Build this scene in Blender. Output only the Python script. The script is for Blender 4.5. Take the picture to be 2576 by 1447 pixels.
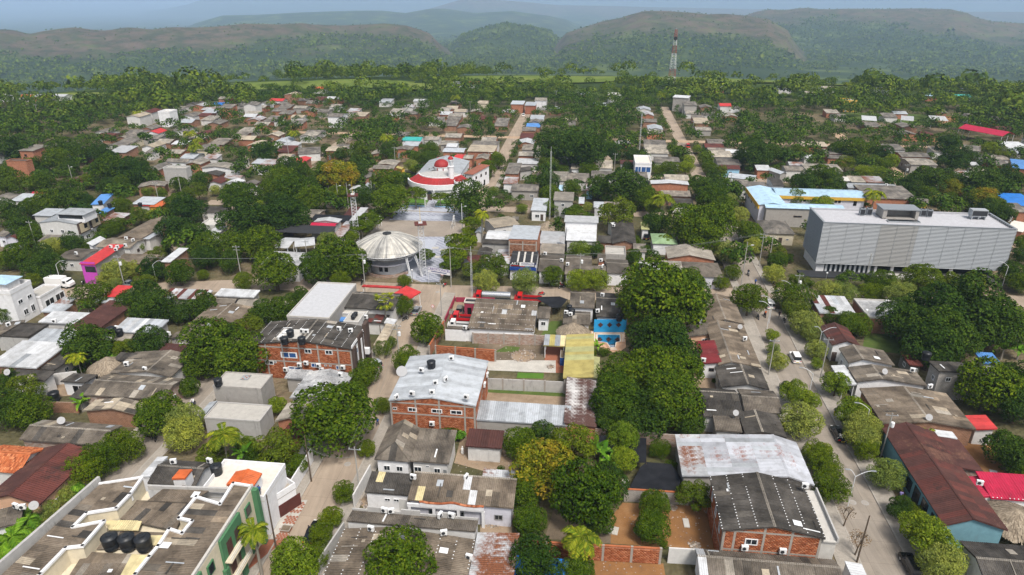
import bpy, bmesh, math, random
import numpy as np
from mathutils import Vector, Matrix, Euler

# ------------------------------------------------------------------ camera, sky, sun, exposure
for o in list(bpy.data.objects): bpy.data.objects.remove(o)
SC = bpy.context.scene
C = SC.collection
PITCH = math.radians(24.24); FPX = 1717.0; CAMH = 70.0
cam_d = bpy.data.cameras.new('camera'); cam_d.sensor_width = 36.0; cam_d.lens = 36.0*FPX/2576.0
cam_d.clip_start = 1.0; cam_d.clip_end = 140000.0
cam = bpy.data.objects.new('camera', cam_d); C.objects.link(cam)
cam.location = (0, 0, CAMH); cam.rotation_euler = (math.pi/2-PITCH, 0, 0)
SC.camera = cam
W = bpy.data.worlds.new('World'); SC.world = W; W.use_nodes = True
SUN_EL, SUN_AZ = math.radians(58), math.radians(155)      # azimuth from +Y, clockwise positive
wn = W.node_tree; bg = wn.nodes['Background']
sky = wn.nodes.new('ShaderNodeTexSky'); sky.sky_type = 'NISHITA'; sky.sun_disc = False
sky.sun_elevation = SUN_EL; sky.sun_rotation = SUN_AZ; sky.air_density = 1.6; sky.dust_density = 4.0; sky.ozone_density = 1.2; sky.altitude = 100
ov = wn.nodes.new('ShaderNodeMix'); ov.data_type = 'RGBA'; ov.inputs[0].default_value = 0.68      # a veil of high cloud greys the blue
bw = wn.nodes.new('ShaderNodeRGBToBW'); wn.links.new(sky.outputs[0], bw.inputs[0])
wn.links.new(sky.outputs[0], ov.inputs[6]); wn.links.new(bw.outputs[0], ov.inputs[7]); wn.links.new(ov.outputs[2], bg.inputs[0]); bg.inputs[1].default_value = 0.085
sun_d = bpy.data.lights.new('sun', 'SUN'); sun_d.energy = 2.2; sun_d.angle = math.radians(14); sun_d.color = (1.0, 0.94, 0.85)
sun = bpy.data.objects.new('sun', sun_d); C.objects.link(sun)
sd = Vector((math.sin(SUN_AZ)*math.cos(SUN_EL), math.cos(SUN_AZ)*math.cos(SUN_EL), math.sin(SUN_EL)))
sun.rotation_euler = sd.to_track_quat('Z', 'Y').to_euler(); sun.location = (0, 0, 300)
SC.view_settings.view_transform = 'Standard'; SC.view_settings.look = 'None'
SC.view_settings.exposure = 0.9; SC.view_settings.gamma = 1.0
SC.cycles.use_denoising = True
try: SC.cycles.denoiser = 'OPENIMAGEDENOISE'
except Exception: pass
SC.cycles.max_bounces = 5; SC.cycles.diffuse_bounces = 2; SC.cycles.glossy_bounces = 2
SC.cycles.transmission_bounces = 3; SC.cycles.volume_bounces = 1; SC.cycles.transparent_max_bounces = 6
SC.cycles.use_adaptive_sampling = True; SC.cycles.adaptive_threshold = 0.02
SC.cycles.caustics_reflective = False; SC.cycles.caustics_refractive = False

# ------------------------------------------------------------------ helpers
RNG = np.random.default_rng(7)
random.seed(11)
SP, CP = math.sin(PITCH), math.cos(PITCH)
GA = math.radians(6.4)                                   # the street grid, clockwise from +Y
BX, BY = math.cos(GA), -math.sin(GA)                     # across (to the right)
AX, AY = math.sin(GA), math.cos(GA)                      # along the long streets (away)
def ray(dx, dy):
    u = (dx-1288.0)/FPX; v = (723.5-dy)/FPX
    return Vector((u, CP+v*SP, -SP+v*CP))
def P(dx, dy, z=0.0):                                    # picture direction met with the level z
    d = ray(dx, dy); t = (z-CAMH)/d.z
    return Vector((d.x*t, d.y*t, z))
def TD(t, x, y):                                         # enlarged tile coordinates to picture coordinates
    c, r = int(t[0]), int(t[1]); ry = (0, 575, 1150, 1725)[r]
    return ((c*1024+x/2.5117)/1.5901, (ry+y/2.5117)/1.5901)
def PT(t, x, y, z=0.0): return P(*TD(t, x, y), z)
def proj(p):                                             # world to picture coordinates
    d = Vector(p)-Vector((0, 0, CAMH)); f = d.y*CP-d.z*SP; u = d.x; v = d.y*SP+d.z*CP
    return (1288+FPX*u/f, 723.5-FPX*v/f)
def ab(b, a, z=0.0): return Vector((b*BX+a*AX, b*BY+a*AY, z))     # street grid coordinates to world
def to_ab(p): return (p[0]*BX+p[1]*BY, p[0]*AX+p[1]*AY)

MATS = {}
def mat(name, color, rough=0.85, spec=0.2, metal=0.0):
    m = bpy.data.materials.new(name); m.use_nodes = True
    b = m.node_tree.nodes['Principled BSDF']
    b.inputs['Base Color'].default_value = (*color, 1); b.inputs['Roughness'].default_value = rough
    b.inputs['Metallic'].default_value = metal
    try: b.inputs['Specular IOR Level'].default_value = spec
    except Exception: pass
    MATS[name] = m
    return m
class NT:
    def __init__(s, m): s.t = m.node_tree; s.b = s.t.nodes['Principled BSDF']
    def n(s, typ, **kw):
        x = s.t.nodes.new('ShaderNode'+typ)
        for k, v in kw.items():
            if k.startswith('i_'):
                key = k[2:].replace('_', ' '); key = int(key) if key.isdigit() else key
                x.inputs[key].default_value = v
            else: setattr(x, k, v)
        return x
    def l(s, a, b): s.t.links.new(a, b)
    def noise(s, scale, detail=3, coord=None, rough=0.55):
        x = s.n('TexNoise'); x.inputs['Scale'].default_value = scale; x.inputs['Detail'].default_value = detail
        x.inputs['Roughness'].default_value = rough
        if coord is not None: s.l(coord, x.inputs['Vector'])
        return x.outputs[0]
    def ramp(s, fac, stops):
        x = s.n('ValToRGB'); e = x.color_ramp.elements
        e[0].position, e[0].color = stops[0][0], (*stops[0][1], 1); e[1].position, e[1].color = stops[-1][0], (*stops[-1][1], 1)
        for p_, c_ in stops[1:-1]:
            q = e.new(p_); q.color = (*c_, 1)
        s.l(fac, x.inputs[0]); return x.outputs[0]
    def mix(s, fac, a, b, blend='MIX'):
        x = s.n('Mix', data_type='RGBA', blend_type=blend)
        for v, k in ((fac, 0), (a, 6), (b, 7)):
            if hasattr(v, 'node'): s.l(v, x.inputs[k])
            elif k == 0: x.inputs[0].default_value = v
            else: x.inputs[k].default_value = (*v, 1)
        return x.outputs[2]
    def math(s, op, a, b=0.0):
        x = s.n('Math', operation=op)
        for v, k in ((a, 0), (b, 1)):
            if hasattr(v, 'node'): s.l(v, x.inputs[k])
            else: x.inputs[k].default_value = v
        return x.outputs[0]
    def obj(s): return s.n('TexCoord').outputs['Object']
    def world(s): return s.n('NewGeometry').outputs['Position']
    def col(s, c): s.l(c, s.b.inputs['Base Color'])
    def bump(s, h, strength=0.4, dist=0.05):
        x = s.n('Bump'); x.inputs['Strength'].default_value = strength; x.inputs['Distance'].default_value = dist
        s.l(h, x.inputs['Height']); s.l(x.outputs[0], s.b.inputs['Normal'])

def mesh_np(name, v, f, smooth=False):
    v = np.asarray(v, dtype=np.float32); f = np.asarray(f, dtype=np.int32)
    m = bpy.data.meshes.new(name); k = f.shape[1]
    m.vertices.add(len(v)); m.vertices.foreach_set('co', v.ravel())
    m.loops.add(f.size); m.loops.foreach_set('vertex_index', f.ravel())
    m.polygons.add(len(f)); m.polygons.foreach_set('loop_start', np.arange(len(f), dtype=np.int32)*k)
    m.polygons.foreach_set('loop_total', np.full(len(f), k, dtype=np.int32))
    if smooth: m.polygons.foreach_set('use_smooth', np.ones(len(f), dtype=bool))
    m.update(calc_edges=True); m.validate()
    return m
def link(name, me, m=None, parent=None, loc=None, rz=0.0):
    if m is not None and len(me.materials) == 0: me.materials.append(MATS[m] if isinstance(m, str) else m)
    o = bpy.data.objects.new(name, me); C.objects.link(o)
    if loc is not None: o.location = loc
    if rz: o.rotation_euler = (0, 0, rz)
    if parent is not None: o.parent = parent
    return o
def empty(name, loc, rz=0.0):
    o = bpy.data.objects.new(name, None); C.objects.link(o); o.location = loc; o.rotation_euler = (0, 0, rz); o.empty_display_size = 0.3
    return o
def tag(o, label=None, cat=None, group=None, kind=None):
    if label: o['label'] = label
    if cat: o['category'] = cat
    if group: o['group'] = group
    if kind: o['kind'] = kind
    return o
class MB:                                                # collects simple shapes into ONE mesh
    def __init__(s): s.v = []; s.f = []
    def add(s, vs, fs):
        k = len(s.v); s.v += [tuple(x) for x in vs]; s.f += [tuple(i+k for i in f) for f in fs]; return s
    def box(s, x0, x1, y0, y1, z0, z1):
        return s.add([(x0,y0,z0),(x1,y0,z0),(x1,y1,z0),(x0,y1,z0),(x0,y0,z1),(x1,y0,z1),(x1,y1,z1),(x0,y1,z1)],
                     [(3,2,1,0),(4,5,6,7),(0,1,5,4),(1,2,6,5),(2,3,7,6),(3,0,4,7)])
    def prism(s, pts, z0, z1):
        n = len(pts); vs = [(p[0], p[1], z0) for p in pts]+[(p[0], p[1], z1) for p in pts]
        return s.add(vs, [tuple(range(n-1, -1, -1)), tuple(range(n, 2*n))]+[(i, (i+1) % n, n+(i+1) % n, n+i) for i in range(n)])
    def bar(s, a, b, w, h=None):
        a = Vector(a); b = Vector(b); h = h or w; d = (b-a).normalized()
        u = d.cross(Vector((0, 0, 1)));  u = u.normalized() if u.length > 1e-4 else Vector((1, 0, 0)); n = u.cross(d)
        vs = [p+u*(sx*w/2)+n*(sy*h/2) for p in (a, b) for sx, sy in ((-1,-1),(1,-1),(1,1),(-1,1))]
        return s.add(vs, [(3,2,1,0),(4,5,6,7),(0,1,5,4),(1,2,6,5),(2,3,7,6),(3,0,4,7)])
    def tube(s, a, b, r0, r1=None, n=8, caps=True):
        a = Vector(a); b = Vector(b); r1 = r0 if r1 is None else r1; d = (b-a).normalized()
        u = d.cross(Vector((0, 0, 1))); u = u.normalized() if u.length > 1e-4 else Vector((1, 0, 0)); w = d.cross(u)
        vs = [p+(u*math.cos(2*math.pi*i/n)+w*math.sin(2*math.pi*i/n))*r for p, r in ((a, r0), (b, r1)) for i in range(n)]
        fs = [(i, (i+1) % n, n+(i+1) % n, n+i) for i in range(n)]
        if caps: fs += [tuple(range(n-1, -1, -1)), tuple(range(n, 2*n))]
        return s.add(vs, fs)
    def lathe(s, prof, n=16, c=(0, 0, 0), sx=1.0, sy=1.0):
        vs = [(c[0]+r*sx*math.cos(2*math.pi*i/n), c[1]+r*sy*math.sin(2*math.pi*i/n), c[2]+z) for r, z in prof for i in range(n)]
        fs = [(j*n+i, j*n+(i+1) % n, (j+1)*n+(i+1) % n, (j+1)*n+i) for j in range(len(prof)-1) for i in range(n)]
        fs += [tuple(range(n-1, -1, -1)), tuple((len(prof)-1)*n+i for i in range(n))]
        return s.add(vs, fs)
    def quad(s, a, b, c, d): return s.add([a, b, c, d], [(0, 1, 2, 3)])
    def mesh(s, name='mesh', smooth=False):
        m = bpy.data.meshes.new(name); m.from_pydata(s.v, [], s.f)
        if smooth: m.polygons.foreach_set('use_smooth', [True]*len(m.polygons))
        m.update(); return m
    def build(s, name, m, parent=None, loc=None, rz=0.0, smooth=False): return link(name, s.mesh(name, smooth), m, parent, loc, rz)
# ------------------------------------------------------------------ materials
def m_fibro(name, base, dark, light, sheet=True, scale=1.0, streak=0.6):
    m = mat(name, base, 0.92, 0.15); t = NT(m); co = t.obj(); wp = t.world()
    rnd = t.n('ObjectInfo').outputs['Random']
    c = t.ramp(t.noise(0.35*scale, 4, wp, 0.6), [(0.3, dark), (0.52, base), (0.75, light)])
    if sheet: c = t.mix(1.0, c, t.ramp(rnd, [(0.0, (0.68,)*3), (0.12, (0.82, 0.8, 0.78)), (0.7, (1.06, 1.04, 1.02)), (0.955, (1.12, 1.1, 1.07)), (0.975, (1.4, 1.36, 1.28)), (1.0, (1.6, 1.52, 1.4))]), 'MULTIPLY')
    else:
        br = t.n('TexBrick', i_Scale=0.52, i_Mortar_Size=0.012, i_Bias=0.0); br.offset = 0.0; br.squash = 1.0
        br.inputs['Color1'].default_value = (0.72, 0.72, 0.72, 1); br.inputs['Color2'].default_value = (1.18, 1.16, 1.12, 1); br.inputs['Mortar'].default_value = (0.55, 0.54, 0.52, 1)
        br.inputs['Row Height'].default_value = 0.9; br.inputs['Brick Width'].default_value = 0.5
        t.l(co, br.inputs['Vector']); c = t.mix(1.0, c, br.outputs[0], 'MULTIPLY')
        c = t.mix(1.0, c, t.ramp(rnd, [(0.0, (0.78,)*3), (0.5, (1.0,)*3), (1.0, (1.3, 1.26, 1.2))]), 'MULTIPLY')
    c = t.mix(1.0, c, t.ramp(t.noise(3.0, 5, wp, 0.7), [(0.3, (1-streak*0.5,)*3), (0.55, (1.0,)*3), (0.8, (1.12,)*3)]), 'MULTIPLY')
    t.col(c); t.bump(t.noise(14, 3, wp), 0.25, 0.03)
    return m
m_fibro('fibro', (0.14, 0.122, 0.103), (0.066, 0.058, 0.05), (0.215, 0.19, 0.162))
m_fibro('fibro_brown', (0.16, 0.131, 0.103), (0.08, 0.066, 0.052), (0.23, 0.194, 0.155))
m_fibro('fibro_dark', (0.068, 0.063, 0.058), (0.032, 0.03, 0.028), (0.115, 0.107, 0.10))
m_fibro('fibro_pale', (0.30, 0.275, 0.24), (0.19, 0.175, 0.155), (0.40, 0.37, 0.33))
m_fibro('fibro_tan', (0.38, 0.33, 0.26), (0.25, 0.22, 0.18), (0.46, 0.41, 0.33))
m_fibro('fibro_far', (0.18, 0.165, 0.15), (0.10, 0.092, 0.085), (0.27, 0.25, 0.225), sheet=False)
m_fibro('fibro_far_pale', (0.31, 0.285, 0.25), (0.2, 0.185, 0.165), (0.42, 0.39, 0.35), sheet=False)
m_fibro('silver_slab', (0.36, 0.37, 0.39), (0.2, 0.205, 0.215), (0.5, 0.51, 0.53), streak=0.9)
def m_metal(name, base, rust=0.0, rustcol=(0.22, 0.075, 0.03), rough=0.5, white=0.0, var=0.25):
    m = mat(name, base, rough, 0.4); t = NT(m); wp = t.world(); co = t.obj()
    rnd = t.n('ObjectInfo').outputs['Random']
    c = t.mix(1.0, base, t.ramp(rnd, [(0.0, (1-var,)*3), (1.0, (1+var*0.6,)*3)]), 'MULTIPLY')
    c = t.mix(1.0, c, t.ramp(t.noise(0.7, 5, wp, 0.65), [(0.28, (0.66, 0.65, 0.63)), (0.52, (0.95,)*3), (0.75, (1.1,)*3)]), 'MULTIPLY')
    if rust > 0:
        mp = t.n('Mapping'); mp.inputs['Scale'].default_value = (0.35, 2.6, 1.0); t.l(co, mp.inputs['Vector'])
        f = t.math('ADD', t.math('MULTIPLY', t.noise(1.1, 6, mp.outputs[0], 0.75), 0.6), t.math('MULTIPLY', t.noise(0.16, 3, wp), 0.5))
        c = t.mix(t.ramp(f, [(0.62-rust*0.22, (0, 0, 0)), (0.70-rust*0.2, (1, 1, 1))]), c, t.ramp(t.noise(5, 4, wp), [(0.3, tuple(k*0.5 for k in rustcol)), (0.7, rustcol)]))
    t.col(c); t.bump(t.noise(6, 3, wp), 0.12, 0.03)
    return m
m_metal('zinc', (0.40, 0.425, 0.46)); m_metal('zinc_white', (0.50, 0.51, 0.53)); m_metal('zinc_rust', (0.45, 0.465, 0.49), 0.4)
m_metal('zinc_stained', (0.55, 0.54, 0.54), 0.75, (0.10, 0.045, 0.035)); m_metal('zinc_lilac', (0.42, 0.435, 0.48), 0.02, (0.33, 0.16, 0.13)); m_metal('zinc_grey', (0.32, 0.34, 0.365), 0.0)
m_metal('oxide_roof', (0.072, 0.026, 0.021), 0.1, (0.16, 0.075, 0.05), 0.85); m_metal('oxide_light', (0.105, 0.027, 0.02), 0.2, (0.045, 0.018, 0.014), 0.8)
m_metal('red_roof', (0.50, 0.035, 0.035), rough=0.55, var=0.1); m_metal('crimson_roof', (0.42, 0.012, 0.05), rough=0.5, var=0.12); m_metal('orange_roof', (0.55, 0.12, 0.03), rough=0.6, var=0.1)
m_metal('blue_roof', (0.09, 0.24, 0.55), rough=0.5, var=0.1); m_metal('pale_blue_roof', (0.42, 0.60, 0.76), 0.0, rough=0.5, var=0.2); m_metal('yellow_roof', (0.41, 0.345, 0.115), 0.0, rough=0.55, var=0.12)
m_metal('yellow_green_roof', (0.36, 0.36, 0.17), 0.0, rough=0.55, var=0.1); m_metal('green_roof', (0.30, 0.44, 0.24), rough=0.6); m_metal('cream_sheet', (0.62, 0.53, 0.30), rough=0.6); m_metal('bright_blue', (0.02, 0.16, 0.52), rough=0.5); m_metal('turquoise', (0.05, 0.45, 0.42), rough=0.5)
m_metal('terracotta', (0.33, 0.115, 0.07), rough=0.8, var=0.35); m_metal('maroon_mottled', (0.17, 0.016, 0.02), 0.2, (0.30, 0.10, 0.10), 0.6)
def m_plaster(name, base, stain=0.5, dirt=(0.16, 0.15, 0.14), rough=0.9):
    m = mat(name, base, rough, 0.15); t = NT(m); wp = t.world()
    mp = t.n('Mapping'); mp.inputs['Scale'].default_value = (1.0, 1.0, 0.22); t.l(wp, mp.inputs['Vector'])
    c = t.mix(1.0, base, t.ramp(t.noise(1.3, 5, wp, 0.65), [(0.3, (0.86,)*3), (0.7, (1.05,)*3)]), 'MULTIPLY')
    f = t.ramp(t.noise(0.9, 6, mp.outputs[0], 0.75), [(0.58, (0, 0, 0)), (0.78, (stain,)*3)])
    t.col(t.mix(f, c, dirt)); t.bump(t.noise(9, 3, wp), 0.15, 0.02)
    return m
m_plaster('white_wall', (0.74, 0.74, 0.76), 0.35); m_plaster('old_white', (0.60, 0.59, 0.58), 0.75); m_plaster('cream_wall', (0.62, 0.55, 0.42), 0.4)
m_plaster('concrete_wall', (0.34, 0.32, 0.30), 0.7, (0.10, 0.095, 0.09)); m_plaster('lavender_wall', (0.60, 0.60, 0.68), 0.35); m_plaster('pink_wall', (0.48, 0.07, 0.42), 0.1)
m_plaster('magenta_wall', (0.30, 0.04, 0.075), 0.3); m_plaster('green_wall', (0.075, 0.19, 0.095), 0.15); m_plaster('blue_wall', (0.03, 0.32, 0.66), 0.1); m_plaster('teal_wall', (0.16, 0.31, 0.37), 0.6)
m_plaster('yellow_wall', (0.62, 0.38, 0.06), 0.15); m_plaster('peach_wall', (0.58, 0.36, 0.24), 0.25); m_plaster('sky_wall', (0.30, 0.52, 0.70), 0.3); m_plaster('tan_panel', (0.50, 0.42, 0.29), 0.15); m_plaster('brown_clad', (0.085, 0.06, 0.05), 0.2)
m_plaster('mould_wall', (0.42, 0.41, 0.40), 0.95, (0.07, 0.07, 0.07)); m_plaster('concrete_frame', (0.33, 0.30, 0.27), 0.45, (0.16, 0.15, 0.14)); m_plaster('slab_roof', (0.42, 0.40, 0.37), 0.9, (0.13, 0.125, 0.12)); m_plaster('cement_light', (0.50, 0.48, 0.45), 0.6)
m_plaster('white_slab', (0.46, 0.465, 0.49), 0.75, (0.30, 0.29, 0.29)); m_plaster('terrace', (0.64, 0.60, 0.54), 0.4, (0.35, 0.32, 0.28)); m_plaster('curb', (0.36, 0.33, 0.295), 0.5); m_plaster('charcoal', (0.035, 0.036, 0.04), 0.1); m_plaster('old_wood', (0.16, 0.155, 0.14), 0.8, (0.05, 0.05, 0.045))
def m_brick(name, c1, c2, mortar, s=1.0):
    m = mat(name, c1, 0.92, 0.12); t = NT(m); co = t.obj(); wp = t.world()
    nm = t.n('NewGeometry').outputs['Normal']
    vt = t.n('VectorTransform', vector_type='NORMAL', convert_from='WORLD', convert_to='OBJECT'); t.l(nm, vt.inputs[0])
    sp = t.n('SeparateXYZ'); t.l(vt.outputs[0], sp.inputs[0]); sc = t.n('SeparateXYZ'); t.l(co, sc.inputs[0])
    side = t.math('GREATER_THAN', t.math('ABSOLUTE', sp.outputs[0]), 0.7)
    mx = t.n('Mix', data_type='FLOAT'); t.l(side, mx.inputs[0]); t.l(sc.outputs[0], mx.inputs[2]); t.l(sc.outputs[1], mx.inputs[3])
    cb = t.n('CombineXYZ'); t.l(mx.outputs[0], cb.inputs[0]); t.l(sc.outputs[2], cb.inputs[1])
    br = t.n('TexBrick', i_Scale=1.0/s, i_Mortar_Size=0.022, i_Bias=-0.1); br.inputs['Brick Width'].default_value = 0.42; br.inputs['Row Height'].default_value = 0.2
    br.inputs['Color1'].default_value = (*c1, 1); br.inputs['Color2'].default_value = (*c2, 1); br.inputs['Mortar'].default_value = (*mortar, 1)
    t.l(cb.outputs[0], br.inputs['Vector'])
    c = t.mix(1.0, br.outputs[0], t.ramp(t.noise(0.9, 5, wp, 0.7), [(0.25, (0.68,)*3), (0.55, (1.0,)*3), (0.8, (1.2, 1.15, 1.1))]), 'MULTIPLY')
    t.col(c); t.bump(br.outputs['Fac'], -0.4, 0.02)
    return m
m_brick('brick', (0.33, 0.105, 0.05), (0.42, 0.155, 0.075), (0.40, 0.27, 0.20)); m_brick('brick_brown', (0.25, 0.115, 0.065), (0.33, 0.165, 0.10), (0.33, 0.24, 0.18)); m_brick('block', (0.34, 0.32, 0.30), (0.40, 0.375, 0.35), (0.27, 0.255, 0.24)); m_brick('old_brick', (0.30, 0.17, 0.12), (0.42, 0.36, 0.32), (0.36, 0.31, 0.27))
def m_piece(name, stops, scale=1.2, rough=0.9):         # bricks and tiles: every loose piece its own tone
    m = mat(name, stops[1][1], rough, 0.12); t = NT(m); wp = t.world()
    isl = t.n('NewGeometry').outputs['Random Per Island']
    c = t.mix(1.0, t.ramp(isl, stops), t.ramp(t.noise(scale, 4, wp, 0.7), [(0.28, (0.72,)*3), (0.6, (1.05,)*3)]), 'MULTIPLY')
    t.col(c); return m
m_piece('brick_piece', [(0, (0.24, 0.075, 0.035)), (0.5, (0.37, 0.115, 0.05)), (1, (0.46, 0.19, 0.10))]); m_piece('brick_piece_brown', [(0, (0.19, 0.085, 0.05)), (0.5, (0.29, 0.14, 0.085)), (1, (0.38, 0.22, 0.15))])
m_piece('clay_tile', [(0, (0.26, 0.07, 0.03)), (0.5, (0.45, 0.13, 0.05)), (1, (0.60, 0.24, 0.11))]); m_piece('rubble', [(0, (0.20, 0.17, 0.15)), (0.5, (0.32, 0.27, 0.23)), (1, (0.45, 0.40, 0.36))]); m_piece('thatch', [(0, (0.17, 0.135, 0.10)), (0.5, (0.26, 0.21, 0.155)), (1, (0.36, 0.30, 0.23))])
def m_ground(name, stops, scale, stops2=None, scale2=6.0, bump=0.3, rough=0.95):
    m = mat(name, stops[0][1], rough, 0.1); t = NT(m); wp = t.world()
    c = t.ramp(t.noise(scale, 6, wp, 0.68), stops)
    c = t.mix(1.0, c, t.ramp(t.noise(scale2, 5, wp, 0.7), stops2 or [(0.3, (0.82,)*3), (0.7, (1.12,)*3)]), 'MULTIPLY')
    t.col(c); t.bump(t.noise(scale2*1.5, 4, wp), bump, 0.05); return m
m_ground('soil', [(0.3, (0.20, 0.145, 0.095)), (0.5, (0.29, 0.215, 0.15)), (0.72, (0.36, 0.28, 0.20))], 0.22)
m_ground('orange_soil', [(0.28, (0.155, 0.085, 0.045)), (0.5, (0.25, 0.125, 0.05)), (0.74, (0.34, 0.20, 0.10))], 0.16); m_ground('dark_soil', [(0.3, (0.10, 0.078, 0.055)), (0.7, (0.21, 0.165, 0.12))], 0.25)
m_ground('grass', [(0.3, (0.055, 0.085, 0.022)), (0.55, (0.085, 0.125, 0.03)), (0.75, (0.17, 0.15, 0.07))], 0.3, bump=0.6); m_ground('lawn', [(0.3, (0.06, 0.14, 0.02)), (0.7, (0.10, 0.19, 0.03))], 0.5, bump=0.6)
m_ground('pavement', [(0.3, (0.27, 0.245, 0.215)), (0.7, (0.37, 0.335, 0.295))], 0.35, scale2=3.0, bump=0.15); m_ground('old_slab', [(0.3, (0.36, 0.34, 0.31)), (0.7, (0.56, 0.53, 0.48))], 0.35)
m_ground('red_paving', [(0.3, (0.25, 0.09, 0.055)), (0.7, (0.34, 0.14, 0.085))], 0.4); m_ground('shade_net', [(0.35, (0.012, 0.013, 0.016)), (0.7, (0.024, 0.025, 0.03))], 0.5, rough=0.7); m_ground('court', [(0.3, (0.235, 0.20, 0.17)), (0.7, (0.33, 0.285, 0.24))], 0.15)
def m_road(name, c0, c1, slab=4.0):
    m = mat(name, c0, 0.88, 0.2); t = NT(m); wp = t.world()
    mp = t.n('Mapping'); mp.inputs['Rotation'].default_value = (0, 0, GA); t.l(wp, mp.inputs['Vector'])
    br = t.n('TexBrick', i_Scale=1.0, i_Mortar_Size=0.03); br.offset = 0.0; br.inputs['Brick Width'].default_value = slab*0.82; br.inputs['Row Height'].default_value = slab
    br.inputs['Color1'].default_value = (0.93, 0.93, 0.93, 1); br.inputs['Color2'].default_value = (1.05, 1.04, 1.03, 1); br.inputs['Mortar'].default_value = (0.72, 0.71, 0.70, 1); t.l(mp.outputs[0], br.inputs['Vector'])
    c = t.mix(1.0, t.ramp(t.noise(0.18, 5, wp, 0.6), [(0.3, c0), (0.7, c1)]), br.outputs[0], 'MULTIPLY')
    st = t.n('Mapping'); st.inputs['Rotation'].default_value = (0, 0, GA); st.inputs['Scale'].default_value = (1.1, 0.09, 1); t.l(wp, st.inputs['Vector'])
    c = t.mix(1.0, c, t.ramp(t.noise(1.0, 4, st.outputs[0], 0.6), [(0.3, (0.84,)*3), (0.7, (1.08,)*3)]), 'MULTIPLY')
    c = t.mix(1.0, c, t.ramp(t.noise(9.0, 4, wp, 0.7), [(0.3, (0.92,)*3), (0.7, (1.05,)*3)]), 'MULTIPLY')
    c = t.mix(1.0, c, t.ramp(t.noise(0.45, 6, wp, 0.75), [(0.60, (1.0,)*3), (0.72, (0.74, 0.72, 0.70))]), 'MULTIPLY')
    t.col(c); t.bump(t.noise(16, 3, wp), 0.15, 0.02)
m_road('road', (0.29, 0.23, 0.178), (0.375, 0.305, 0.24)); m_road('road_grey', (0.245, 0.212, 0.178), (0.315, 0.275, 0.235)); m_road('dirt_road', (0.36, 0.25, 0.17), (0.45, 0.33, 0.23), 40)
def m_plaza(name):
    m = mat(name, (0.4, 0.42, 0.5), 0.8, 0.25); t = NT(m); wp = t.world()
    mp = t.n('Mapping'); mp.inputs['Rotation'].default_value = (0, 0, GA); t.l(wp, mp.inputs['Vector'])
    ck = t.n('TexChecker', i_Scale=1.15); ck.inputs[1].default_value = (0.36, 0.375, 0.435, 1); ck.inputs[2].default_value = (0.25, 0.262, 0.315, 1); t.l(mp.outputs[0], ck.inputs[0])
    t.col(t.mix(1.0, ck.outputs[0], t.ramp(t.noise(0.3, 5, wp), [(0.3, (0.86,)*3), (0.7, (1.1,)*3)]), 'MULTIPLY'))
m_plaza('plaza_tile'); m_ground('plaza_plain', [(0.3, (0.35, 0.37, 0.43)), (0.7, (0.43, 0.45, 0.51))], 0.2, bump=0.05)
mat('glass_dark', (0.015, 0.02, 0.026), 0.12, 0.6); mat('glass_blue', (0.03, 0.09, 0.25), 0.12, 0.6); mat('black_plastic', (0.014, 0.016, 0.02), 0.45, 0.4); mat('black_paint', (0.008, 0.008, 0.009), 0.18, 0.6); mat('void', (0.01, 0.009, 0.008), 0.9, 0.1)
mat('white_paint', (0.76, 0.76, 0.76), 0.55, 0.35); mat('white_frame', (0.72, 0.73, 0.75), 0.5, 0.3); mat('steel', (0.42, 0.44, 0.46), 0.4, 0.5, 0.6); mat('tower_white', (0.62, 0.63, 0.65), 0.5, 0.4); mat('tower_red', (0.30, 0.06, 0.045), 0.6, 0.3); mat('pole_concrete', (0.33, 0.32, 0.30), 0.9, 0.1); mat('pole_wood', (0.10, 0.075, 0.055), 0.9, 0.1)
mat('silver_paint', (0.33, 0.35, 0.38), 0.28, 0.6, 0.5); mat('red_paint', (0.48, 0.015, 0.018), 0.3, 0.5); mat('green_hose', (0.05, 0.35, 0.30), 0.5); mat('blue_sign', (0.02, 0.06, 0.26), 0.5); mat('yellow_plate', (0.7, 0.5, 0.05), 0.5); mat('rubber', (0.012, 0.012, 0.012), 0.8, 0.2); mat('lamp_red', (0.4, 0.01, 0.01), 0.3); mat('lamp_clear', (0.7, 0.7, 0.68), 0.15)
mat('louver', (0.235, 0.25, 0.27), 0.5, 0.4, 0.2); mat('louver_warm', (0.205, 0.207, 0.207), 0.5, 0.4, 0.2); mat('louver_light', (0.245, 0.265, 0.29), 0.5, 0.4, 0.2)
mat('skin', (0.25, 0.13, 0.08), 0.6); mat('hair', (0.012, 0.01, 0.009), 0.7); mat('denim', (0.03, 0.045, 0.10), 0.85); mat('cloth_dark', (0.02, 0.02, 0.024), 0.85); mat('cloth_white', (0.68, 0.68, 0.70), 0.85); mat('cloth_purple', (0.30, 0.26, 0.55), 0.85); mat('cloth_blue', (0.03, 0.09, 0.30), 0.85); mat('cloth_yellow', (0.6, 0.5, 0.02), 0.85); mat('cloth_orange', (0.5, 0.12, 0.04), 0.85); mat('tarp_red', (0.55, 0.02, 0.025), 0.6); mat('tarp_blue', (0.02, 0.13, 0.5), 0.5); mat('lettering_white', (0.8, 0.8, 0.8), 0.6); mat('lettering_blue', (0.02, 0.03, 0.18), 0.6)
m_piece('pool_tile', [(0, (0.012, 0.14, 0.42)), (0.5, (0.02, 0.22, 0.55)), (1, (0.05, 0.34, 0.66))], rough=0.3)
wt = mat('pool_water', (0.55, 0.85, 0.95), 0.03, 0.5); wt.node_tree.nodes['Principled BSDF'].inputs['Transmission Weight'].default_value = 1.0; wt.node_tree.nodes['Principled BSDF'].inputs['IOR'].default_value = 1.2
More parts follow.
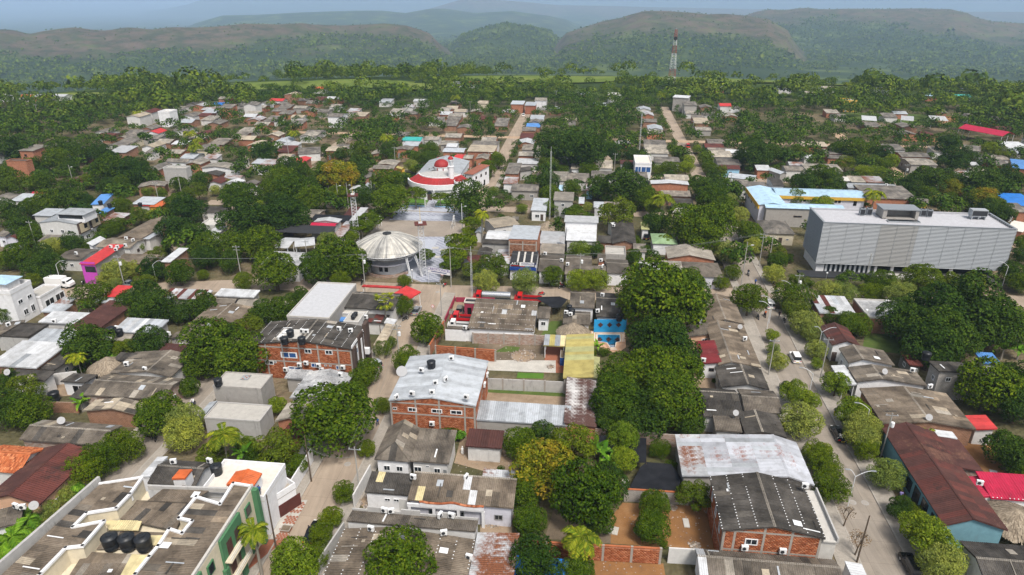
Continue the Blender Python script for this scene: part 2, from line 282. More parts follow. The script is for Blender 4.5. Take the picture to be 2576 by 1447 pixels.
def m_leaf(name, dark, mid, light, tip=None, tipw=0.0, trans=0.15, ns=0.55, amp=1.0):
    m = mat(name, mid, 0.7, 0.04); t = NT(m); wp = t.world()
    geo = t.n('NewGeometry').outputs['Random Per Island']; rnd = t.n('ObjectInfo').outputs['Random']
    c = t.ramp(geo, [(0.0, dark), (0.5, mid), (1.0, light)])
    c = t.mix(1.0, c, t.ramp(rnd, [(0.0, (0.68, 0.78, 0.8)), (0.5, (1.0, 1.0, 1.0)), (1.0, (1.22, 1.16, 0.9))]), 'MULTIPLY')
    c = t.mix(1.0, c, t.ramp(t.noise(ns, 3, wp), [(0.32, (1-.24*amp, 1-.18*amp, 1-.15*amp)), (0.68, (1+.25*amp, 1+.18*amp, 1-.05*amp))]), 'MULTIPLY')
    if tip: c = t.mix(t.ramp(t.noise(0.22, 4, wp, 0.7), [(0.5, (0, 0, 0)), (0.66, (tipw,)*3)]), c, tip)
    t.col(c)
    tr = t.n('BsdfTranslucent'); t.l(c, tr.inputs['Color']); mx = t.n('MixShader'); mx.inputs[0].default_value = trans
    t.l(t.b.outputs[0], mx.inputs[1]); t.l(tr.outputs[0], mx.inputs[2]); t.l(mx.outputs[0], t.t.nodes['Material Output'].inputs['Surface'])
    return m
m_leaf('leaf_mango', (0.023, 0.049, 0.003), (0.050, 0.091, 0.006), (0.106, 0.150, 0.011)); m_leaf('leaf_deep', (0.015, 0.037, 0.006), (0.035, 0.070, 0.009), (0.066, 0.109, 0.013)); m_leaf('leaf_lime', (0.058, 0.099, 0.005), (0.121, 0.178, 0.011), (0.213, 0.260, 0.027))
m_leaf('leaf_sage', (0.104, 0.135, 0.025), (0.192, 0.226, 0.046), (0.301, 0.335, 0.079)); m_leaf('leaf_round', (0.032, 0.064, 0.003), (0.075, 0.117, 0.005), (0.135, 0.176, 0.010)); m_leaf('leaf_olive', (0.044, 0.069, 0.006), (0.078, 0.112, 0.009), (0.122, 0.161, 0.016))
m_leaf('leaf_rust', (0.070, 0.098, 0.008), (0.140, 0.163, 0.012), (0.267, 0.221, 0.020), tip=(0.32, 0.15, 0.02), tipw=0.6); m_leaf('leaf_palm', (0.064, 0.115, 0.009), (0.148, 0.197, 0.014), (0.346, 0.332, 0.028)); m_leaf('leaf_dry', (0.140, 0.080, 0.038), (0.216, 0.125, 0.060), (0.302, 0.190, 0.090)); m_leaf('leaf_banana', (0.063, 0.156, 0.012), (0.119, 0.247, 0.021), (0.211, 0.351, 0.039)); m_leaf('leaf_forest', (0.027, 0.055, 0.009), (0.061, 0.104, 0.017), (0.107, 0.150, 0.025), trans=0.1, ns=0.07, amp=2.0); m_leaf('leaf_yellow', (0.324, 0.170, 0.007), (0.486, 0.270, 0.015), (0.594, 0.360, 0.038))
mat('bark', (0.10, 0.075, 0.055), 0.95, 0.1); mat('bark_pale', (0.24, 0.22, 0.19), 0.95, 0.1)
# ------------------------------------------------------------------ land, hills, haze
def rz_of(dx, dy, r):                                    # azimuth and height of a crest seen at dx, dy, r metres away
    d = ray(dx, dy); h = math.hypot(d.x, d.y); return math.atan2(d.x, d.y), CAMH+r*d.z/h
BASE_R = np.array([0, 560, 640, 800, 1000, 1700, 2550, 3400, 5100, 10200, 20400, 51000, 90000.0])
BASE_Z = np.array([0, 0, -8, -31, -58, -141, -182, -222, -299, -450, -712, -1239, -1900.0])
RIDGES = [   # range, width in front, width behind, floor drop, crest as seen (x, y)
 (2805, 1054, 850, [(-700,95),(-300,88),(0,76),(33,80),(75,89),(105,83),(150,78),(188,74),(225,76),(258,78),(330,73),(400,70),(500,68),(600,62),(680,60),(760,57),(819,65),(869,68),(962,63),(1020,66),(1057,78),(1102,96),(1140,115)]),
 (3230, 850, 850, [(1110,112),(1160,92),(1220,75),(1270,65),(1300,69),(1338,73),(1388,83),(1440,100)]),
 (3060, 1445, 1190, [(1370,112),(1418,84),(1463,68),(1513,55),(1558,50),(1588,40),(1621,30),(1714,29),(1789,33),(1889,43),(1932,50),(1957,66),(2000,90),(2040,110)]),
 (4590, 1870, 1530, [(1800,60),(1932,25),(2060,23),(2182,24),(2395,25),(2433,33),(2458,46),(2495,54),(2576,60),(2900,72),(3300,80)]),
 (7140, 2550, 2550, [(430,76),(501,58),(558,40),(644,38),(769,31),(894,27),(960,27),(1020,33),(1082,22),(1120,22),(1195,33),(1288,28),(1380,40),(1480,62)]),
 (11050, 3060, 2550, [(1000,40),(1080,22),(1140,4),(1180,-6),(1288,2),(1413,13),(1538,15),(1638,18),(1932,24),(2200,30),(2700,30)]),
 (20400, 5950, 10200, [(120,82),(238,73),(300,46),(360,34),(425,22),(463,14),(500,2),(560,-14),(700,-30),(1000,-34),(1500,-40),(2200,-44),(3000,-40)]),
 (28900, 6800, 10200, [(-600,60),(0,52),(150,46),(260,40),(420,30),(600,10)]),
]
def vnoise(x, y, s, seed):                               # smooth value noise
    r = np.random.default_rng(seed).random((256, 256)); x = x/s; y = y/s
    xi = np.floor(x).astype(int); yi = np.floor(y).astype(int); fx = x-xi; fy = y-yi; fx = fx*fx*(3-2*fx); fy = fy*fy*(3-2*fy)
    g = lambda i, j: r[(xi+i) & 255, (yi+j) & 255]
    return (g(0,0)*(1-fx)+g(1,0)*fx)*(1-fy)+(g(0,1)*(1-fx)+g(1,1)*fx)*fy
def land(x, y):                                          # height and how bare the slope is
    x = np.asarray(x, float); y = np.asarray(y, float); r = np.hypot(x, y); az = np.arctan2(x, y)
    base = np.interp(r, BASE_R, BASE_Z); base = np.where(y < 0, np.minimum(base, 0)*0, base); z = base.copy(); bare = np.zeros_like(z)
    n1 = vnoise(x, y, 420, 3)-0.5; n2 = vnoise(x, y, 150, 4)-0.5; n3 = vnoise(x, y, 1500, 5)-0.5
    for i, (rc, wf, wb, cr) in enumerate(RIDGES):
        a = np.array([rz_of(px, py, rc)[0] for px, py in cr]); h = np.array([rz_of(px, py, rc)[1] for px, py in cr])
        inside = (az > a[0]) & (az < a[-1]) & (y > 0)
        edge = np.clip(np.minimum(az-a[0], a[-1]-az)/0.03, 0, 1)
        cz = np.interp(az, a, h); rr = rc*(1+0.05*n3); t = np.where(r < rr, (rr-r)/wf, (r-rr)/wb)
        t = np.clip(t*(1+0.25*n1), 0, 1); s = np.where(r < rr, np.where(t < 0.16, 1-t*0.25, (0.96)*(1-np.clip((t-0.16)/0.84, 0, 1))**1.7), (0.5+0.5*np.cos(math.pi*t)))
        b0 = np.interp(np.full_like(r, rc), BASE_R, BASE_Z)
        zz = base+(cz-b0)*s*edge + np.where(r < rr, (n1*0.14+n2*0.05)*np.abs(cz-b0)*np.clip(t*3, 0, 1)*(1-t), 0)
        m = inside & (zz > z)
        bareness = np.clip((s-0.36)*3.0+n1*1.6+n2*1.2, 0, 1) if i in (0, 2, 3, 5) else np.clip(n1*1.6-0.35, 0, 1)
        zz = zz+(n2*14+(vnoise(x, y, 80, 8)-.5)*7)*np.clip((cz-b0)/60, 0, 1)*edge*(r < rr+300)*(rc < 5500); z = np.where(m, zz, z); bare = np.where(m, bareness*np.clip((cz-b0)/25, 0, 1), bare)
    return z, bare
def build_land():
    azs = np.concatenate([np.linspace(-180, -50, 27)[:-1], np.linspace(-50, 50, 401), np.linspace(50, 180, 27)[1:]])*math.pi/180
    rs = np.concatenate([[0.0], np.linspace(30, 600, 20), np.geomspace(620, 8000, 190), np.geomspace(8200, 76000, 60)])
    A, R_ = np.meshgrid(azs, rs); x = R_*np.sin(A); y = R_*np.cos(A); z, bare = land(x, y)
    v = np.stack([x, y, z], -1).reshape(-1, 3); na = len(azs); idx = np.arange(len(rs)*na).reshape(len(rs), na)
    f = np.stack([idx[:-1, :-1], idx[:-1, 1:], idx[1:, 1:], idx[1:, :-1]], -1).reshape(-1, 4)[:, ::-1]
    me = mesh_np('ground', v, f, True)
    if len(me.vertices) == len(v):
        at = me.attributes.new('bare', 'FLOAT', 'POINT'); at.data.foreach_set('value', bare.ravel().astype(np.float32))
    m = mat('land', (0.06, 0.08, 0.03), 0.95, 0.05); t = NT(m); wp = t.world()
    at = t.n('Attribute', attribute_name='bare').outputs['Fac']
    near = t.ramp(t.noise(0.035, 6, wp, 0.65), [(0.34, (0.055, 0.062, 0.026)), (0.5, (0.105, 0.092, 0.05)), (0.64, (0.19, 0.145, 0.098))])
    sep = t.n('SeparateXYZ'); t.l(wp, sep.inputs[0])
    far = t.ramp(t.noise(0.006, 6, wp, 0.6), [(0.36, (0.022, 0.04, 0.012)), (0.55, (0.04, 0.064, 0.017)), (0.66, (0.10, 0.135, 0.03)), (0.75, (0.08, 0.09, 0.035))])
    c = t.mix(t.ramp(t.math('MULTIPLY', sep.outputs[1], 0.001), [(0.40, (0, 0, 0)), (0.47, (1, 1, 1))]), near, far)
    br = t.ramp(t.noise(0.012, 6, wp, 0.7), [(0.3, (0.06, 0.052, 0.034)), (0.5, (0.125, 0.09, 0.062)), (0.7, (0.09, 0.085, 0.045))])
    pat = t.ramp(t.noise(0.02, 5, wp, 0.7), [(0.42, (0.25,)*3), (0.58, (1, 1, 1))]); c = t.mix(t.math('MULTIPLY', at, pat), c, br); t.col(c); t.bump(t.noise(0.05, 5, wp, 0.7), 0.8, 6.0)
    o = link('ground', me, m); tag(o, 'flat brown and green ground rising to wooded hills far behind the town', 'ground', kind='structure')
build_land()
def haze():
    o = MB().box(-76500, 76500, -76500, 76500, -1850, 420).build('haze', None)
    m = bpy.data.materials.new('haze_air'); m.use_nodes = True; t = m.node_tree; t.nodes.clear()
    out = t.nodes.new('ShaderNodeOutputMaterial'); v = t.nodes.new('ShaderNodeVolumePrincipled')
    v.inputs['Color'].default_value = (0.52, 0.71, 1.0, 1); v.inputs['Density'].default_value = 1.15e-4; v.inputs['Anisotropy'].default_value = 0.0
    t.links.new(v.outputs[0], out.inputs['Volume']); o.data.materials.append(m)
    tag(o, 'pale blue haze in the air over the valley', 'haze', kind='stuff')
haze()

# ------------------------------------------------------------------ leaves
def cards(p, n, s, rng, asp=0.62, tilt=0.55):            # one leaf face per point
    p = np.asarray(p); n = n+rng.normal(0, tilt, n.shape); n /= np.linalg.norm(n, axis=1, keepdims=True)+1e-9
    r = rng.normal(size=n.shape); t = np.cross(n, r); t /= np.linalg.norm(t, axis=1, keepdims=True)+1e-9; b = np.cross(n, t)
    s = np.broadcast_to(np.asarray(s, float), (len(p),))[:, None]
    v = np.stack([p-t*s*0.5, p+b*s*asp*0.5, p+t*s*0.5, p-b*s*asp*0.5], 1).reshape(-1, 3)
    return v, np.arange(len(p)*4).reshape(-1, 4)
def sph(n, rng):
    d = rng.normal(size=(n, 3)); return d/np.linalg.norm(d, axis=1, keepdims=True)
# ------------------------------------------------------------------ the far wood: one mass
FIELDS = []                                              # open pasture seen between the woods (picture x, y, half width, half height)
for q in [(640,214,210,13),(900,212,150,11),(170,246,140,13),(1900,193,440,17),(1360,200,220,12),(2390,203,190,10),(2180,168,80,8),(1050,222,90,8)]: FIELDS.append(q)
m_ground('pasture', [(0.3, (0.075, 0.115, 0.02)), (0.5, (0.12, 0.165, 0.03)), (0.7, (0.17, 0.185, 0.05))], 0.02, scale2=.3, bump=.2)
for i, (fx, fy, fw, fh) in enumerate(FIELDS):
    ring = [P(fx+fw*math.cos(a), fy+fh*math.sin(a)) for a in [k*math.pi/14 for k in range(28)]]; c = sum(ring, Vector())/28
    b = MB(); q = [(p-c)*random.uniform(.9, 1.08) for p in ring]; q = [Vector((p.x, p.y, float(land(p.x+c.x, p.y+c.y)[0])+.35+.15*i)) for p in q]; b.add(q+[Vector((0, 0, float(land(c.x, c.y)[0])+.35+.15*i))], [(k, (k+1) % 28, 28) for k in range(28)]); me = b.mesh('pasture')
    if me.polygons[0].normal.z < 0: me.flip_normals()
    tag(link('pasture', me, 'pasture', None, (c.x, c.y, 0)), ['bright green pasture left of centre behind the town', 'green clearing behind the church', 'pale pasture at the far left', 'widest green plain around the telecom tower', 'green plain left of the telecom tower', 'green clearing at the far right', 'small clearing on the wooded slope', 'small green field beyond the church street'][i], 'pasture', kind='structure')
def far_wood():
    rng = np.random.default_rng(21); V = []; n = 0
    def zone(r0, r1, dens, k, size, hgt, azm=0.74):
        cnt = int(azm*(r1*r1-r0*r0)*dens); r = np.sqrt(rng.uniform(r0*r0, r1*r1, cnt)); a = rng.uniform(-azm, azm, cnt)
        x = r*np.sin(a); y = r*np.cos(a); z, bare = land(x, y)
        keep = (bare < 0.5) | ((rng.random(cnt) < 0.10)); keep &= rng.random(cnt) < np.clip(0.4+1.3*vnoise(x, y, 140, 9), 0, 1)
        d = y*CP+(CAMH-z)*SP; px = 1288+FPX*x/d; py = 723.5-FPX*(y*SP-(CAMH-z)*CP)/d
        for fx, fy, fw, fh in FIELDS: keep &= ~((((px-fx)/fw)**2+((py-fy-7)/(fh+7))**2 < 1) & (rng.random(cnt) < 0.93))
        x, y, z = x[keep], y[keep], z[keep]; cnt = len(x)
        R_ = size*rng.lognormal(0, 0.3, cnt)*np.where(bare[keep] < .5, 1, .5); hh = hgt*R_*rng.uniform(0.8, 1.25, cnt)
        dirs = sph(cnt*k, rng); dirs[:, 2] = np.abs(dirs[:, 2])*1.1-0.25
        rad = np.repeat(R_, k)*rng.uniform(0.72, 1.08, cnt*k)
        c = np.repeat(np.stack([x, y, z+hh], 1), k, 0)
        p = c+dirs*rad[:, None]*np.array([1, 1, 0.8])
        v, _ = cards(p, dirs*np.array([1, 1, 1.2]), np.repeat(R_, k)*2.3/math.sqrt(k)*1.25, rng, 0.85, 0.3); V.append(v)
    zone(430, 640, 0.011, 150, 4.2, 1.0); zone(640, 760, 0.008, 30, 4.2, 1.0); zone(1700, 2700, 0.004, 12, 5.0, 0.9); zone(2700, 4900, 0.0042, 7, 5.0, 0.7)
    v = np.concatenate(V); o = link('forest', mesh_np('forest', v, np.arange(len(v)).reshape(-1, 4)), 'leaf_forest')
    tag(o, 'dense green woodland spreading from the town edge to the hills', 'forest', kind='stuff')
    print('forest quads', len(v)//4)
far_wood()
# ------------------------------------------------------------------ plants (unit crowns, radius 1, shared by the copies)
def crown_mesh(name, seed, lobes, lr, n, size, flat=0.85, zc=1.15, spread=0.68, box=0.0, asp=0.62, core=0.22, low=-0.72, keepin=0.72):
    rng = np.random.default_rng(seed); d = sph(lobes*3, rng); d = d[d[:, 2] > low][:lobes]
    if box:
        m = np.max(np.abs(d), axis=1, keepdims=True); d = d*(1-box)+d/m*box*0.86
    rad = lr*rng.uniform(0.75, 1.2, len(d)); c = d*spread*rng.uniform(0.85, 1.1, (len(d), 1))
    per = rng.integers(0, len(d), n); o = sph(n, rng); o[:, 2] = np.where(rng.random(n) < 0.6, np.abs(o[:, 2]), o[:, 2])
    p = c[per]+o*(rad[per]*rng.uniform(0.82, 1.06, n))[:, None]
    dd = np.linalg.norm(p[:, None, :]-c[None], axis=2)/rad[None]; keep = (dd < keepin).sum(1) == 0
    p, o = p[keep], o[keep]
    k = int(n*core); q = sph(k, rng)*rng.uniform(0.25, 0.8, (k, 1))*(spread+lr*0.4); p = np.concatenate([p, q]); o = np.concatenate([o, sph(k, rng)])
    p = p*np.array([1, 1, flat])+np.array([0, 0, zc]); s = size*rng.uniform(0.7, 1.35, len(p))
    v, f = cards(p, o+np.array([0, 0, 0.35]), s, rng, asp)
    return mesh_np(name, v, f)
def trunk_mesh(name, seed, h, r, limbs, reach, top):
    rng = random.Random(seed); b = MB(); p = Vector((0, 0, -0.06)); 
    q = Vector((rng.uniform(-.05, .05), rng.uniform(-.05, .05), h)); b.tube(p, q, r*1.25, r*0.8, 7)
    for i in range(limbs):
        a = i*6.283/limbs+rng.uniform(-.4, .4); e = Vector((math.cos(a)*reach, math.sin(a)*reach, top+rng.uniform(-.1, .25))); mid = q.lerp(e, 0.5)+Vector((0, 0, 0.08))
        b.tube(q, mid, r*0.6, r*0.38, 6, False); b.tube(mid, e, r*0.38, r*0.14, 5, False)
    return b.mesh(name)
KIND = {}   # kind: (name, [crown meshes], leaf materials, trunk mesh, crown centre height, words, bark)
def kind(k, name, words, leaf, zc, crowns, trunk, bark='bark'):
    for m in crowns: m.materials.append(MATS[leaf])
    if trunk: trunk.materials.append(MATS[bark])
    KIND[k] = (name, crowns, trunk, zc, words)
CR = lambda n, seeds, *a, **k: [crown_mesh(n, s, *a, **k) for s in seeds]
kind('m', 'mango_tree', 'broad green mango tree', 'leaf_mango', 0.98, CR('mango_crown', (1, 2, 3), 40, 0.36, 12500, 0.085, zc=0.98, flat=.95), trunk_mesh('trunk', 1, 0.55, 0.075, 6, 0.5, 0.95))
kind('d', 'mango_tree', 'dark green mango tree', 'leaf_deep', 0.98, CR('deep_crown', (4, 5, 6), 36, 0.38, 11500, 0.085, zc=0.98, flat=.95), trunk_mesh('trunk', 2, 0.5, 0.08, 6, 0.5, 0.95))
kind('o', 'spreading_tree', 'loose olive-green spreading tree', 'leaf_olive', 1.1, CR('olive_crown', (7, 8), 30, 0.31, 7500, 0.08, zc=1.1, spread=0.74, flat=0.78, core=0.06), trunk_mesh('trunk', 3, 0.6, 0.055, 7, 0.6, 1.05))
kind('l', 'street_tree', 'bright lime-green leafy tree', 'leaf_lime', 1.1, CR('lime_crown', (9, 10), 38, 0.33, 10500, 0.08, zc=1.1), trunk_mesh('trunk', 4, 0.55, 0.06, 6, 0.5, 1.0))
kind('s', 'street_tree', 'pale sage-green clipped street tree', 'leaf_sage', 1.0, CR('sage_crown', (11, 12, 13), 64, 0.29, 16000, 0.066, zc=1.0, spread=0.76, flat=0.92), trunk_mesh('trunk', 5, 0.6, 0.05, 5, 0.45, 1.0), 'bark_pale')
kind('r', 'street_tree', 'rounded clipped dark street tree', 'leaf_round', 1.0, CR('round_crown', (14, 15, 16), 100, 0.23, 15500, 0.062, zc=1.0, spread=0.82, flat=0.9), trunk_mesh('trunk', 6, 0.6, 0.055, 5, 0.4, 1.0))
kind('f', 'almond_tree', 'flat-topped layered shade tree', 'leaf_round', 1.25, CR('flat_crown', (17, 18), 44, 0.27, 8000, 0.08, zc=1.25, spread=0.78, flat=0.48, core=0.05), trunk_mesh('trunk', 7, 1.0, 0.05, 7, 0.6, 1.2), 'bark_pale')
kind('h', 'clipped_hedge_tree', 'box-clipped hedge tree', 'leaf_round', 0.82, CR('hedge_crown', (19, 20), 120, 0.23, 15000, 0.062, zc=0.82, spread=0.82, flat=0.74, box=0.7), trunk_mesh('trunk', 8, 0.5, 0.05, 5, 0.4, 0.85))
kind('k', 'clipped_hedge_tree', 'bright box-clipped hedge tree', 'leaf_lime', 0.82, CR('hedge_crown', (21, 22), 120, 0.23, 15000, 0.062, zc=0.82, spread=0.82, flat=0.74, box=0.7), trunk_mesh('trunk', 9, 0.5, 0.05, 5, 0.4, 0.85))
kind('u', 'mango_tree', 'mango tree with rust-orange new leaves', 'leaf_rust', 1.05, CR('rust_crown', (23, 24), 40, 0.35, 12000, 0.083, zc=1.05), trunk_mesh('trunk', 10, 0.5, 0.075, 6, 0.5, 0.95))
kind('b', 'garden_shrub', 'low leafy green garden shrub', 'leaf_mango', 0.62, CR('shrub_crown', (25, 26), 22, 0.36, 2600, 0.11, zc=0.62, flat=0.75), None)
kind('y', 'garden_shrub', 'small yellow-leaved garden shrub', 'leaf_yellow', 0.62, CR('shrub_crown', (27,), 18, 0.36, 1500, 0.15, zc=0.62, flat=0.9), None)
def frond_pts(a, L, rise, droop, n=9):
    return [Vector((math.cos(a)*L*t*(1-0.18*t), math.sin(a)*L*t*(1-0.18*t), rise*L*t-droop*L*t*t)) for t in [i/(n-1) for i in range(n)]]
def palm_mesh(name, seed, fronds, L, leaf, mats, up=(0.15, 1.0), fan=False):
    rng = random.Random(seed); V = []; F = []
    def q(*p): k = len(V); V.extend(p); F.append((k, k+1, k+2, k+3))
    for i in range(fronds):
        a = i*2.399+rng.uniform(-.2, .2); r = rng.uniform(*up); pts = frond_pts(a, L*rng.uniform(.85, 1.1), r, 0.45+0.5*r+rng.uniform(0, .25))
        if fan:
            e = pts[5]; d = (e-pts[4]).normalized(); s = d.cross(Vector((0, 0, 1))).normalized(); q(pts[0]-s*.02, pts[0]+s*.02, e+s*.02, e-s*.02)
            for j in range(-7, 8):
                w = (d*math.cos(j*.2)+s*math.sin(j*.2)); t = e+w*leaf*rng.uniform(.8, 1.1)-Vector((0, 0, abs(j)*.01+.12*leaf)); c = w.cross(Vector((0, 0, 1)))*leaf*.055; m = e.lerp(t, .55); q(e, m+c, t, m-c)
            continue
        for j in range(len(pts)-1):
            p0, p1 = pts[j], pts[j+1]; d = (p1-p0).normalized(); s = d.cross(Vector((0, 0, 1))).normalized(); n = s.cross(d)
            q(p0-s*.025, p0+s*.025, p1+s*.02, p1-s*.02)
            for m in range(5):
                b = p0.lerp(p1, m/5); ll = leaf*(0.5+0.6*math.sin(math.pi*min(1, (j+m/5+.8)/8.5)))
                for sg in (-1, 1):
                    t = b+(s*sg*.8+d*.55-n*(0.25+rng.uniform(0, .35))).normalized()*ll; c = d*ll*.11; mid = b.lerp(t, .5)+n*.04; q(b, mid+c, t, mid-c)
    me = mesh_np(name, np.array([tuple(v) for v in V]), np.array(F)); me.materials.append(MATS[mats]); return me
def palm_trunk(name, h, r, lean=0.0):
    b = MB(); p = Vector((0, 0, -.2))
    for i in range(5):
        q = Vector((lean*((i+1)/5)**2, 0, h*(i+1)/5)); b.tube(p, q, r*(1.3-i*.1), r*(1.2-i*.1), 7, i in (0, 4)); p = q
    me = b.mesh(name); me.materials.append(MATS['bark_pale']); return me
def banana_mesh(seed):
    rng = random.Random(seed); V = []; F = []
    for i in range(9):
        a = i*2.4+rng.uniform(-.3, .3); pts = frond_pts(a, rng.uniform(1.5, 2.3), rng.uniform(.7, 1.7), rng.uniform(.6, 1.3), 6)
        for j in range(5):
            p0, p1 = pts[j], pts[j+1]; s = (p1-p0).cross(Vector((0, 0, 1))).normalized(); w = [.05, .26, .33, .3, .2, .02]
            k = len(V); V += [p0-s*w[j], p0, p0+s*w[j], p1-s*w[j+1], p1, p1+s*w[j+1]]; V[k] = V[k]-Vector((0, 0, .1)); V[k+2] = V[k+2]-Vector((0, 0, .1)); F += [(k, k+1, k+4, k+3), (k+1, k+2, k+5, k+4)]
    me = mesh_np('banana_leaves', np.array([tuple(v) for v in V]), np.array(F)); me.materials.append(MATS['leaf_banana']); return me
PALM = {'c': ('coconut_palm', 'coconut palm with long arching fronds', palm_mesh('coconut_fronds', 3, 20, 4.2, 1.05, 'leaf_palm'), palm_trunk('palm_trunk', 7.0, .16, .5), 7.0),
        'w': ('fan_palm', 'fan palm with drooping brown skirt', palm_mesh('fan_fronds', 4, 30, 2.2, 1.15, 'leaf_palm', (-.3, 2.4), True), palm_trunk('palm_trunk', 7.0, .2), 7.0),
        'a': ('areca_palm', 'low feathery garden palm', palm_mesh('areca_fronds', 5, 16, 2.4, .75, 'leaf_banana', (.6, 1.8)), palm_trunk('palm_trunk', 1.2, .12), 1.2),
        'n': ('banana_plant', 'banana plant with broad torn leaves', banana_mesh(6), palm_trunk('stem', 1.7, .13), 1.7),
        'R': ('royal_palm', 'tall royal palm with tufted crown', palm_mesh('royal_fronds', 8, 15, 2.9, .8, 'leaf_palm', (.0, 1.2)), palm_trunk('palm_trunk', 9.0, .2), 9.0)}
THINGS = []                                              # everything that still wants a label: (object, words, noun, place)
LAND = []                                                # landmarks: (phrase, picture x, y)
def auto(o, words, noun, place, cat=None, group=None):
    THINGS.append((o, words, noun, Vector(place))); o['category'] = cat or noun
    if group: o['group'] = group
    return o
TREES_AT = []
def plant(k, dx, dy, rpx, label=None, ground=0.0, sz=1.0, R=None, base=None, rng=random.Random(5)):
    if k in PALM:
        name, words, fr, tr, H = PALM[k]; s = sz
        b = P(dx, dy, ground+H*s); o = empty(name, (b.x, b.y, ground), rng.uniform(0, 6.28)); o.scale = (s, s, s)
        t = link('trunk' if k != 'n' else 'stem', tr, None, o); c = link('crown' if k != 'n' else 'leaves', fr, None, o, (0.5 if k == 'c' else 0, 0, H)); place = (b.x, b.y, H*s); r = 2.5*s
    else:
        name, crowns, tr, zc, words = KIND[k]; Rr = R or 4.0
        for _ in range(4):
            p = P(dx, dy, ground+zc*Rr); dep = p.y*CP+(CAMH-p.z)*SP; Rr = R or rpx*(.97 if k in 'slr' else 1.04 if k in 'hk' else 1.1)*dep/FPX
        o = empty(name, (p.x, p.y, ground), rng.uniform(0, 6.28)); q = rng.uniform(.93, 1.07); o.scale = (Rr*rng.uniform(.9, 1.14), Rr*rng.uniform(.9, 1.14), Rr*q)
        if tr: link('trunk', tr, None, o)
        link('crown', rng.choice(crowns), None, o); place = p; r = Rr
    TREES_AT.append((place[0], place[1], r))
    if label: tag(o, label, 'palm' if k in PALM and k != 'n' else ('shrub' if k in 'by' else 'tree'))
    elif k in PALM: auto(o, words, 'palm' if k != 'n' else 'banana plant', place, group='palms between the houses')
    elif k in 'by': auto(o, words, 'shrub', place, group='shrubs in the yards')
    else: auto(o, words, 'tree', place, group='trees of the town')
    return o
# ------------------------------------------------------------------ houses
def clip(poly, x0, x1, y0, y1):
    def cut(ps, ax, v, sg):
        out = []
        for i in range(len(ps)):
            a, b = ps[i], ps[(i+1) % len(ps)]; da, db = sg*(a[ax]-v), sg*(b[ax]-v)
            if da >= 0: out.append(a)
            if (da < 0) != (db < 0):
                t = da/(da-db); out.append((a[0]+(b[0]-a[0])*t, a[1]+(b[1]-a[1])*t))
        return out
    for ax, v, sg in ((0, x0, 1), (0, x1, -1), (1, y0, 1), (1, y1, -1)):
        poly = cut(poly, ax, v, sg)
        if len(poly) < 3: return []
    return poly
def parea(p): return abs(sum(p[i][0]*p[(i+1) % len(p)][1]-p[(i+1) % len(p)][0]*p[i][1] for i in range(len(p))))/2
def sheet_unit(waves, amp, seg=4):
    n = waves*seg; vs = []; fs = []
    for i in range(n+1):
        z = amp*(0.5-0.5*math.cos(2*math.pi*i/seg)) if seg > 3 else (amp if (i % seg) == 1 else 0)
        vs += [(i/n, 0, z), (i/n, 1, z)]
    fs = [(2*i, 2*i+2, 2*i+3, 2*i+1) for i in range(n)]
    return vs, fs
SHEETS = {}
def sheet_mesh(m, style):
    if (m, style) not in SHEETS:
        v, f = sheet_unit(4, 0.06) if style == 'wave' else sheet_unit(3, 0.05, 3)
        me = bpy.data.meshes.new('sheet'); me.from_pydata(v, [], f); me.materials.append(MATS[m]); SHEETS[(m, style)] = me
    return SHEETS[(m, style)]
STRIPS = {}
def strip_me(m):
    if m not in STRIPS: STRIPS[m] = MB().box(0, 1, 0, 1, -.02, .03).mesh('strip'); STRIPS[m].materials.append(MATS[m])
    return STRIPS[m]
METAL = ('zinc', 'oxide', 'red_', 'crimson', 'orange_roof', 'blue', 'pale_blue', 'yellow', 'green_roof', 'bright', 'cream_sheet', 'maroon', 'turq')
NSHEET = [0]
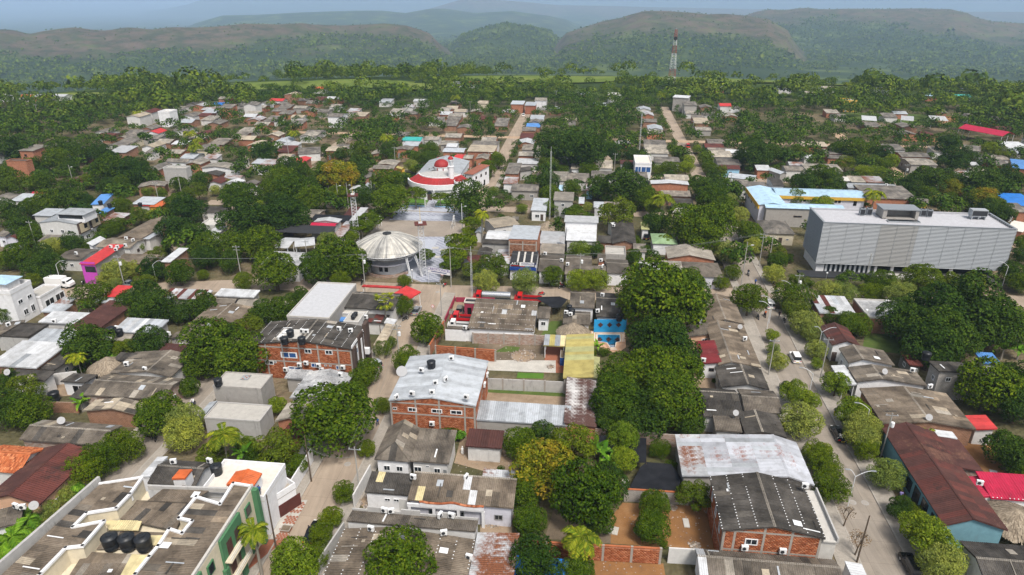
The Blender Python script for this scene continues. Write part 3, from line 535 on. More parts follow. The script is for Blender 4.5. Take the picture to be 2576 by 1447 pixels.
def lay_sheets(roof, poly, m, sw=1.05, sl=2.1, lift=0.03, mats=None, rng=random.Random(3), name='roof_sheet', bolts=False, rowm=None):
    """poly: planar 3-D polygon in house coordinates whose first edge is the eave; each sheet is a piece of its own."""
    e0, e1 = Vector(poly[0]), Vector(poly[1]); s = (e1-e0).normalized(); n = None
    for q in poly[2:]:
        c = s.cross(Vector(q)-e0)
        if c.length > 1e-3: n = c.normalized(); break
    if n.z < 0: n = -n
    t = n.cross(s)
    if sum((Vector(q)-e0).dot(t) for q in poly) < 0: t = -t
    p2 = [((Vector(q)-e0).dot(s), (Vector(q)-e0).dot(t)) for q in poly]
    xs = [q[0] for q in p2]; ys = [q[1] for q in p2]; x0, x1, y0, y1 = min(xs), max(xs), min(ys), max(ys)
    metal = m.startswith(METAL); nx = max(1, round((x1-x0)/sw)); ny = max(1, round((y1-y0)/(sl if not metal else sl*2))); cw = (x1-x0)/nx; cl = (y1-y0)/ny
    bm = MB()
    for j in range(ny):
        for i in range(nx):
            a0, a1, b0, b1 = x0+i*cw, x0+(i+1)*cw, y0+j*cl, y0+(j+1)*cl
            c = clip(p2, a0, a1, b0, b1)
            if not c: continue
            ar = parea(c)
            if bolts and ar > .9*cw*cl:
                for q in (.25, .75):
                    if rng.random() < .8: e = e0+s*(a0+q*cw)+t*(b0+.12)+n*.14; bm.add([e-s*.07-t*.07, e+s*.07-t*.07, e+s*.07+t*.07, e-s*.07+t*.07, e+n*.05], [(0, 1, 4), (1, 2, 4), (2, 3, 4), (3, 0, 4)])
            if ar < 0.06*cw*cl: continue
            mm = rowm[1] if rowm and j < rowm[0] and rng.random() < .8 else m if not mats or rng.random() > mats[1] else rng.choice(mats[0]); NSHEET[0] += 1
            dz = lift+rng.uniform(-.006, .012)
            if ar > 0.97*cw*cl:
                o = bpy.data.objects.new(name, sheet_mesh(mm, 'rib' if metal else 'wave')); C.objects.link(o); o.parent = roof
                tt = (t*cl*1.02-n*0.04); org = e0+s*(a0+rng.uniform(-.01, .01))+t*b0+n*(dz+0.042)
                o.matrix_basis = Matrix(((s.x*cw, tt.x, n.x, org.x), (s.y*cw, tt.y, n.y, org.y), (s.z*cw, tt.z, n.z, org.z), (0, 0, 0, 1)))
            else:
                k = len(c); vs = [e0+s*q[0]+t*q[1]+n*(dz+.03) for q in c]; me = bpy.data.meshes.new('sheet'); me.from_pydata(vs, [], [tuple(range(k))]); me.materials.append(MATS[mm]); link(name, me, None, roof)
    if m.startswith('fibro'):                            # repair strips, tar patches and loose battens
        for _ in range(int((x1-x0)*(y1-y0)/16)):
            u, v = rng.uniform(x0+.6, x1-1.2), rng.uniform(y0+.4, y1-1.6); l, w_ = rng.choice([(.22, 1.7), (1.6, .2), (.5, .45), (.9, 1.1), (.14, 2.2)]); c = clip(p2, u, u+l, v, v+w_)
            if not c or parea(c) < .95*l*w_: continue
            a = e0+s*u+t*v+n*(lift+.12); o = link('repair_strip', strip_me(rng.choice(['white_frame', 'fibro_pale', 'zinc', 'fibro_dark', 'fibro_tan'])), None, roof); o.matrix_basis = Matrix(((s.x*l, t.x*w_, n.x, a.x), (s.y*l, t.y*w_, n.y, a.y), (s.z*l, t.z*w_, n.z, a.z), (0, 0, 0, 1)))
    if bm.v: bm.build('roof_bolts', 'white_frame', roof)['kind'] = 'stuff'
ROOFWORD = {'fibro': 'weathered grey', 'fibro_brown': 'brownish grey', 'fibro_dark': 'dark grey', 'fibro_pale': 'pale grey', 'fibro_tan': 'tan', 'fibro_far': 'weathered grey', 'fibro_far_pale': 'pale grey', 'zinc': 'silver metal', 'zinc_white': 'white metal', 'zinc_rust': 'rust-streaked metal', 'zinc_stained': 'stained metal', 'zinc_lilac': 'lilac-grey metal', 'zinc_grey': 'grey metal', 'silver_slab': 'silvery', 'oxide_roof': 'maroon metal', 'oxide_light': 'rust-red', 'red_roof': 'bright red', 'crimson_roof': 'crimson', 'orange_roof': 'orange', 'blue_roof': 'blue', 'pale_blue_roof': 'pale blue', 'slab_roof': 'stained concrete', 'white_slab': 'white slab', 'terrace': 'cream terrace', 'bright_blue': 'vivid blue', 'green_roof': 'green', 'yellow_roof': 'yellow', 'charcoal': 'black', 'terracotta': 'terracotta', 'maroon_mottled': 'mottled maroon', 'cement_light': 'light cement', 'turquoise': 'turquoise', 'yellow_green_roof': 'yellow-green', 'clay_tile': 'clay tile', 'shade_net': 'black net', 'pavement': 'tan'}
WALLWORD = {'brick': 'brick', 'brick_brown': 'brick', 'old_brick': 'old brick', 'white_wall': 'white', 'old_white': 'stained white', 'concrete_wall': 'grey', 'mould_wall': 'mould-stained', 'cream_wall': 'cream', 'block': 'grey block', 'lavender_wall': 'lavender', 'pink_wall': 'pink', 'yellow_wall': 'yellow', 'teal_wall': 'teal', 'sky_wall': 'sky-blue', 'peach_wall': 'peach', 'magenta_wall': 'magenta', 'old_wood': 'wooden', 'green_wall': 'green'}
def rect(world, snap=True):
    q = [Vector((p.x, p.y)) for p in world]
    if len(q) == 3: q.append(q[0]+q[2]-q[1])
    u = (q[1]-q[0]).normalized()+(q[2]-q[3]).normalized()*0.6; ang = math.atan2(u.y, u.x)
    if snap:
        k = round((ang+GA)/(math.pi/2)); a2 = k*math.pi/2-GA
        if abs(ang-a2) < math.radians(17): ang = a2
    ux = Vector((math.cos(ang), math.sin(ang))); vy = Vector((-ux.y, ux.x))
    c = sum(q, Vector((0, 0)))/4; w = abs(((q[1]-q[0]).dot(ux)+(q[2]-q[3]).dot(ux))/2); d = ((q[3]-q[0]).dot(vy)+(q[2]-q[1]).dot(vy))/2
    return c, ang, max(w, 1.5), max(abs(d), 1.5)
FOOT = []                                                # footprints (x, y, radius, w, d, angle)
RING = MB(); RING.box(-.5, -.42, -.06, .06, -.5, .5).box(.42, .5, -.06, .06, -.5, .5).box(-.42, .42, -.06, .06, -.5, -.4).box(-.42, .42, -.06, .06, .4, .5).box(-.025, .025, -.05, .05, -.4, .4)
RINGME = {}
PANE = MB().box(-.43, .43, -.012, .012, -.42, .42).mesh('pane'); PANE2 = MB().box(-.43, .43, -.012, .012, -.42, .42).mesh('pane'); PANE.materials.append(MATS['glass_dark']); PANE2.materials.append(MATS['glass_blue'])
DOOR = {}
def face(root, side, w, d, s, z, ww, hh, name='window', frame='white_frame', pane=None, proud=0.0):
    if side == 'f': loc = (-w/2+s*w, -d/2-.03-proud, z); rz = 0
    elif side == 'b': loc = (w/2-s*w, d/2+.03+proud, z); rz = math.pi
    elif side == 'r': loc = (w/2+.03+proud, -d/2+s*d, z); rz = math.pi/2
    else: loc = (-w/2-.03-proud, d/2-s*d, z); rz = -math.pi/2
    if frame not in RINGME: me = RING.mesh('window'); me.materials.append(MATS[frame]); RINGME[frame] = me
    if name == 'window':
        o = link('window', RINGME[frame], None, root, loc, rz); o.scale = (ww, 1, hh); link('pane', PANE2 if pane == 'blue' else PANE, None, o)
    else:
        if frame not in DOOR: me = MB().box(-.5, .5, -.04, .04, -.5, .5).mesh('door'); me.materials.append(MATS[frame]); DOOR[frame] = me
        o = link(name, DOOR[frame], None, root, loc, rz); o.scale = (ww, 1, hh)
    return o
def gable_polys(w, d, h, rise, roof, rp, oh):
    W, D = w/2, d/2; X = -W+rp*w
    if roof == 'gx': Y = -D+rp*d; return [[(-W, -D, h), (W, -D, h), (W, Y, h+rise), (-W, Y, h+rise)], [(W, D, h), (-W, D, h), (-W, Y, h+rise), (W, Y, h+rise)]]
    if roof == 'gy': return [[(-W, D, h), (-W, -D, h), (X, -D, h+rise), (X, D, h+rise)], [(W, -D, h), (W, D, h), (X, D, h+rise), (X, -D, h+rise)]]
    if roof == 'mf': return [[(-W, -D, h), (W, -D, h), (W, D, h+rise), (-W, D, h+rise)]]
    if roof == 'mb': return [[(W, D, h), (-W, D, h), (-W, -D, h+rise), (W, -D, h+rise)]]
    if roof == 'ml': return [[(-W, D, h), (-W, -D, h), (W, -D, h+rise), (W, D, h+rise)]]
    if roof == 'mr': return [[(W, -D, h), (W, D, h), (-W, D, h+rise), (-W, -D, h+rise)]]
    if roof == 'pyr': return [[(-W, -D, h), (W, -D, h), (0, 0, h+rise)], [(W, -D, h), (W, D, h), (0, 0, h+rise)], [(W, D, h), (-W, D, h), (0, 0, h+rise)], [(-W, D, h), (-W, -D, h), (0, 0, h+rise)]]
    k = min(W, D)*0.9
    if roof == 'hip':
        if w >= d: a, b = (-W+k, 0, h+rise), (W-k, 0, h+rise); return [[(-W, -D, h), (W, -D, h), b, a], [(W, D, h), (-W, D, h), a, b], [(W, -D, h), (W, D, h), b], [(-W, D, h), (-W, -D, h), a]]
        a, b = (0, -D+k, h+rise), (0, D-k, h+rise); return [[(-W, D, h), (-W, -D, h), a, b], [(W, -D, h), (W, D, h), b, a], [(-W, -D, h), (W, -D, h), a], [(W, D, h), (-W, D, h), b]]
    if roof == 'hipf':
        a, b = (0, -D+k, h+rise), (0, D, h+rise); return [[(-W, D, h), (-W, -D, h), a, b], [(W, -D, h), (W, D, h), b, a], [(-W, -D, h), (W, -D, h), a]]
    return []
def slab_of(polys, th=0.1, drop=0.0):
    b = MB()
    for p in polys:
        n = (Vector(p[1])-Vector(p[0])).cross(Vector(p[2])-Vector(p[0])).normalized(); n = n if n.z > 0 else -n
        top = [Vector(q)-n*drop for q in p]; bot = [q-Vector((0, 0, th)) for q in top]; k = len(p)
        b.add(top+bot, [tuple(range(k)), tuple(range(2*k-1, k-1, -1))]+[(i, k+i, k+(i+1) % k, (i+1) % k) for i in range(k)])
    return b
def walls_mesh(w, d, h, rise, roof, rp, z0=-0.4):
    W, D = w/2, d/2; X = -W+rp*w; Y = -D+rp*d
    t = {'gx': [h, h, h, h], 'gy': [h]*4, 'mf': [h, h, h+rise, h+rise], 'mb': [h+rise, h+rise, h, h], 'ml': [h, h+rise, h+rise, h], 'mr': [h+rise, h, h, h+rise]}.get(roof, [h]*4)
    c = [(-W, -D), (W, -D), (W, D), (-W, D)]; v = [(x, y, z0) for x, y in c]+[(c[i][0], c[i][1], t[i]) for i in range(4)]; f = [[0, 1, 5, 4], [1, 2, 6, 5], [2, 3, 7, 6], [3, 0, 4, 7]]
    if roof == 'gy': v += [(X, -D, h+rise), (X, D, h+rise)]; f[0] = [0, 1, 5, 8, 4]; f[2] = [2, 3, 7, 9, 6]
    if roof == 'gx': v += [(-W, Y, h+rise), (W, Y, h+rise)]; f[3] = [3, 0, 4, 8, 7]; f[1] = [1, 2, 6, 9, 5]
    b = MB(); b.add(v, [tuple(x) for x in f]); return b
HOUSES = {}
def house(t, z, pts, roof='gx', rise=1.0, rm='fibro', wall='white_wall', label=None, lm=None, name='house', sheets=None, oh=0.35, rp=0.5, z0=0.0, wins=None, snap=True, sw=1.05, sl=2.1, mats=None, parapet=0.5, pm=None, key=None, cat='house', bolts=False, rowm=None, rmr=None, open_=False, pw=None):
    wp = [PT(t, x, y, z) for x, y in pts] if t != 'W' else [Vector(p) for p in pts]
    c, ang, w, d = rect(wp, snap); root = empty(name, (c.x, c.y, z0), ang); h = z-z0
    FOOT.append((c.x, c.y, math.hypot(w, d)/2, w, d, ang)); px, py = proj((c.x, c.y, z)); far = py < 640
    if sheets is None: sheets = py > 735 and roof != 'flat'
    if roof == 'flat':
        ww, dd = w, d; hb = h
        wallm = walls_mesh(w, d, hb, 0, 'flat', .5)
        if not open_: wallm.build('wall', wall, root)
        MB().box(-w/2-.05, w/2+.05, -d/2-.05, d/2+.05, hb, hb+.16).build('roof', rm, root)
        if parapet:
            th = .16; pm = pm or wall; e = .06
            for a in ((-w/2-e, w/2+e, -d/2-e, -d/2-e+th), (-w/2-e, w/2+e, d/2+e-th, d/2+e), (-w/2-e, -w/2-e+th, -d/2-e+th, d/2+e-th), (w/2+e-th, w/2+e, -d/2-e+th, d/2+e-th)): MB().box(*a, hb+.1, hb+.16+parapet).build('parapet', pm, root)
    else:
        polys = gable_polys(w, d, h, rise, roof, rp, oh); ww, dd = w-2*oh, d-2*oh
        k = rise*oh/(max(.5, (d if roof in ('gx', 'mf', 'mb') else w)*(.5 if roof[0] == 'g' else 1)))
        if not open_: walls_mesh(ww, dd, h+k-.06, max(0, rise-2*k) if roof[0] == 'm' else rise-k, roof, rp).build('wall', wall, root)
        r = slab_of(polys, .09, .05 if sheets else 0).build('roof', rm, root)
        if rmr and not sheets:
            r.data.materials.append(MATS[rmr])
            for i, pl in enumerate(r.data.polygons):
                if i >= len(r.data.polygons)//2: pl.material_index = 1
        if sheets:
            for i, pl in enumerate(polys): lay_sheets(r, pl, (rmr if rmr and i == 1 else rm), sw, sl, mats=mats, bolts=bolts, rowm=rowm if i == 0 else None)
        if roof in ('gx', 'gy') and not far:
            b = MB()
            if roof == 'gx': b.bar((-w/2, -d/2+rp*d, h+rise+.05), (w/2, -d/2+rp*d, h+rise+.05), .32, .07)
            else: b.bar((-w/2+rp*w, -d/2, h+rise+.05), (-w/2+rp*w, d/2, h+rise+.05), .32, .07)
            b.build('ridge_cap', 'fibro_pale' if rm.startswith('fibro') else rm, r)
    if open_:
        for sx in (-1, 1):
            for i in range(max(2, int(d/4)+1)):
                yy = -d/2+.3+i*(d-.6)/max(1, int(d/4)); zt = h+ (rise*(yy+d/2)/d if roof == 'mf' else rise*(d/2-yy)/d if roof == 'mb' else 0)-.1
                MB().tube((sx*(w/2-.3), yy, -.3), (sx*(w/2-.3), yy, zt), .08, n=6).build('post', 'white_frame' if open_ is True else open_, root)
    rg = random.Random(int(abs(c.x*13+c.y*7)))
    if wins is None and not open_:
        wins = []
        if not far or rg.random() < .5:
            st = max(1, int(h/2.9)); n = max(1, int(ww/4.2)); fr = rg.choice(['white_frame', 'steel', 'brown_clad'])
            for k in range(st):
                for i in range(n):
                    if rg.random() < .75: wins.append(('f', (i+.5+rg.uniform(-.15, .15))/n, 1.6+2.8*k, rg.uniform(.9, 1.4), rg.uniform(.8, 1.1), 'window', fr))
            sd = 'l' if px > 1288 else 'r'; n = max(1, int(dd/5))
            for k in range(st):
                for i in range(n):
                    if rg.random() < .6: wins.append((sd, (i+.5)/n, 1.6+2.8*k, 1.0, .9, 'window', fr))
            if rg.random() < .7: wins.append(('f', rg.uniform(.2, .8)*.5, 1.05, .95, 2.1, 'door', rg.choice(['brown_clad', 'old_wood', 'steel', 'white_frame'])))
    for q in wins or []:
        face(root, q[0], ww, dd, q[1], q[2], q[3], q[4], q[5] if len(q) > 5 else 'window', q[6] if len(q) > 6 else 'white_frame', q[7] if len(q) > 7 else None)
    if label: tag(root, label, cat)
    else:
        a = 'two-storey' if h > 5 else ('low' if w*d > 60 else 'small'); auto(root, f"{a} {WALLWORD.get(pw or wall, 'plain')} house with {ROOFWORD.get(rm, 'grey')} roof", 'house', (c.x, c.y, z), 'house', 'houses of the town')
    if lm: LAND.append((lm, px, py))
    if key: HOUSES[key] = (root, c, ang, w, d, h)
    return root
def frame_bricks(root, side, w, d, z0, z1, cols, beams, brick='brick_piece', skip=(), top=None):
    """brick infill between concrete columns on one wall: loose bricks with recessed joints."""
    L = w if side in 'fb' else d; half = (d if side in 'fb' else w)/2; bw, bh, g = .42, .21, .025; V = []; F = []; rg = random.Random(int(L*100))
    rz = {'f': 0, 'r': math.pi/2, 'b': math.pi, 'l': -math.pi/2}[side]; row = 0; z = z0
    ht = top or (lambda s: z1)
    while z+bh < z1+2.5:
        x = -L/2+(.21 if row % 2 else 0)
        while x+bw < L/2:
            m = x+bw/2; ok = z+bh < ht((m+L/2)/L) and not any(a-.5*bw < m < b+.5*bw and c0-bh < z < c1 for a, b, c0, c1 in skip)
            if ok:
                k = len(V); y = -half-.03-rg.uniform(0, .008); x0, x1, a, b = x+g/2, x+bw-g/2, z+g/2, z+bh-g/2
                V += [(x0, y, a), (x1, y, a), (x1, y, b), (x0, y, b), (x0, -half+.01, a), (x1, -half+.01, a), (x1, -half+.01, b), (x0, -half+.01, b)]; F += [(0+k, 1+k, 2+k, 3+k), (1+k, 5+k, 6+k, 2+k), (4+k, 0+k, 3+k, 7+k), (3+k, 2+k, 6+k, 7+k), (4+k, 5+k, 1+k, 0+k)]
            x += bw
        z += bh; row += 1
    if V:
        o = link('brickwork', mesh_np('brickwork', np.array(V), np.array(F)), brick, root, None, rz); o['kind'] = 'stuff'
    for cx in cols: MB().box(-L/2+cx*L-.15, -L/2+cx*L+.15, -half-.05, -half+.05, -.2, ht(cx)-.03).build('column', 'concrete_frame', root, None, rz)
    for bz in beams: MB().box(-L/2, L/2, -half-.045, -half+.05, bz-.14, bz+.14).build('beam', 'concrete_frame', root, None, rz)
def wallseg(t, p0, p1, h, m='brick', th=.2, label=None, cap=None, z=0.0, cols=0, name='boundary_wall'):
    a = PT(t, *p0, z); b = PT(t, *p1, z); L = (b-a).length; ang = math.atan2(b.y-a.y, b.x-a.x); o = empty(name, ((a.x+b.x)/2, (a.y+b.y)/2, z), ang)
    n = max(1, int(L/3.2)) if cols else 1
    MB().box(-L/2, L/2, -th/2, th/2, -.3, h).build('wall', m, o)
    for i in range(n+1 if cols else 0): x = -L/2+i*L/n; MB().box(x-.16, x+.16, -th/2-.04, th/2+.04, -.3, h+.12).build('pillar', 'concrete_frame', o)
    if cap: MB().box(-L/2-.02, L/2+.02, -th/2-.05, th/2+.05, h, h+.09).build('coping', cap, o)
    if label: tag(o, label, 'wall')
    else: auto(o, f"{WALLWORD.get(m, 'plain')} boundary wall of a yard", 'wall', ((a.x+b.x)/2, (a.y+b.y)/2, h), 'wall', 'yard walls')
    return o
def sheet_ground(name, t, pts, m, z=0.008, label=None, kind_='structure'):
    q = [PT(t, x, y, 0) for x, y in pts] if t != 'W' else [Vector(p) for p in pts]
    c = sum(q, Vector())/len(q); b = MB(); b.add([(p.x-c.x, p.y-c.y, 0) for p in q], [tuple(range(len(q)))]); me = b.mesh(name)
    if me.polygons[0].normal.z < 0: me.flip_normals()
    o = link(name, me, m, None, (c.x, c.y, z)); tag(o, label or f'{name.replace("_", " ")} on the ground between the houses', name.replace('_', ' '), kind=kind_); return o
# ------------------------------------------------------------------ streets, kerbs, yards
def strip_pts(pts, off):
    out = []
    for i, p in enumerate(pts):
        a = pts[max(0, i-1)]; b = pts[min(len(pts)-1, i+1)]; d = (b-a).normalized(); n = Vector((d.y, -d.x, 0)); out.append(p+n*off)
    return out
def ribbon(name, pts, o0, o1, z0, z1, m, label=None, cat=None, parent=None):
    L, R_ = strip_pts(pts, o0), strip_pts(pts, o1); b = MB(); n = len(pts)
    if z1 == z0: b.add([(p.x, p.y, z0) for p in L]+[(p.x, p.y, z0) for p in R_],[(i, n+i, n+i+1, i+1) for i in range(n-1)])
    else:
        b.add([(p.x, p.y, z1) for p in L]+[(p.x, p.y, z1) for p in R_]+[(p.x, p.y, z0) for p in L]+[(p.x, p.y, z0) for p in R_],
              [(i, n+i, n+i+1, i+1) for i in range(n-1)]+[(i, i+1,2*n+i+1,2*n+i) for i in range(n-1)]+[(n+i+1, n+i, 3*n+i, 3*n+i+1) for i in range(n-1)])
    o = b.build(name, m, parent); me = o.data
    if me.polygons[0].normal.z < 0: me.flip_normals()
    if label: tag(o, label, cat or 'road', kind='structure')
    return o
def street(px, w, m, words, kerb=True, side=2.2, z=0.012, sidem='pavement', sides=(-1,1), pix=False):
    pts = [P(*q) if pix else ab(*q) for q in px]; fine = []
    for i in range(len(pts)-1):
        k = max(1, int((pts[i+1]-pts[i]).length/12))
        fine += [pts[i].lerp(pts[i+1], j/k) for j in range(k)]
    fine.append(pts[-1]); r = ribbon('road', fine, -w/2, w/2, z, z, m, f'{words} road','road')
    for s in sides:
        if kerb: ribbon('kerb', fine, s*w/2, s*(w/2+.22),-.1,.15,'curb', f'{"right" if s > 0 else "left"}-hand kerb of the {words} road','kerb')
        if side: ribbon('pavement', fine, s*(w/2+.22), s*(w/2+.22+side),.0,.13, sidem, f'{"right" if s > 0 else "left"}-hand pavement of the {words} road','pavement')
    return fine
S_L1 = street([(-36.7,45),(-36.7,149.5)],6.4,'road','tan concrete left street in front of the plaza', side=2.6)
S_L2 = street([(-36.6,222),(-36.6,262)],6.0,'road','long straight tan street beside the church', side=1.4)
street([(-36.6,269),(-36.6,430)],5.6,'road','long straight tan street running away behind the church', kerb=False, side=0)
S_R1 = street([(41.2,45),(41.6,120),(42.2,149)],6.2,'road_grey','right-hand tree-lined concrete street', side=3.0)
street([(42.4,158),(43.0,216)],6.4,'road_grey','shaded street beside the grey louvred block', side=1.6)
street([(43.4,222),(44.4,430)],5.4,'road','far stretch of the tree-lined right-hand street', kerb=False, side=0)
street([(-70.5,60),(-70.2,112),(-72.5,141)],5.4,'road_grey','narrow lane behind the apartment block', side=1.6)
S_C1 = street([(-60,778),(150,740),(330,729),(700,714),(950,726),(1110,733),(1398,738),(1900,741),(2150,748),(2640,762)],7.4,'road','wide cross street in front of the plaza', kerb=False, side=0, z=0.017, pix=True)
street([(-36,217.5),(42,217.5)],5.6,'road','cross street behind the motorcycle shop', kerb=False, side=0, z=0.021)
street([(-130,214),(-68,216)],5.6,'road','cross street left of the plaza', kerb=False, side=0, z=0.021)
street([(-150,262),(-40,265),(43,265.5),(140,262)],5.6,'road','cross street behind the church', kerb=False, side=0, z=0.021)
street([(-118,158),(-116,330)],5.4,'road','left-hand side street of the town', kerb=False, side=0, z=0.017)
street([(122,158),(123,360)],5.4,'dirt_road','right-hand dirt street past the school', kerb=False, side=0, z=0.017)
street([(-160,332),(170,332)],5.0,'dirt_road','far dirt cross street of the town', kerb=False, side=0, z=0.024)
# painted and paved details
sheet_ground('plaza','11',[(940,1070),(1160,880),(1330,720),(1440,622),(2000,640),(2130,690),(2100,930),(1850,1395),(1620,1392),(1480,1325),(1160,1335),(1100,1180)],'court',.03,'brown concrete plaza with a sports court in front of the church')
sheet_ground('plaza_paving','11',[(1335,768),(1480,625),(1700,628),(1960,640),(2095,700),(2090,783)],'plaza_tile',.036,'lilac-grey patterned paving between the court and the church')
for i, q in enumerate([[(1390,690),(1470,640),(1590,645),(1545,695)],[(1560,696),(1620,650),(1750,652),(1730,700)],[(1760,701),(1780,653),(1950,662),(1990,708)],[(1410,750),(1520,722),(1960,735),(1990,760)]]): sheet_ground('plaza_slab','11', q, 'plaza_plain',.042, None)['label'] = ['leftmost','middle','rightmost','widest front'][i]+' plain lilac slab panel of the upper plaza paving'
sheet_ground('plaza_paving','11',[(1560,935),(1970,936),(1840,1392),(1660,1392),(1490,1318),(1520,1180)],'plaza_tile',.036,'lilac-grey patterned paving beside the domed kiosk')
sheet_ground('plaza_slab','11',[(1660,962),(1835,964),(1760,1075),(1650,1080)],'plaza_plain',.042,'plain lilac slab behind the lattice lighting tower')
sheet_ground('plaza_slab','11',[(1540,1200),(1640,1180),(1600,1370),(1480,1305)],'plaza_plain',.042,'plain lilac slab beside the kiosk steps')
sheet_ground('plaza_strip','11',[(1450,668),(1990,690),(1990,700),(1440,676)],'court',.046,'brown strip crossing the upper plaza paving')
for i, q in enumerate([(1470,1150),(1770,1040),(1800,1130),(1850,1060)]): sheet_ground('bare_patch','11',[(q[0], q[1]),(q[0]+70, q[1]-4),(q[0]+60, q[1]+16),(q[0]-5, q[1]+18)],'old_slab',.048,['first','second','third','fourth'][i]+' worn pale patch in the plaza paving from the kiosk')
sheet_ground('church_path','11',[(1705,628),(1790,632),(1835,562),(1745,560)],'plaza_tile',.04,'paved path from the plaza gate to the church door')
sheet_ground('church_lawn','11',[(1500,610),(1700,622),(1740,560),(1530,545)],'lawn',.032,'dark lawn left of the church path')
sheet_ground('church_lawn','11',[(1800,620),(1960,632),(1960,565),(1840,560)],'lawn',.032,'green lawn right of the church path')
sheet_ground('soil_yard','23',[(990,1130),(2110,1200),(2060,760),(1110,720),(1000,860)],'orange_soil',.02,'orange bare soil yard beside the brick house')
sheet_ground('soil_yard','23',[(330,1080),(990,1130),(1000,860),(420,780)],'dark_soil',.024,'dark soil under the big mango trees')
sheet_ground('soil_yard','23',[(780,1540),(1560,1560),(1520,1330),(820,1290)],'orange_soil',.02,'orange soil patch in front of the red brick wall')
sheet_ground('soil_yard','22',[(-330,1180),(530,1215),(530,1090),(-300,1040)],'soil',.02,'tan soil yard behind the long zinc shed')
sheet_ground('soil_yard','22',[(-360,760),(320,740),(330,590),(-330,560)],'dark_soil',.02,'weedy soil lot in front of the painted wall')
sheet_ground('grass_patch','22',[(-180,650),(60,650),(80,600),(-60,590)],'grass',.026,'grass patch in the weedy lot')
sheet_ground('concrete_yard','22',[(-350,830),(440,860),(440,735),(-330,730)],'old_slab',.026,'worn pale concrete slab yard')
sheet_ground('grass_patch','22',[(45,912),(315,918),(320,865),(60,855)],'lawn',.028,'bright green grass strip by the concrete yard')
sheet_ground('tiled_yard','22',[(325,860),(520,860),(535,590),(330,600)],'red_paving',.024,'reddish tiled yard under the patchwork shed')
sheet_ground('grass_patch','22',[(-330,1050),(530,1100),(530,1060),(-330,1010)],'grass',.024,'weeds along the old block wall')
sheet_ground('soil_yard','12',[(1920,420),(2170,420),(2170,180),(2000,130),(1960,260)],'soil',.02,'sandy fire station yard with parked trucks')
sheet_ground('soil_yard','13',[(1990,320),(2572,480),(2572,220),(2060,60)],'soil',.02,'tan soil yard behind the white house')
sheet_ground('soil_yard','13',[(2250,1040),(2572,1060),(2572,900),(2260,860)],'soil',.02,'rubble-strewn soil beside the courtyard house')
sheet_ground('front_court','13',[(1100,800),(2290,870),(2290,760),(1130,640)],'old_slab',.02,'narrow cement court between two grey roofs')
sheet_ground('grass_patch','22',[(290,480),(490,490),(500,340),(390,340)],'grass',.024,'grass behind the fire station')
sheet_ground('soil_yard','22',[(1790,1040),(2080,1030),(2060,890),(1820,880)],'soil',.02,'brown soil yard beside the maroon annex')
sheet_ground('yard','32',[(950,620),(1420,680),(1300,500),(980,430)],'grass',.02,'overgrown grassy lot behind the maroon gabled house')
sheet_ground('soil_yard','33',[(1950,430),(2400,460),(2300,120),(1960,120)],'orange_soil',.02,'orange soil yard behind the long maroon roof')
sheet_ground('yard','02',[(430,1120),(760,1080),(740,940),(500,950)],'soil',.02,'cluttered soil yard with a black tank')
sheet_ground('red_forecourt','13',[(-260,1560),(150,1210),(300,1100),(130,1095),(-300,1447)],'red_paving',.14,'red tiled forecourt beside the green apartment facade')
sheet_ground('pavement','13',[(140,1090),(300,1090),(520,700),(340,690)],'old_slab',.14,'cream pavement inlaid with diamond tiles')
def diamonds():
    g = bpy.data.objects.new('tiled_pavement', MB().box(-.5,.5,-.5,.5,-.12,-.03).mesh('bed')); g.data.materials.append(MATS['old_slab']); C.objects.link(g); c = PT('13',290,920,.15); g.location = c; g.scale = (1,1,1); tag(g, 'diamond-patterned terracotta tiles set in the left pavement','pavement', kind='structure')
    me = MB().box(-.27,.27,-.27,.27,0,.012).mesh('tile'); me.materials.append(MATS['red_paving'])
    qd = [(185,1085),(300,1088),(500,715),(385,705)]
    for i in range(24):
        if i in (4,8,9,15,16,19): continue
        for j in range(7):
            if (i+j) % 2: continue
            u, v = (j+.5)/7,(i+.5)/24; x = (qd[0][0]*(1-u)+qd[1][0]*u)*(1-v)+(qd[3][0]*(1-u)+qd[2][0]*u)*v; y = (qd[0][1]*(1-u)+qd[1][1]*u)*(1-v)+(qd[3][1]*(1-u)+qd[2][1]*u)*v
            o = link('tile', me, None, None, PT('13', x, y, .145),-GA+math.pi/4); o.parent = g; o.matrix_parent_inverse = Matrix.Translation(-c); o.scale = (.62,.62,1)
diamonds()
# ------------------------------------------------------------------ the houses, from near to far
H = house
PATCH = (['fibro_pale','fibro_dark','fibro_tan'],.05); TANP = (['fibro_tan','fibro_pale'],.06); CLEAR = (['zinc_white','cream_sheet'],.03)
# lower left
H('03',3.2,[(90,130),(1060,100),(1290,-95),(420,-65)],'gx',.9,'fibro','old_brick', mats=PATCH)
H('03',3.6,[(-230,690),(400,745),(960,205),(500,175)],'gy',1.3,'oxide_roof','peach_wall','long maroon metal roof house left of the clipped hedge','long maroon-roofed house', rp=.5, rmr='oxide_light', mats=(['cream_sheet','zinc'],.05), key='maroonleft')
H('03',3.4,[(-260,395),(170,420),(520,160),(-40,155)],'gx',1.3,'clay_tile','old_white','terracotta clay-tiled house at the left edge','clay-tiled house', sheets=False, key='clay')
H('03',3.0,[(-160,1030),(60,940),(380,800),(-20,755)],'mf',.5,'fibro','white_wall','low grey-roofed house with curved white parapet', snap=False)
H('03',5.2,[(1480,530),(1960,560),(2140,330),(1690,285)],'gx',.9,'fibro_dark','white_wall','grey gabled roof behind the white terrace house', rp=.55)
H('03',5.0,[(1400,458),(1490,482),(1705,270),(1590,263)],'ml',.3,'zinc_white','white_wall','white zinc strip roof along the narrow lane', sheets=True, oh=.1, wins=[])
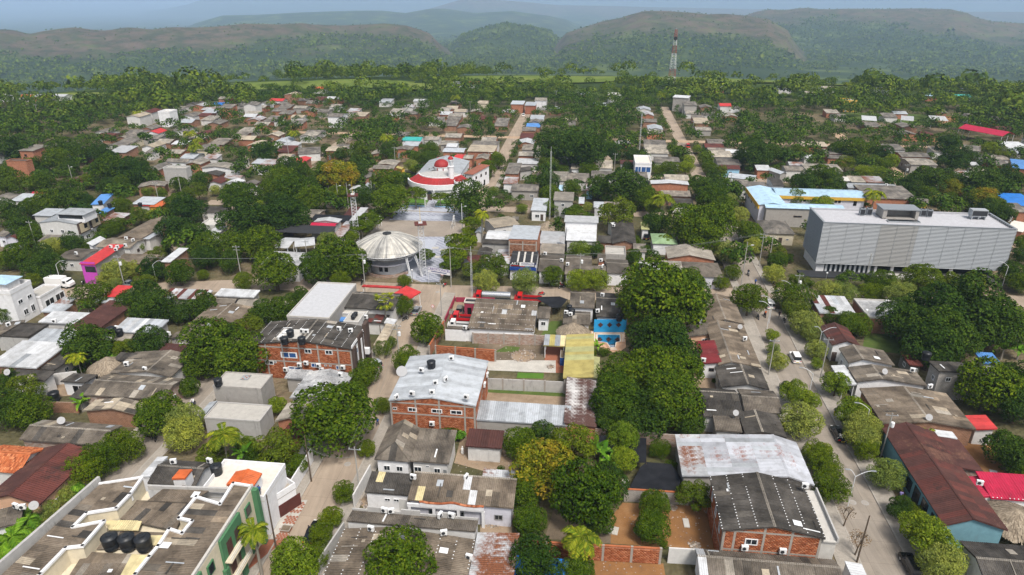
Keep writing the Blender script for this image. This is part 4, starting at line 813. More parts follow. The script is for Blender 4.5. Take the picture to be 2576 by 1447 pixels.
H('03',7.2,[(1735,480),(1870,497),(1922,402),(1800,385)],'ml',.25,'orange_roof','white_wall','small white stair house with orange roof', wins=[('f',.8,5.6,.5,1.2,'window','brown_clad')], sheets=True, oh=.1)
# lower centre
H('13',3.7,[(640,1530),(2120,1530),(2195,1085),(885,985)],'gy',1.0,'fibro_brown','old_white','big brownish grey roof along the bottom, dotted with white bolts','broad brown-grey roof', rp=.38, mats=TANP, key='bigfront', bolts=True, sw=1.1, sl=2.2)
H('13',3.9,[(900,930),(2200,1035),(2245,875),(985,790)],'mb',.45,'fibro','old_white','long narrow grey roof edged by mouldy parapets', key='narrow', oh=.15)
H('13',3.7,[(1520,705),(2600,765),(2620,485),(1610,428)],'gx',1.1,'fibro_brown','lavender_wall','grey-brown roof behind a scalloped white parapet', rp=.8, key='scallop', mats=CLEAR)
H('13',3.2,[(1105,610),(1530,652),(1592,480),(1160,438)],'mf',.7,'fibro_dark','white_wall','dark patched roof of the small courtyard house', wins=[('f',.5,2.0,.8,.5),('f',.72,2.0,.8,.5),('f',.9,1.2,1.4,2.2,'door','old_white')], mats=CLEAR, oh=.2)
H('13',3.4,[(1190,292),(1548,303),(1660,-20),(1335,-45)],'hipf',1.7,'fibro','white_wall','white house with grey hipped front roof','white hip-roofed house', wins=[('f',.3,1.7,1.0,1.0),('f',.72,1.7,1.0,1.0)], mats=PATCH, key='hip')
H('13',3.4,[(1550,300),(1950,332),(2008,60),(1655,20)],'mf',1.1,'fibro','old_white','wide grey sloping roof joined to the hip-roofed house', wins=[('f',.13,1.7,1.2,1.0),('f',.42,2.4,.5,.3),('f',.7,1.7,1.0,.9),('f',.93,1.2,.5,1.6,'door','steel')], mats=PATCH)
H('13',3.0,[(2108,147),(2470,182),(2492,35),(2140,2)],'mf',.6,'oxide_roof','old_white','white shed with dark red metal roof','red-roofed white shed', wins=[('f',.33,1.2,.7,2.0,'door','old_white'),('f',.72,1.2,.7,2.0,'door','old_white')])
H('13',2.5,[(2268,470),(2600,485),(2605,410),(2288,393)],'mf',.2,'zinc_rust','old_brick','low zinc lean-to with rust patches', wins=[])
H('13',3.0,[(2140,1470),(2640,1480),(2590,1052),(2220,1015)],'ml',.5,'zinc_rust','old_white','white zinc roof with burnt orange rust end', wins=[], key='rusty')
H('13',2.6,[(230,330),(560,300),(420,-60),(240,-120)],'mf',.6,'oxide_light','white_wall','faded dark red roof between leafy trees', sheets=True, wins=[])
# lower right of centre
H('23',3.7,[(1710,480),(3005,515),(2850,60),(1650,90)],'gy',1.2,'zinc_lilac','concrete_wall','wide silver zinc roof with rust stains','wide rust-stained zinc roof', rp=.8, rmr='zinc_lilac', wins=[], mats=(['zinc','zinc_grey','zinc_lilac'],.2), key='silver', rowm=(1,'zinc_rust'))
H('23',6.2,[(2110,1003),(3132,1080),(2932,508),(1985,470)],'gy',1.3,'fibro_dark','brick','two-storey brick house with dark corrugated roof','dark-roofed brick house', rp=.5, wins=[('f',.30,4.5,1.6,1.0),('l',.8,4.6,.9,1.3),('l',.5,4.6,.9,1.3),('l',.2,4.6,.9,1.3)], key='brickr', bolts=True, mats=None, oh=.3)
H('23',3.3,[(1880,1530),(3330,1570),(3240,1270),(1855,1212)],'gx',.8,'fibro','white_wall','grey roof with white repair strips at the bottom edge', rp=.6, mats=(['fibro_pale','zinc_white'],.05))
H('23',2.6,[(20,1460),(470,1450),(660,1310),(30,1275)],'mf',.25,'bright_blue','old_brick','vivid blue corrugated roof half hidden under the tree', wins=[])
H('33',3.0,[(840,1490),(1005,1490),(945,1350),(760,1310)],'mr',.3,'zinc_white','old_white','white zinc awning roof beside the street', wins=[], oh=.1)
H('22',3.1,[(-385,1342),(640,1385),(545,1213),(-350,1183)],'mf',.7,'zinc','concrete_wall','long silver zinc shed roof','long zinc shed', wins=[], oh=.2)
H('22',3.25,[(528,1395),(842,1400),(852,930),(552,930)],'mr',.5,'zinc_stained','brick','white zinc roof blotched with dark rust', wins=[], oh=.2, sw=1.0)
H('22',3.5,[(515,925),(842,918),(795,475),(543,490)],'ml',.6,'yellow_roof','concrete_wall','long yellow plastic shed roof','yellow shed roof', wins=[], rmr=None, mats=(['yellow_green_roof'],.18), oh=.2)
H('22',3.3,[(800,918),(850,915),(888,702),(830,702)],'mr',.2,'yellow_green_roof','concrete_wall','narrow yellow-green sheet beside the yellow roof', wins=[], oh=.1)
H('22',3.0,[(318,588),(540,590),(540,495),(328,492)],'mf',.3,'yellow_roof','concrete_wall','open shed with patchwork yellow and blue sheets', open_=True, mats=(['zinc','cream_sheet','zinc_grey'],.6), wins=[], sheets=True)
H('22',3.4,[(-405,430),(275,425),(228,130),(-390,128)],'gx',1.4,'fibro_brown','white_wall','fire station house with broad grey corrugated roof','fire station roof', rp=.8, wins=[('f',.62,1.8,1.2,1.2),('f',.75,1.8,1.2,1.2),('f',.86,1.8,1.0,1.2),('f',.96,1.8,1.0,1.2)], key='fire', bolts=True, mats=CLEAR)
H('22',3.1,[(280,312),(385,316),(384,220),(238,220)],'mf',.6,'fibro','white_wall','small white annex beside the fire station', wins=[('f',.5,1.7,1.0,1.0)])
H('12',3.3,[(2088,160),(2200,165),(2250,124),(2112,124)],'flat',0,'charcoal','magenta_wall','small magenta guard house in the fire station yard', pm='terrace', parapet=.3, wins=[('f',.4,1.2,.9,2.1,'door','void')])
H('12',2.6,[(1912,424),(2165,432),(2170,400),(1930,392)],'mb',.2,'fibro','white_wall','low lean-to beside the parked pickup', wins=[], oh=.1)
H('22',3.2,[(505,372),(775,370),(800,242),(525,245)],'gx',1.0,'fibro','white_wall','grey roof with two black tanks near the pool', mats=PATCH)
H('22',3.6,[(565,205),(825,207),(835,60),(600,60)],'gx',1.0,'fibro','white_wall', None, rp=.75)
H('22',3.4,[(838,300),(1090,302),(1098,60),(850,60)],'gx',1.0,'fibro_dark','white_wall','long dark grey roof behind the blue pool wall', rp=.6)
H('22',3.5,[(1925,345),(2330,378),(2225,100),(1885,98)],'gy',.9,'fibro_brown','old_white','brown-grey gabled roof beside the round street tree', rp=.5)
H('22',3.5,[(2085,792),(2492,796),(2335,388),(1930,350)],'gy',.9,'fibro_brown','old_white','long brown-grey roof with mouldy street parapet','long mouldy-parapet roof', rp=.3, mats=TANP)
H('22',3.3,[(1760,485),(2010,475),(2010,345),(1690,440)],'mf',.5,'fibro','peach_wall', None)
H('22',3.3,[(1912,776),(2094,766),(2034,535),(1852,560)],'ml',.5,'maroon_mottled','white_wall','small white annex with mottled maroon roof','mottled maroon annex', wins=[('f',.55,1.9,1.0,.7,'window','brown_clad')])
H('22',3.3,[(2080,990),(2575,1042),(2510,812),(2055,812)],'gy',.9,'fibro_dark','old_white', None, rp=.55)
H('22',3.2,[(1858,1312),(2255,1302),(2300,1012),(1930,1042)],'gx',.8,'fibro_dark','old_white', None, rp=.75)
H('22',3.4,[(2300,1255),(2710,1262),(2640,1062),(2290,1008)],'gx',.9,'fibro','mould_wall', None)
H('22',3.0,[(2030,1445),(2300,1448),(2282,1322),(2030,1326)],'mf',.5,'fibro','old_white', None)
H('22',3.1,[(2320,1490),(2740,1500),(2680,1275),(2300,1272)],'gy',.8,'fibro_dark','old_brick', None, rp=.4)
# right
H('33',4.0,[(1755,922),(2440,1032),(1650,-20),(1160,0)],'gy',1.5,'oxide_roof','teal_wall','very long maroon metal roof over a teal street front','long maroon roof', rp=.42, mats=(['oxide_light','oxide_light','oxide_light'],.3), wins=[('l',.93,2.2,1.0,1.6,'door','glass_dark'),('l',.86,2.2,1.0,1.6,'door','glass_dark'),('l',.74,1.7,1.8,2.8,'door','glass_dark'),('l',.62,1.7,1.8,2.8,'door','glass_dark'),('l',.5,1.8,1.6,2.0,'door','glass_dark')], key='maroon', sw=1.0, sl=1.6)
H('33',3.3,[(1940,408),(2162,402),(1905,80),(1692,86)],'mr',.5,'oxide_roof','old_brick','maroon side roof leaning on the long maroon roof', wins=[])
H('33',3.35,[(1690,72),(1890,72),(1850,0),(1600,0)],'mr',.3,'zinc_white','old_brick','white zinc panel roof behind the long maroon roof', wins=[], oh=.15)
H('33',3.3,[(2172,664),(2680,715),(2640,492),(2130,457)],'mf',.8,'crimson_roof','white_wall','white house with bright crimson roof','crimson roof', bolts=True, wins=[('f',.3,1.3,.9,2.0,'door','void'),('f',.48,1.9,.6,.6)], mats=(['crimson_roof'],0))
H('33',3.1,[(2140,665),(2180,670),(2130,470),(2018,462)],'ml',.3,'crimson_roof','white_wall','narrow crimson side roof with an air conditioner', wins=[], oh=.1)
H('33',4.0,[(2060,1480),(2760,1560),(2720,1180),(2010,1100)],'gx',1.0,'fibro_dark','white_wall','dark corrugated roof behind white parapets at the corner', rp=.4)
H('32',3.6,[(1140,1352),(2090,1450),(1852,1122),(880,962)],'gy',1.0,'fibro_brown','brick_brown','largest brown-grey roof on the right street','largest right-hand roof', rp=.5, mats=TANP, key='rbig', wins=[])
H('32',3.6,[(885,955),(1600,985),(1482,852),(800,790)],'gy',.9,'fibro','white_wall','grey gabled roof with a satellite dish', rp=.35, mats=TANP, wins=[])
H('32',3.9,[(792,745),(1282,802),(1182,662),(700,585)],'gy',1.0,'fibro','white_wall','white-fronted grey gabled house with brick gable', rp=.3, wins=[('l',.3,1.8,.8,1.1),('l',.75,1.8,.8,1.1)])
H('32',3.8,[(640,592),(905,582),(805,402),(533,396)],'gy',1.1,'oxide_roof','white_wall','white house with maroon gabled roof','maroon gabled house', rp=.5, mats=(['oxide_light'],.1))
H('32',3.6,[(465,228),(965,302),(722,122),(438,86)],'mf',.5,'zinc_white','brick_brown','brick house with white and rusty zinc roof', mats=(['zinc','zinc_grey','oxide_light'],.25), wins=[])
H('32',3.6,[(1020,322),(1285,312),(1375,140),(868,136)],'flat',0,'silver_slab','brick_brown','flat silver-grey roof with white paint spill','flat silvery roof', parapet=.25, pm='cement_light', wins=[])
H('32',5.6,[(1672,842),(2050,896),(2100,800),(1600,705)],'mb',.4,'fibro_dark','block','grey block house with flat mono-pitch roof','grey block house', wins=[('l',.6,3.6,.8,.9),('f',.3,4.2,.9,.8)])
H('32',2.8,[(1408,788),(1512,786),(1488,660),(1330,652)],'mf',.3,'oxide_light','old_wood','rusty red backyard shack', mats=(['zinc_rust','cream_sheet'],.3))
H('32',3.1,[(2160,768),(2342,768),(2242,672),(2082,676)],'mf',.4,'blue_roof','white_wall','small outbuilding with vivid blue roof','vivid blue shed roof', wins=[])
H('32',3.0,[(780,988),(866,986),(775,790),(608,792)],'ml',.3,'zinc_white','white_wall','white zinc porch roof over the pavement', open_=True, wins=[])
H('32',3.1,[(2092,1442),(2275,1430),(2192,1310),(1950,1282)],'ml',.4,'red_roof','old_white','dull red roof among dark trees', wins=[])
H('32',3.3,[(1205,1500),(1500,1475),(1340,1375),(1200,1395)],'hip',1.2,'oxide_light','old_white','small dark red hipped roof below the brick gable', wins=[])
# left of the left street
H('12',7.4,[(0,575),(972,620),(1122,388),(88,350)],'gy',1.2,'fibro_dark','brick','three-storey brick hotel with dark bolted roof','brick hotel', rp=.5, key='hotel', bolts=True, mats=(['fibro_pale','fibro'],.06), wins=[('f',.145,3.4,1.7,.8),('f',.205,3.6,.6,.4),('f',.36,5.3,3.2,1.2,'window','white_frame','blue'),('f',.4,2.2,2.6,1.2,'window','white_frame','blue'),('f',.56,6.4,1.3,.9),('f',.77,6.4,1.4,.9),('f',.61,3.4,1.4,.9,'window','white_frame','blue'),('f',.72,3.5,.5,.3),('f',.77,3.5,.5,.3),('f',.85,3.2,1.0,.8,'window','white_frame','blue')], oh=.25)
H('12',3.5,[(310,1165),(850,1095),(975,870),(520,850)],'gy',.9,'silver_slab','concrete_wall','silvery painted gabled roof below the brick hotel','silvery gabled roof', rp=.5, wins=[])
H('12',3.2,[(270,928),(515,906),(600,835),(330,850)],'mf',.3,'silver_slab','concrete_wall', None, wins=[('f',.6,1.7,.6,.5)], sw=1.2)
H('12',4.0,[(165,1352),(430,1352),(625,1165),(325,1190)],'gy',.9,'fibro_pale','brick','narrow brick house with pale gabled roof','pale-gabled brick house', rp=.55, wins=[])
H('12',6.6,[(1338,1148),(2228,1182),(2322,742),(1540,690)],'gy',1.1,'zinc','brick','silver-roofed brick building in the middle','silver-roofed brick building', rp=.5, key='centre', wins=[('f',.05,5.0,.7,.5),('f',.26,5.0,1.5,.75),('f',.55,5.0,1.8,.75),('f',.78,5.0,2.0,.75)], oh=.2, sw=1.0, sl=3.0, mats=(['zinc'],0))
H('12',6.0,[(300,310),(742,314),(1012,-28),(622,-32)],'flat',0,'white_slab','concrete_wall','large flat whitewashed slab roof near the plaza','whitewashed slab roof', parapet=.3, pm='cement_light', wins=[])
H('12',4.4,[(900,218),(1400,222),(1475,55),(962,55)],'gx',.8,'fibro_dark','old_white','grey corrugated roof beside the red awning', rp=.7)
H('12',3.6,[(828,272),(1112,276),(1142,226),(880,220)],'flat',0,'cement_light','old_white', None, parapet=.2, wins=[])
H('12',3.0,[(738,320),(892,347),(918,318),(800,304)],'mf',.2,'blue_roof','old_white','small vivid blue tarpaulin roof', wins=[], sheets=True, oh=.1)
H('12',4.2,[(905,352),(1052,362),(1066,272),(930,256)],'flat',0,'slab_roof','old_white', None, parapet=.2, wins=[])
H('12',3.0,[(1072,352),(1312,362),(1342,282),(1100,290)],'mf',.3,'fibro_dark','old_white', None, mats=(['oxide_light'],.15), wins=[])
H('12',2.9,[(1165,592),(1272,597),(1412,372),(1330,376)],'mr',.3,'fibro_tan','cream_wall','narrow beige roof strip along the street', wins=[], oh=.15)
H('12',3.0,[(1290,370),(1385,378),(1415,328),(1320,318)],'mr',.35,'zinc_white','cream_wall', None, wins=[], sheets=True, oh=.1)
H('12',3.3,[(1405,112),(1560,146),(1615,40),(1485,0)],'mr',.7,'red_roof','white_wall','bright red street-corner awning','red corner awning', open_=True, wins=[], sheets=True)
H('12',3.7,[(1060,12),(1462,14),(1472,-14),(1070,-18)],'mb',.3,'red_roof','old_white','long thin red awning facing the plaza', open_=True, wins=[], sheets=True)
# far left, middle distance
H('02',3.0,[(805,1258),(1400,1260),(1488,1160),(960,1138)],'gy',.9,'fibro_tan','brick_brown','brick house with tan gabled roof','tan-gabled brick house', rp=.55, mats=(['fibro_dark','fibro'],.2), wins=[])
H('02',3.3,[(830,1112),(1690,1102),(1852,905),(1040,885)],'gx',.9,'fibro','old_brick','wide patched grey roof above the tan gable','wide patched grey roof', rp=.5, mats=TANP)
H('02',3.6,[(950,872),(1840,892),(1882,652),(1460,682)],'gy',.9,'fibro','old_white','grey roof beside the thatched hut', rp=.62, mats=TANP)
H('02',2.7,[(580,972),(835,968),(1032,872),(742,876)],'mb',.4,'fibro_dark','white_wall','small white outbuilding with two dark doorways', wins=[('f',.5,1.1,1.0,2.0,'door','void'),('f',.78,1.1,1.0,2.0,'door','void')])
H('02',2.6,[(680,1118),(830,1112),(962,985),(845,990)],'mf',.3,'fibro_dark','old_white', None, wins=[])
H('02',4.2,[(-70,772),(340,828),(672,602),(230,530)],'mf',.4,'zinc_white','brick_brown','large white zinc roof at the left edge','large white zinc roof', mats=(['zinc_grey','zinc'],.12), wins=[])
H('02',4.0,[(300,528),(660,600),(745,466),(480,410)],'mf',.3,'zinc','brick_brown', None, wins=[])
H('02',3.2,[(350,832),(592,838),(712,682),(622,640)],'mr',.4,'fibro_dark','concrete_wall', None)
H('02',4.0,[(-40,480),(250,522),(482,402),(312,360)],'flat',0,'fibro_dark','mould_wall','flat dark-roofed building with mouldy walls', parapet=.3, pm='fibro_dark', wins=[])
H('02',3.6,[(-80,500),(90,470),(320,350),(60,350)],'mf',.3,'fibro','mould_wall', None, wins=[])
H('02',3.3,[(90,900),(480,960),(520,850),(150,842)],'mf',.3,'fibro_dark','old_white', None, wins=[])
H('02',4.0,[(355,357),(792,362),(922,260),(530,264)],'mf',.3,'zinc_white','old_white','white metal roof beside a big fan cooler', wins=[])
H('02',4.8,[(770,428),(1082,432),(1262,160),(1062,150)],'mr',.6,'oxide_roof','brick_brown','steep dark maroon roof beside dark trees','dark maroon roof', wins=[], mats=(['oxide_roof'],0))
H('02',4.4,[(1140,472),(1585,442),(1698,356),(1240,320)],'mf',.5,'zinc','concrete_wall','silver bolted zinc roof with black tanks', wins=[('r',.5,3.0,1.2,1.2)], mats=(['zinc_white'],.2))
H('02',3.4,[(1040,552),(1352,522),(1392,446),(1042,462)],'gx',.6,'fibro_pale','old_brick', None, wins=[])
H('02',3.0,[(1660,530),(1932,520),(2032,466),(1792,456)],'gy',.8,'fibro','concrete_wall', None)
H('02',2.6,[(1570,668),(1842,640),(1892,580),(1652,586)],'mf',.3,'oxide_roof','old_white', None, mats=(['zinc_white'],.3), wins=[])
H('02',3.4,[(1868,348),(2392,352),(2562,202),(2180,180)],'gy',.8,'fibro_brown','brick', None, wins=[])
H('02',3.2,[(1830,462),(2262,422),(2332,370),(1962,382)],'mf',.5,'fibro','concrete_wall', None, wins=[])
H('02',3.5,[(1140,735),(1340,745),(1360,672),(1200,670)],'mf',.3,'fibro_dark','old_white', None, wins=[])
H('02',5.4,[(2160,1008),(2612,1022),(2760,880),(2242,868)],'flat',0,'slab_roof','concrete_wall','bare concrete box house with stained flat roof','bare concrete box house', parapet=.15, wins=[], key='conc')
H('02',3.4,[(2080,1302),(2620,1382),(2712,1192),(2180,1172)],'flat',0,'slab_roof','mould_wall','lower mouldy concrete slab roof before the box house', parapet=.2, wins=[])
H('02',3.2,[(2000,1290),(2070,1295),(2185,1160),(2110,1158)],'ml',.5,'zinc','mould_wall','curved zinc awning over the lane', wins=[], sheets=True, oh=.05, open_=True)
H('02',4.2,[(1630,112),(2030,122),(2182,36),(1682,36)],'mf',.4,'zinc_rust','concrete_wall','rusty striped zinc roof behind dark trees', wins=[], mats=(['oxide_light','zinc_rust'],.5), sheets=True, key=None)
H('02',4.2,[(2140,82),(2560,106),(2612,36),(2230,30)],'mf',.3,'zinc_white','concrete_wall', None, wins=[])
H('02',3.6,[(2160,168),(2372,168),(2386,116),(2200,96)],'gx',.5,'fibro','old_white', None, wins=[])
H('02',3.4,[(2380,180),(2640,200),(2690,120),(2420,112)],'gx',.5,'fibro_pale','old_white', None, wins=[])
H('02',4.0,[(1040,102),(1220,88),(1332,2),(1180,-12)],'mf',.4,'red_roof','old_white','bright red strip roof left of dark trees','red strip roof', wins=[])
H('02',3.2,[(920,152),(1112,152),(1172,106),(980,116)],'mf',.2,'zinc','brick_brown', None, wins=[])
H('02',3.4,[(390,258),(642,246),(742,176),(510,180)],'mf',.3,'zinc','brick_brown', None)
H('02',3.6,[(500,188),(682,182),(772,110),(630,118)],'mf',.3,'zinc_rust','brick_brown', None, wins=[])
H('02',3.6,[(300,142),(622,18),(502,-32),(262,72)],'flat',0,'slab_roof','white_wall','white shop house with big barred windows', parapet=.4, wins=[('f',.35,1.7,3.0,1.8),('f',.85,1.7,3.0,1.8)])
H('02',7.4,[(-170,50),(100,92),(278,-22),(30,-60)],'flat',0,'terrace','white_wall','white three-storey corner house with blue pyramid roof','white house with blue pyramid', parapet=.9, pm='white_wall', wins=[('r',.3,5.0,1.3,1.0),('r',.75,5.0,1.3,1.0),('r',.4,2.2,1.3,1.4),('r',.75,2.2,1.1,1.8)], key='pyr')
# beyond the cross street, left
H('01',7.6,[(365,790),(706,808),(1040,705),(650,690)],'gy',.8,'zinc_grey','old_white','white three-storey hotel with tan balcony panels','white three-storey hotel', rp=.5, key='whotel', wins=[('f',.28,5.2,1.0,1.0),('f',.58,5.2,1.0,1.0),('f',.76,5.2,1.0,1.0),('f',.4,2.0,1.0,.8),('f',.7,2.0,1.2,.9),('r',.3,6.4,1.6,1.1),('r',.8,6.4,1.6,1.1),('r',.1,2.8,1.4,2.0),('r',.35,2.8,1.8,1.3),('r',.85,2.8,1.8,1.3)], oh=.15)
H('01',5.6,[(430,732),(592,722),(602,664),(345,656)],'mf',.4,'zinc','old_white', None)
H('01',5.8,[(812,1208),(972,1218),(1244,1042),(1098,1030)],'mf',.7,'red_roof','block','pink-fronted house with bright red roof','pink house', key='pink', wins=[('f',.35,4.3,2.4,1.6),('f',.8,4.3,1.0,1.2)], pw='pink_wall')
H('01',3.4,[(560,1152),(812,1172),(1002,1062),(782,1050)],'gx',.6,'fibro','old_white', None)
H('01',3.6,[(945,1048),(1392,1042),(1402,952),(1112,946)],'gx',.7,'fibro','old_white', None)
H('01',3.8,[(1110,952),(1420,962),(1742,762),(1592,742)],'gy',.9,'fibro_brown','brick_brown','long brown-grey ridge roof slanting away behind the pink house')
H('01',3.4,[(1412,962),(1545,966),(1602,882),(1552,872)],'ml',.2,'zinc','old_white', None, wins=[])
H('01',4.0,[(1120,1198),(1492,1202),(1622,1122),(1210,1116)],'mf',.3,'fibro_brown','brick', None)
H('01',5.0,[(1620,1188),(1722,1192),(1882,1068),(1792,1060)],'mf',.5,'zinc_white','brick_brown','narrow brick house with sloping white zinc roof','narrow white zinc roof')
H('01',4.4,[(930,614),(1030,604),(1152,522),(1002,516)],'mf',.5,'blue_roof','white_wall','white house with large blue roof','large blue roof')
H('01',3.8,[(980,694),(1082,702),(1132,650),(1052,648)],'mf',.3,'blue_roof','brick_brown', None)
H('01',3.8,[(1310,612),(1530,606),(1692,556),(1440,540)],'mf',.5,'zinc','brick_brown','patched zinc roof beside the orange roof')
H('01',3.5,[(1500,634),(1642,638),(1692,576),(1570,588)],'mf',.3,'orange_roof','yellow_wall','yellow shop with orange roof','orange shop roof')
H('01',3.4,[(1418,622),(1500,626),(1530,604),(1430,598)],'mf',.2,'red_roof','old_white', None, wins=[])
H('01',3.4,[(1050,770),(1200,780),(1290,720),(1150,690)],'mf',.4,'zinc_rust','brick_brown', None, wins=[])
H('01',3.6,[(2052,692),(2292,692),(2302,632),(2062,626)],'gx',.5,'fibro_dark','old_white', None)
H('01',3.8,[(2030,822),(2190,850),(2210,780),(2100,770)],'flat',0,'cement_light','old_white', None, wins=[])
H('01',4.0,[(2088,922),(2212,932),(2262,822),(2140,842)],'mf',.3,'zinc_white','white_wall', None, wins=[])
H('01',8.4,[(58,172),(210,190),(322,176),(180,150)],'flat',0,'fibro_dark','brick','three-storey brick house with pale balcony','three-storey brick house', parapet=.2)
H('01',6.4,[(228,72),(392,74),(445,20),(300,16)],'mf',.4,'fibro_pale','brick','two-storey brick house at the upper left','upper-left brick house')
for a in [(3.4,[(370,132),(690,128),(782,100),(560,94)],'zinc','old_white'),(4.0,[(1680,182),(1890,190),(1950,152),(1692,160)],'fibro_far','white_wall'),(6.0,[(1638,252),(1880,264),(1902,238),(1690,234)],'slab_roof','mould_wall'),(3.8,[(2070,244),(2350,252),(2402,196),(2032,206)],'fibro_far_pale','white_wall'),(3.4,[(1360,442),(1602,432),(1750,372),(1430,400)],'fibro_far','brick_brown'),(3.4,[(660,406),(802,392),(902,336),(742,340)],'oxide_light','old_brick'),(3.4,[(130,576),(372,582),(412,526),(200,520)],'zinc','old_white'),(3.5,[(310,522),(442,526),(468,490),(360,488)],'crimson_roof','old_white'),(3.4,[(-40,562),(140,562),(302,490),(0,488)],'fibro_far','old_white'),(3.2,[(-60,130),(90,128),(210,100),(0,98)],'fibro_far','old_white'),(3.2,[(840,132),(960,130),(1022,108),(890,104)],'zinc_rust','brick_brown'),(3.4,[(1470,270),(1640,268),(1690,206),(1560,200)],'fibro_far','brick'),(3.4,[(1880,210),(2060,208),(2085,160),(1930,158)],'fibro_far_pale','brick'),(3.6,[(2040,312),(2220,330),(2230,290),(2080,276)],'fibro_dark','brick'),(3.2,[(2260,350),(2440,352),(2452,322),(2280,316)],'zinc_rust','old_white'),(3.2,[(2100,400),(2260,400),(2280,350),(2120,350)],'oxide_light','old_white'),(3.4,[(2280,400),(2440,398),(2445,366),(2300,362)],'zinc_white','white_wall'),(3.3,[(1480,90),(1560,96),(1570,66),(1500,62)],'fibro_far','old_white'),(3.3,[(2050,150),(2200,152),(2220,120),(2080,118)],'zinc_rust','old_white'),(3.3,[(2380,190),(2460,192),(2470,142),(2400,140)],'fibro_tan','old_white'),(3.4,[(0,930),(100,930),(120,880),(0,880)],'fibro_far','lavender_wall'),(3.2,[(60,952),(200,960),(220,930),(90,925)],'oxide_light','lavender_wall'),(3.4,[(390,980),(600,990),(610,930),(470,930)],'fibro_far','old_white'),(3.3,[(890,1040),(1060,960),(1040,950),(890,1010)],'zinc_white','white_wall'),(3.2,[(2450,420),(2572,420),(2600,380),(2470,376)],'fibro_far','old_brick'),(3.2,[(2410,460),(2620,470),(2640,440),(2420,432)],'zinc_white','old_white'),(3.2,[(1860,150),(1990,150),(2020,100),(1870,88)],'zinc','old_white')]:
    H('01', a[0], a[1],'flat' if a[2] == 'slab_roof' else random.choice(['gx','gy','mf']),.8, a[2], a[3])
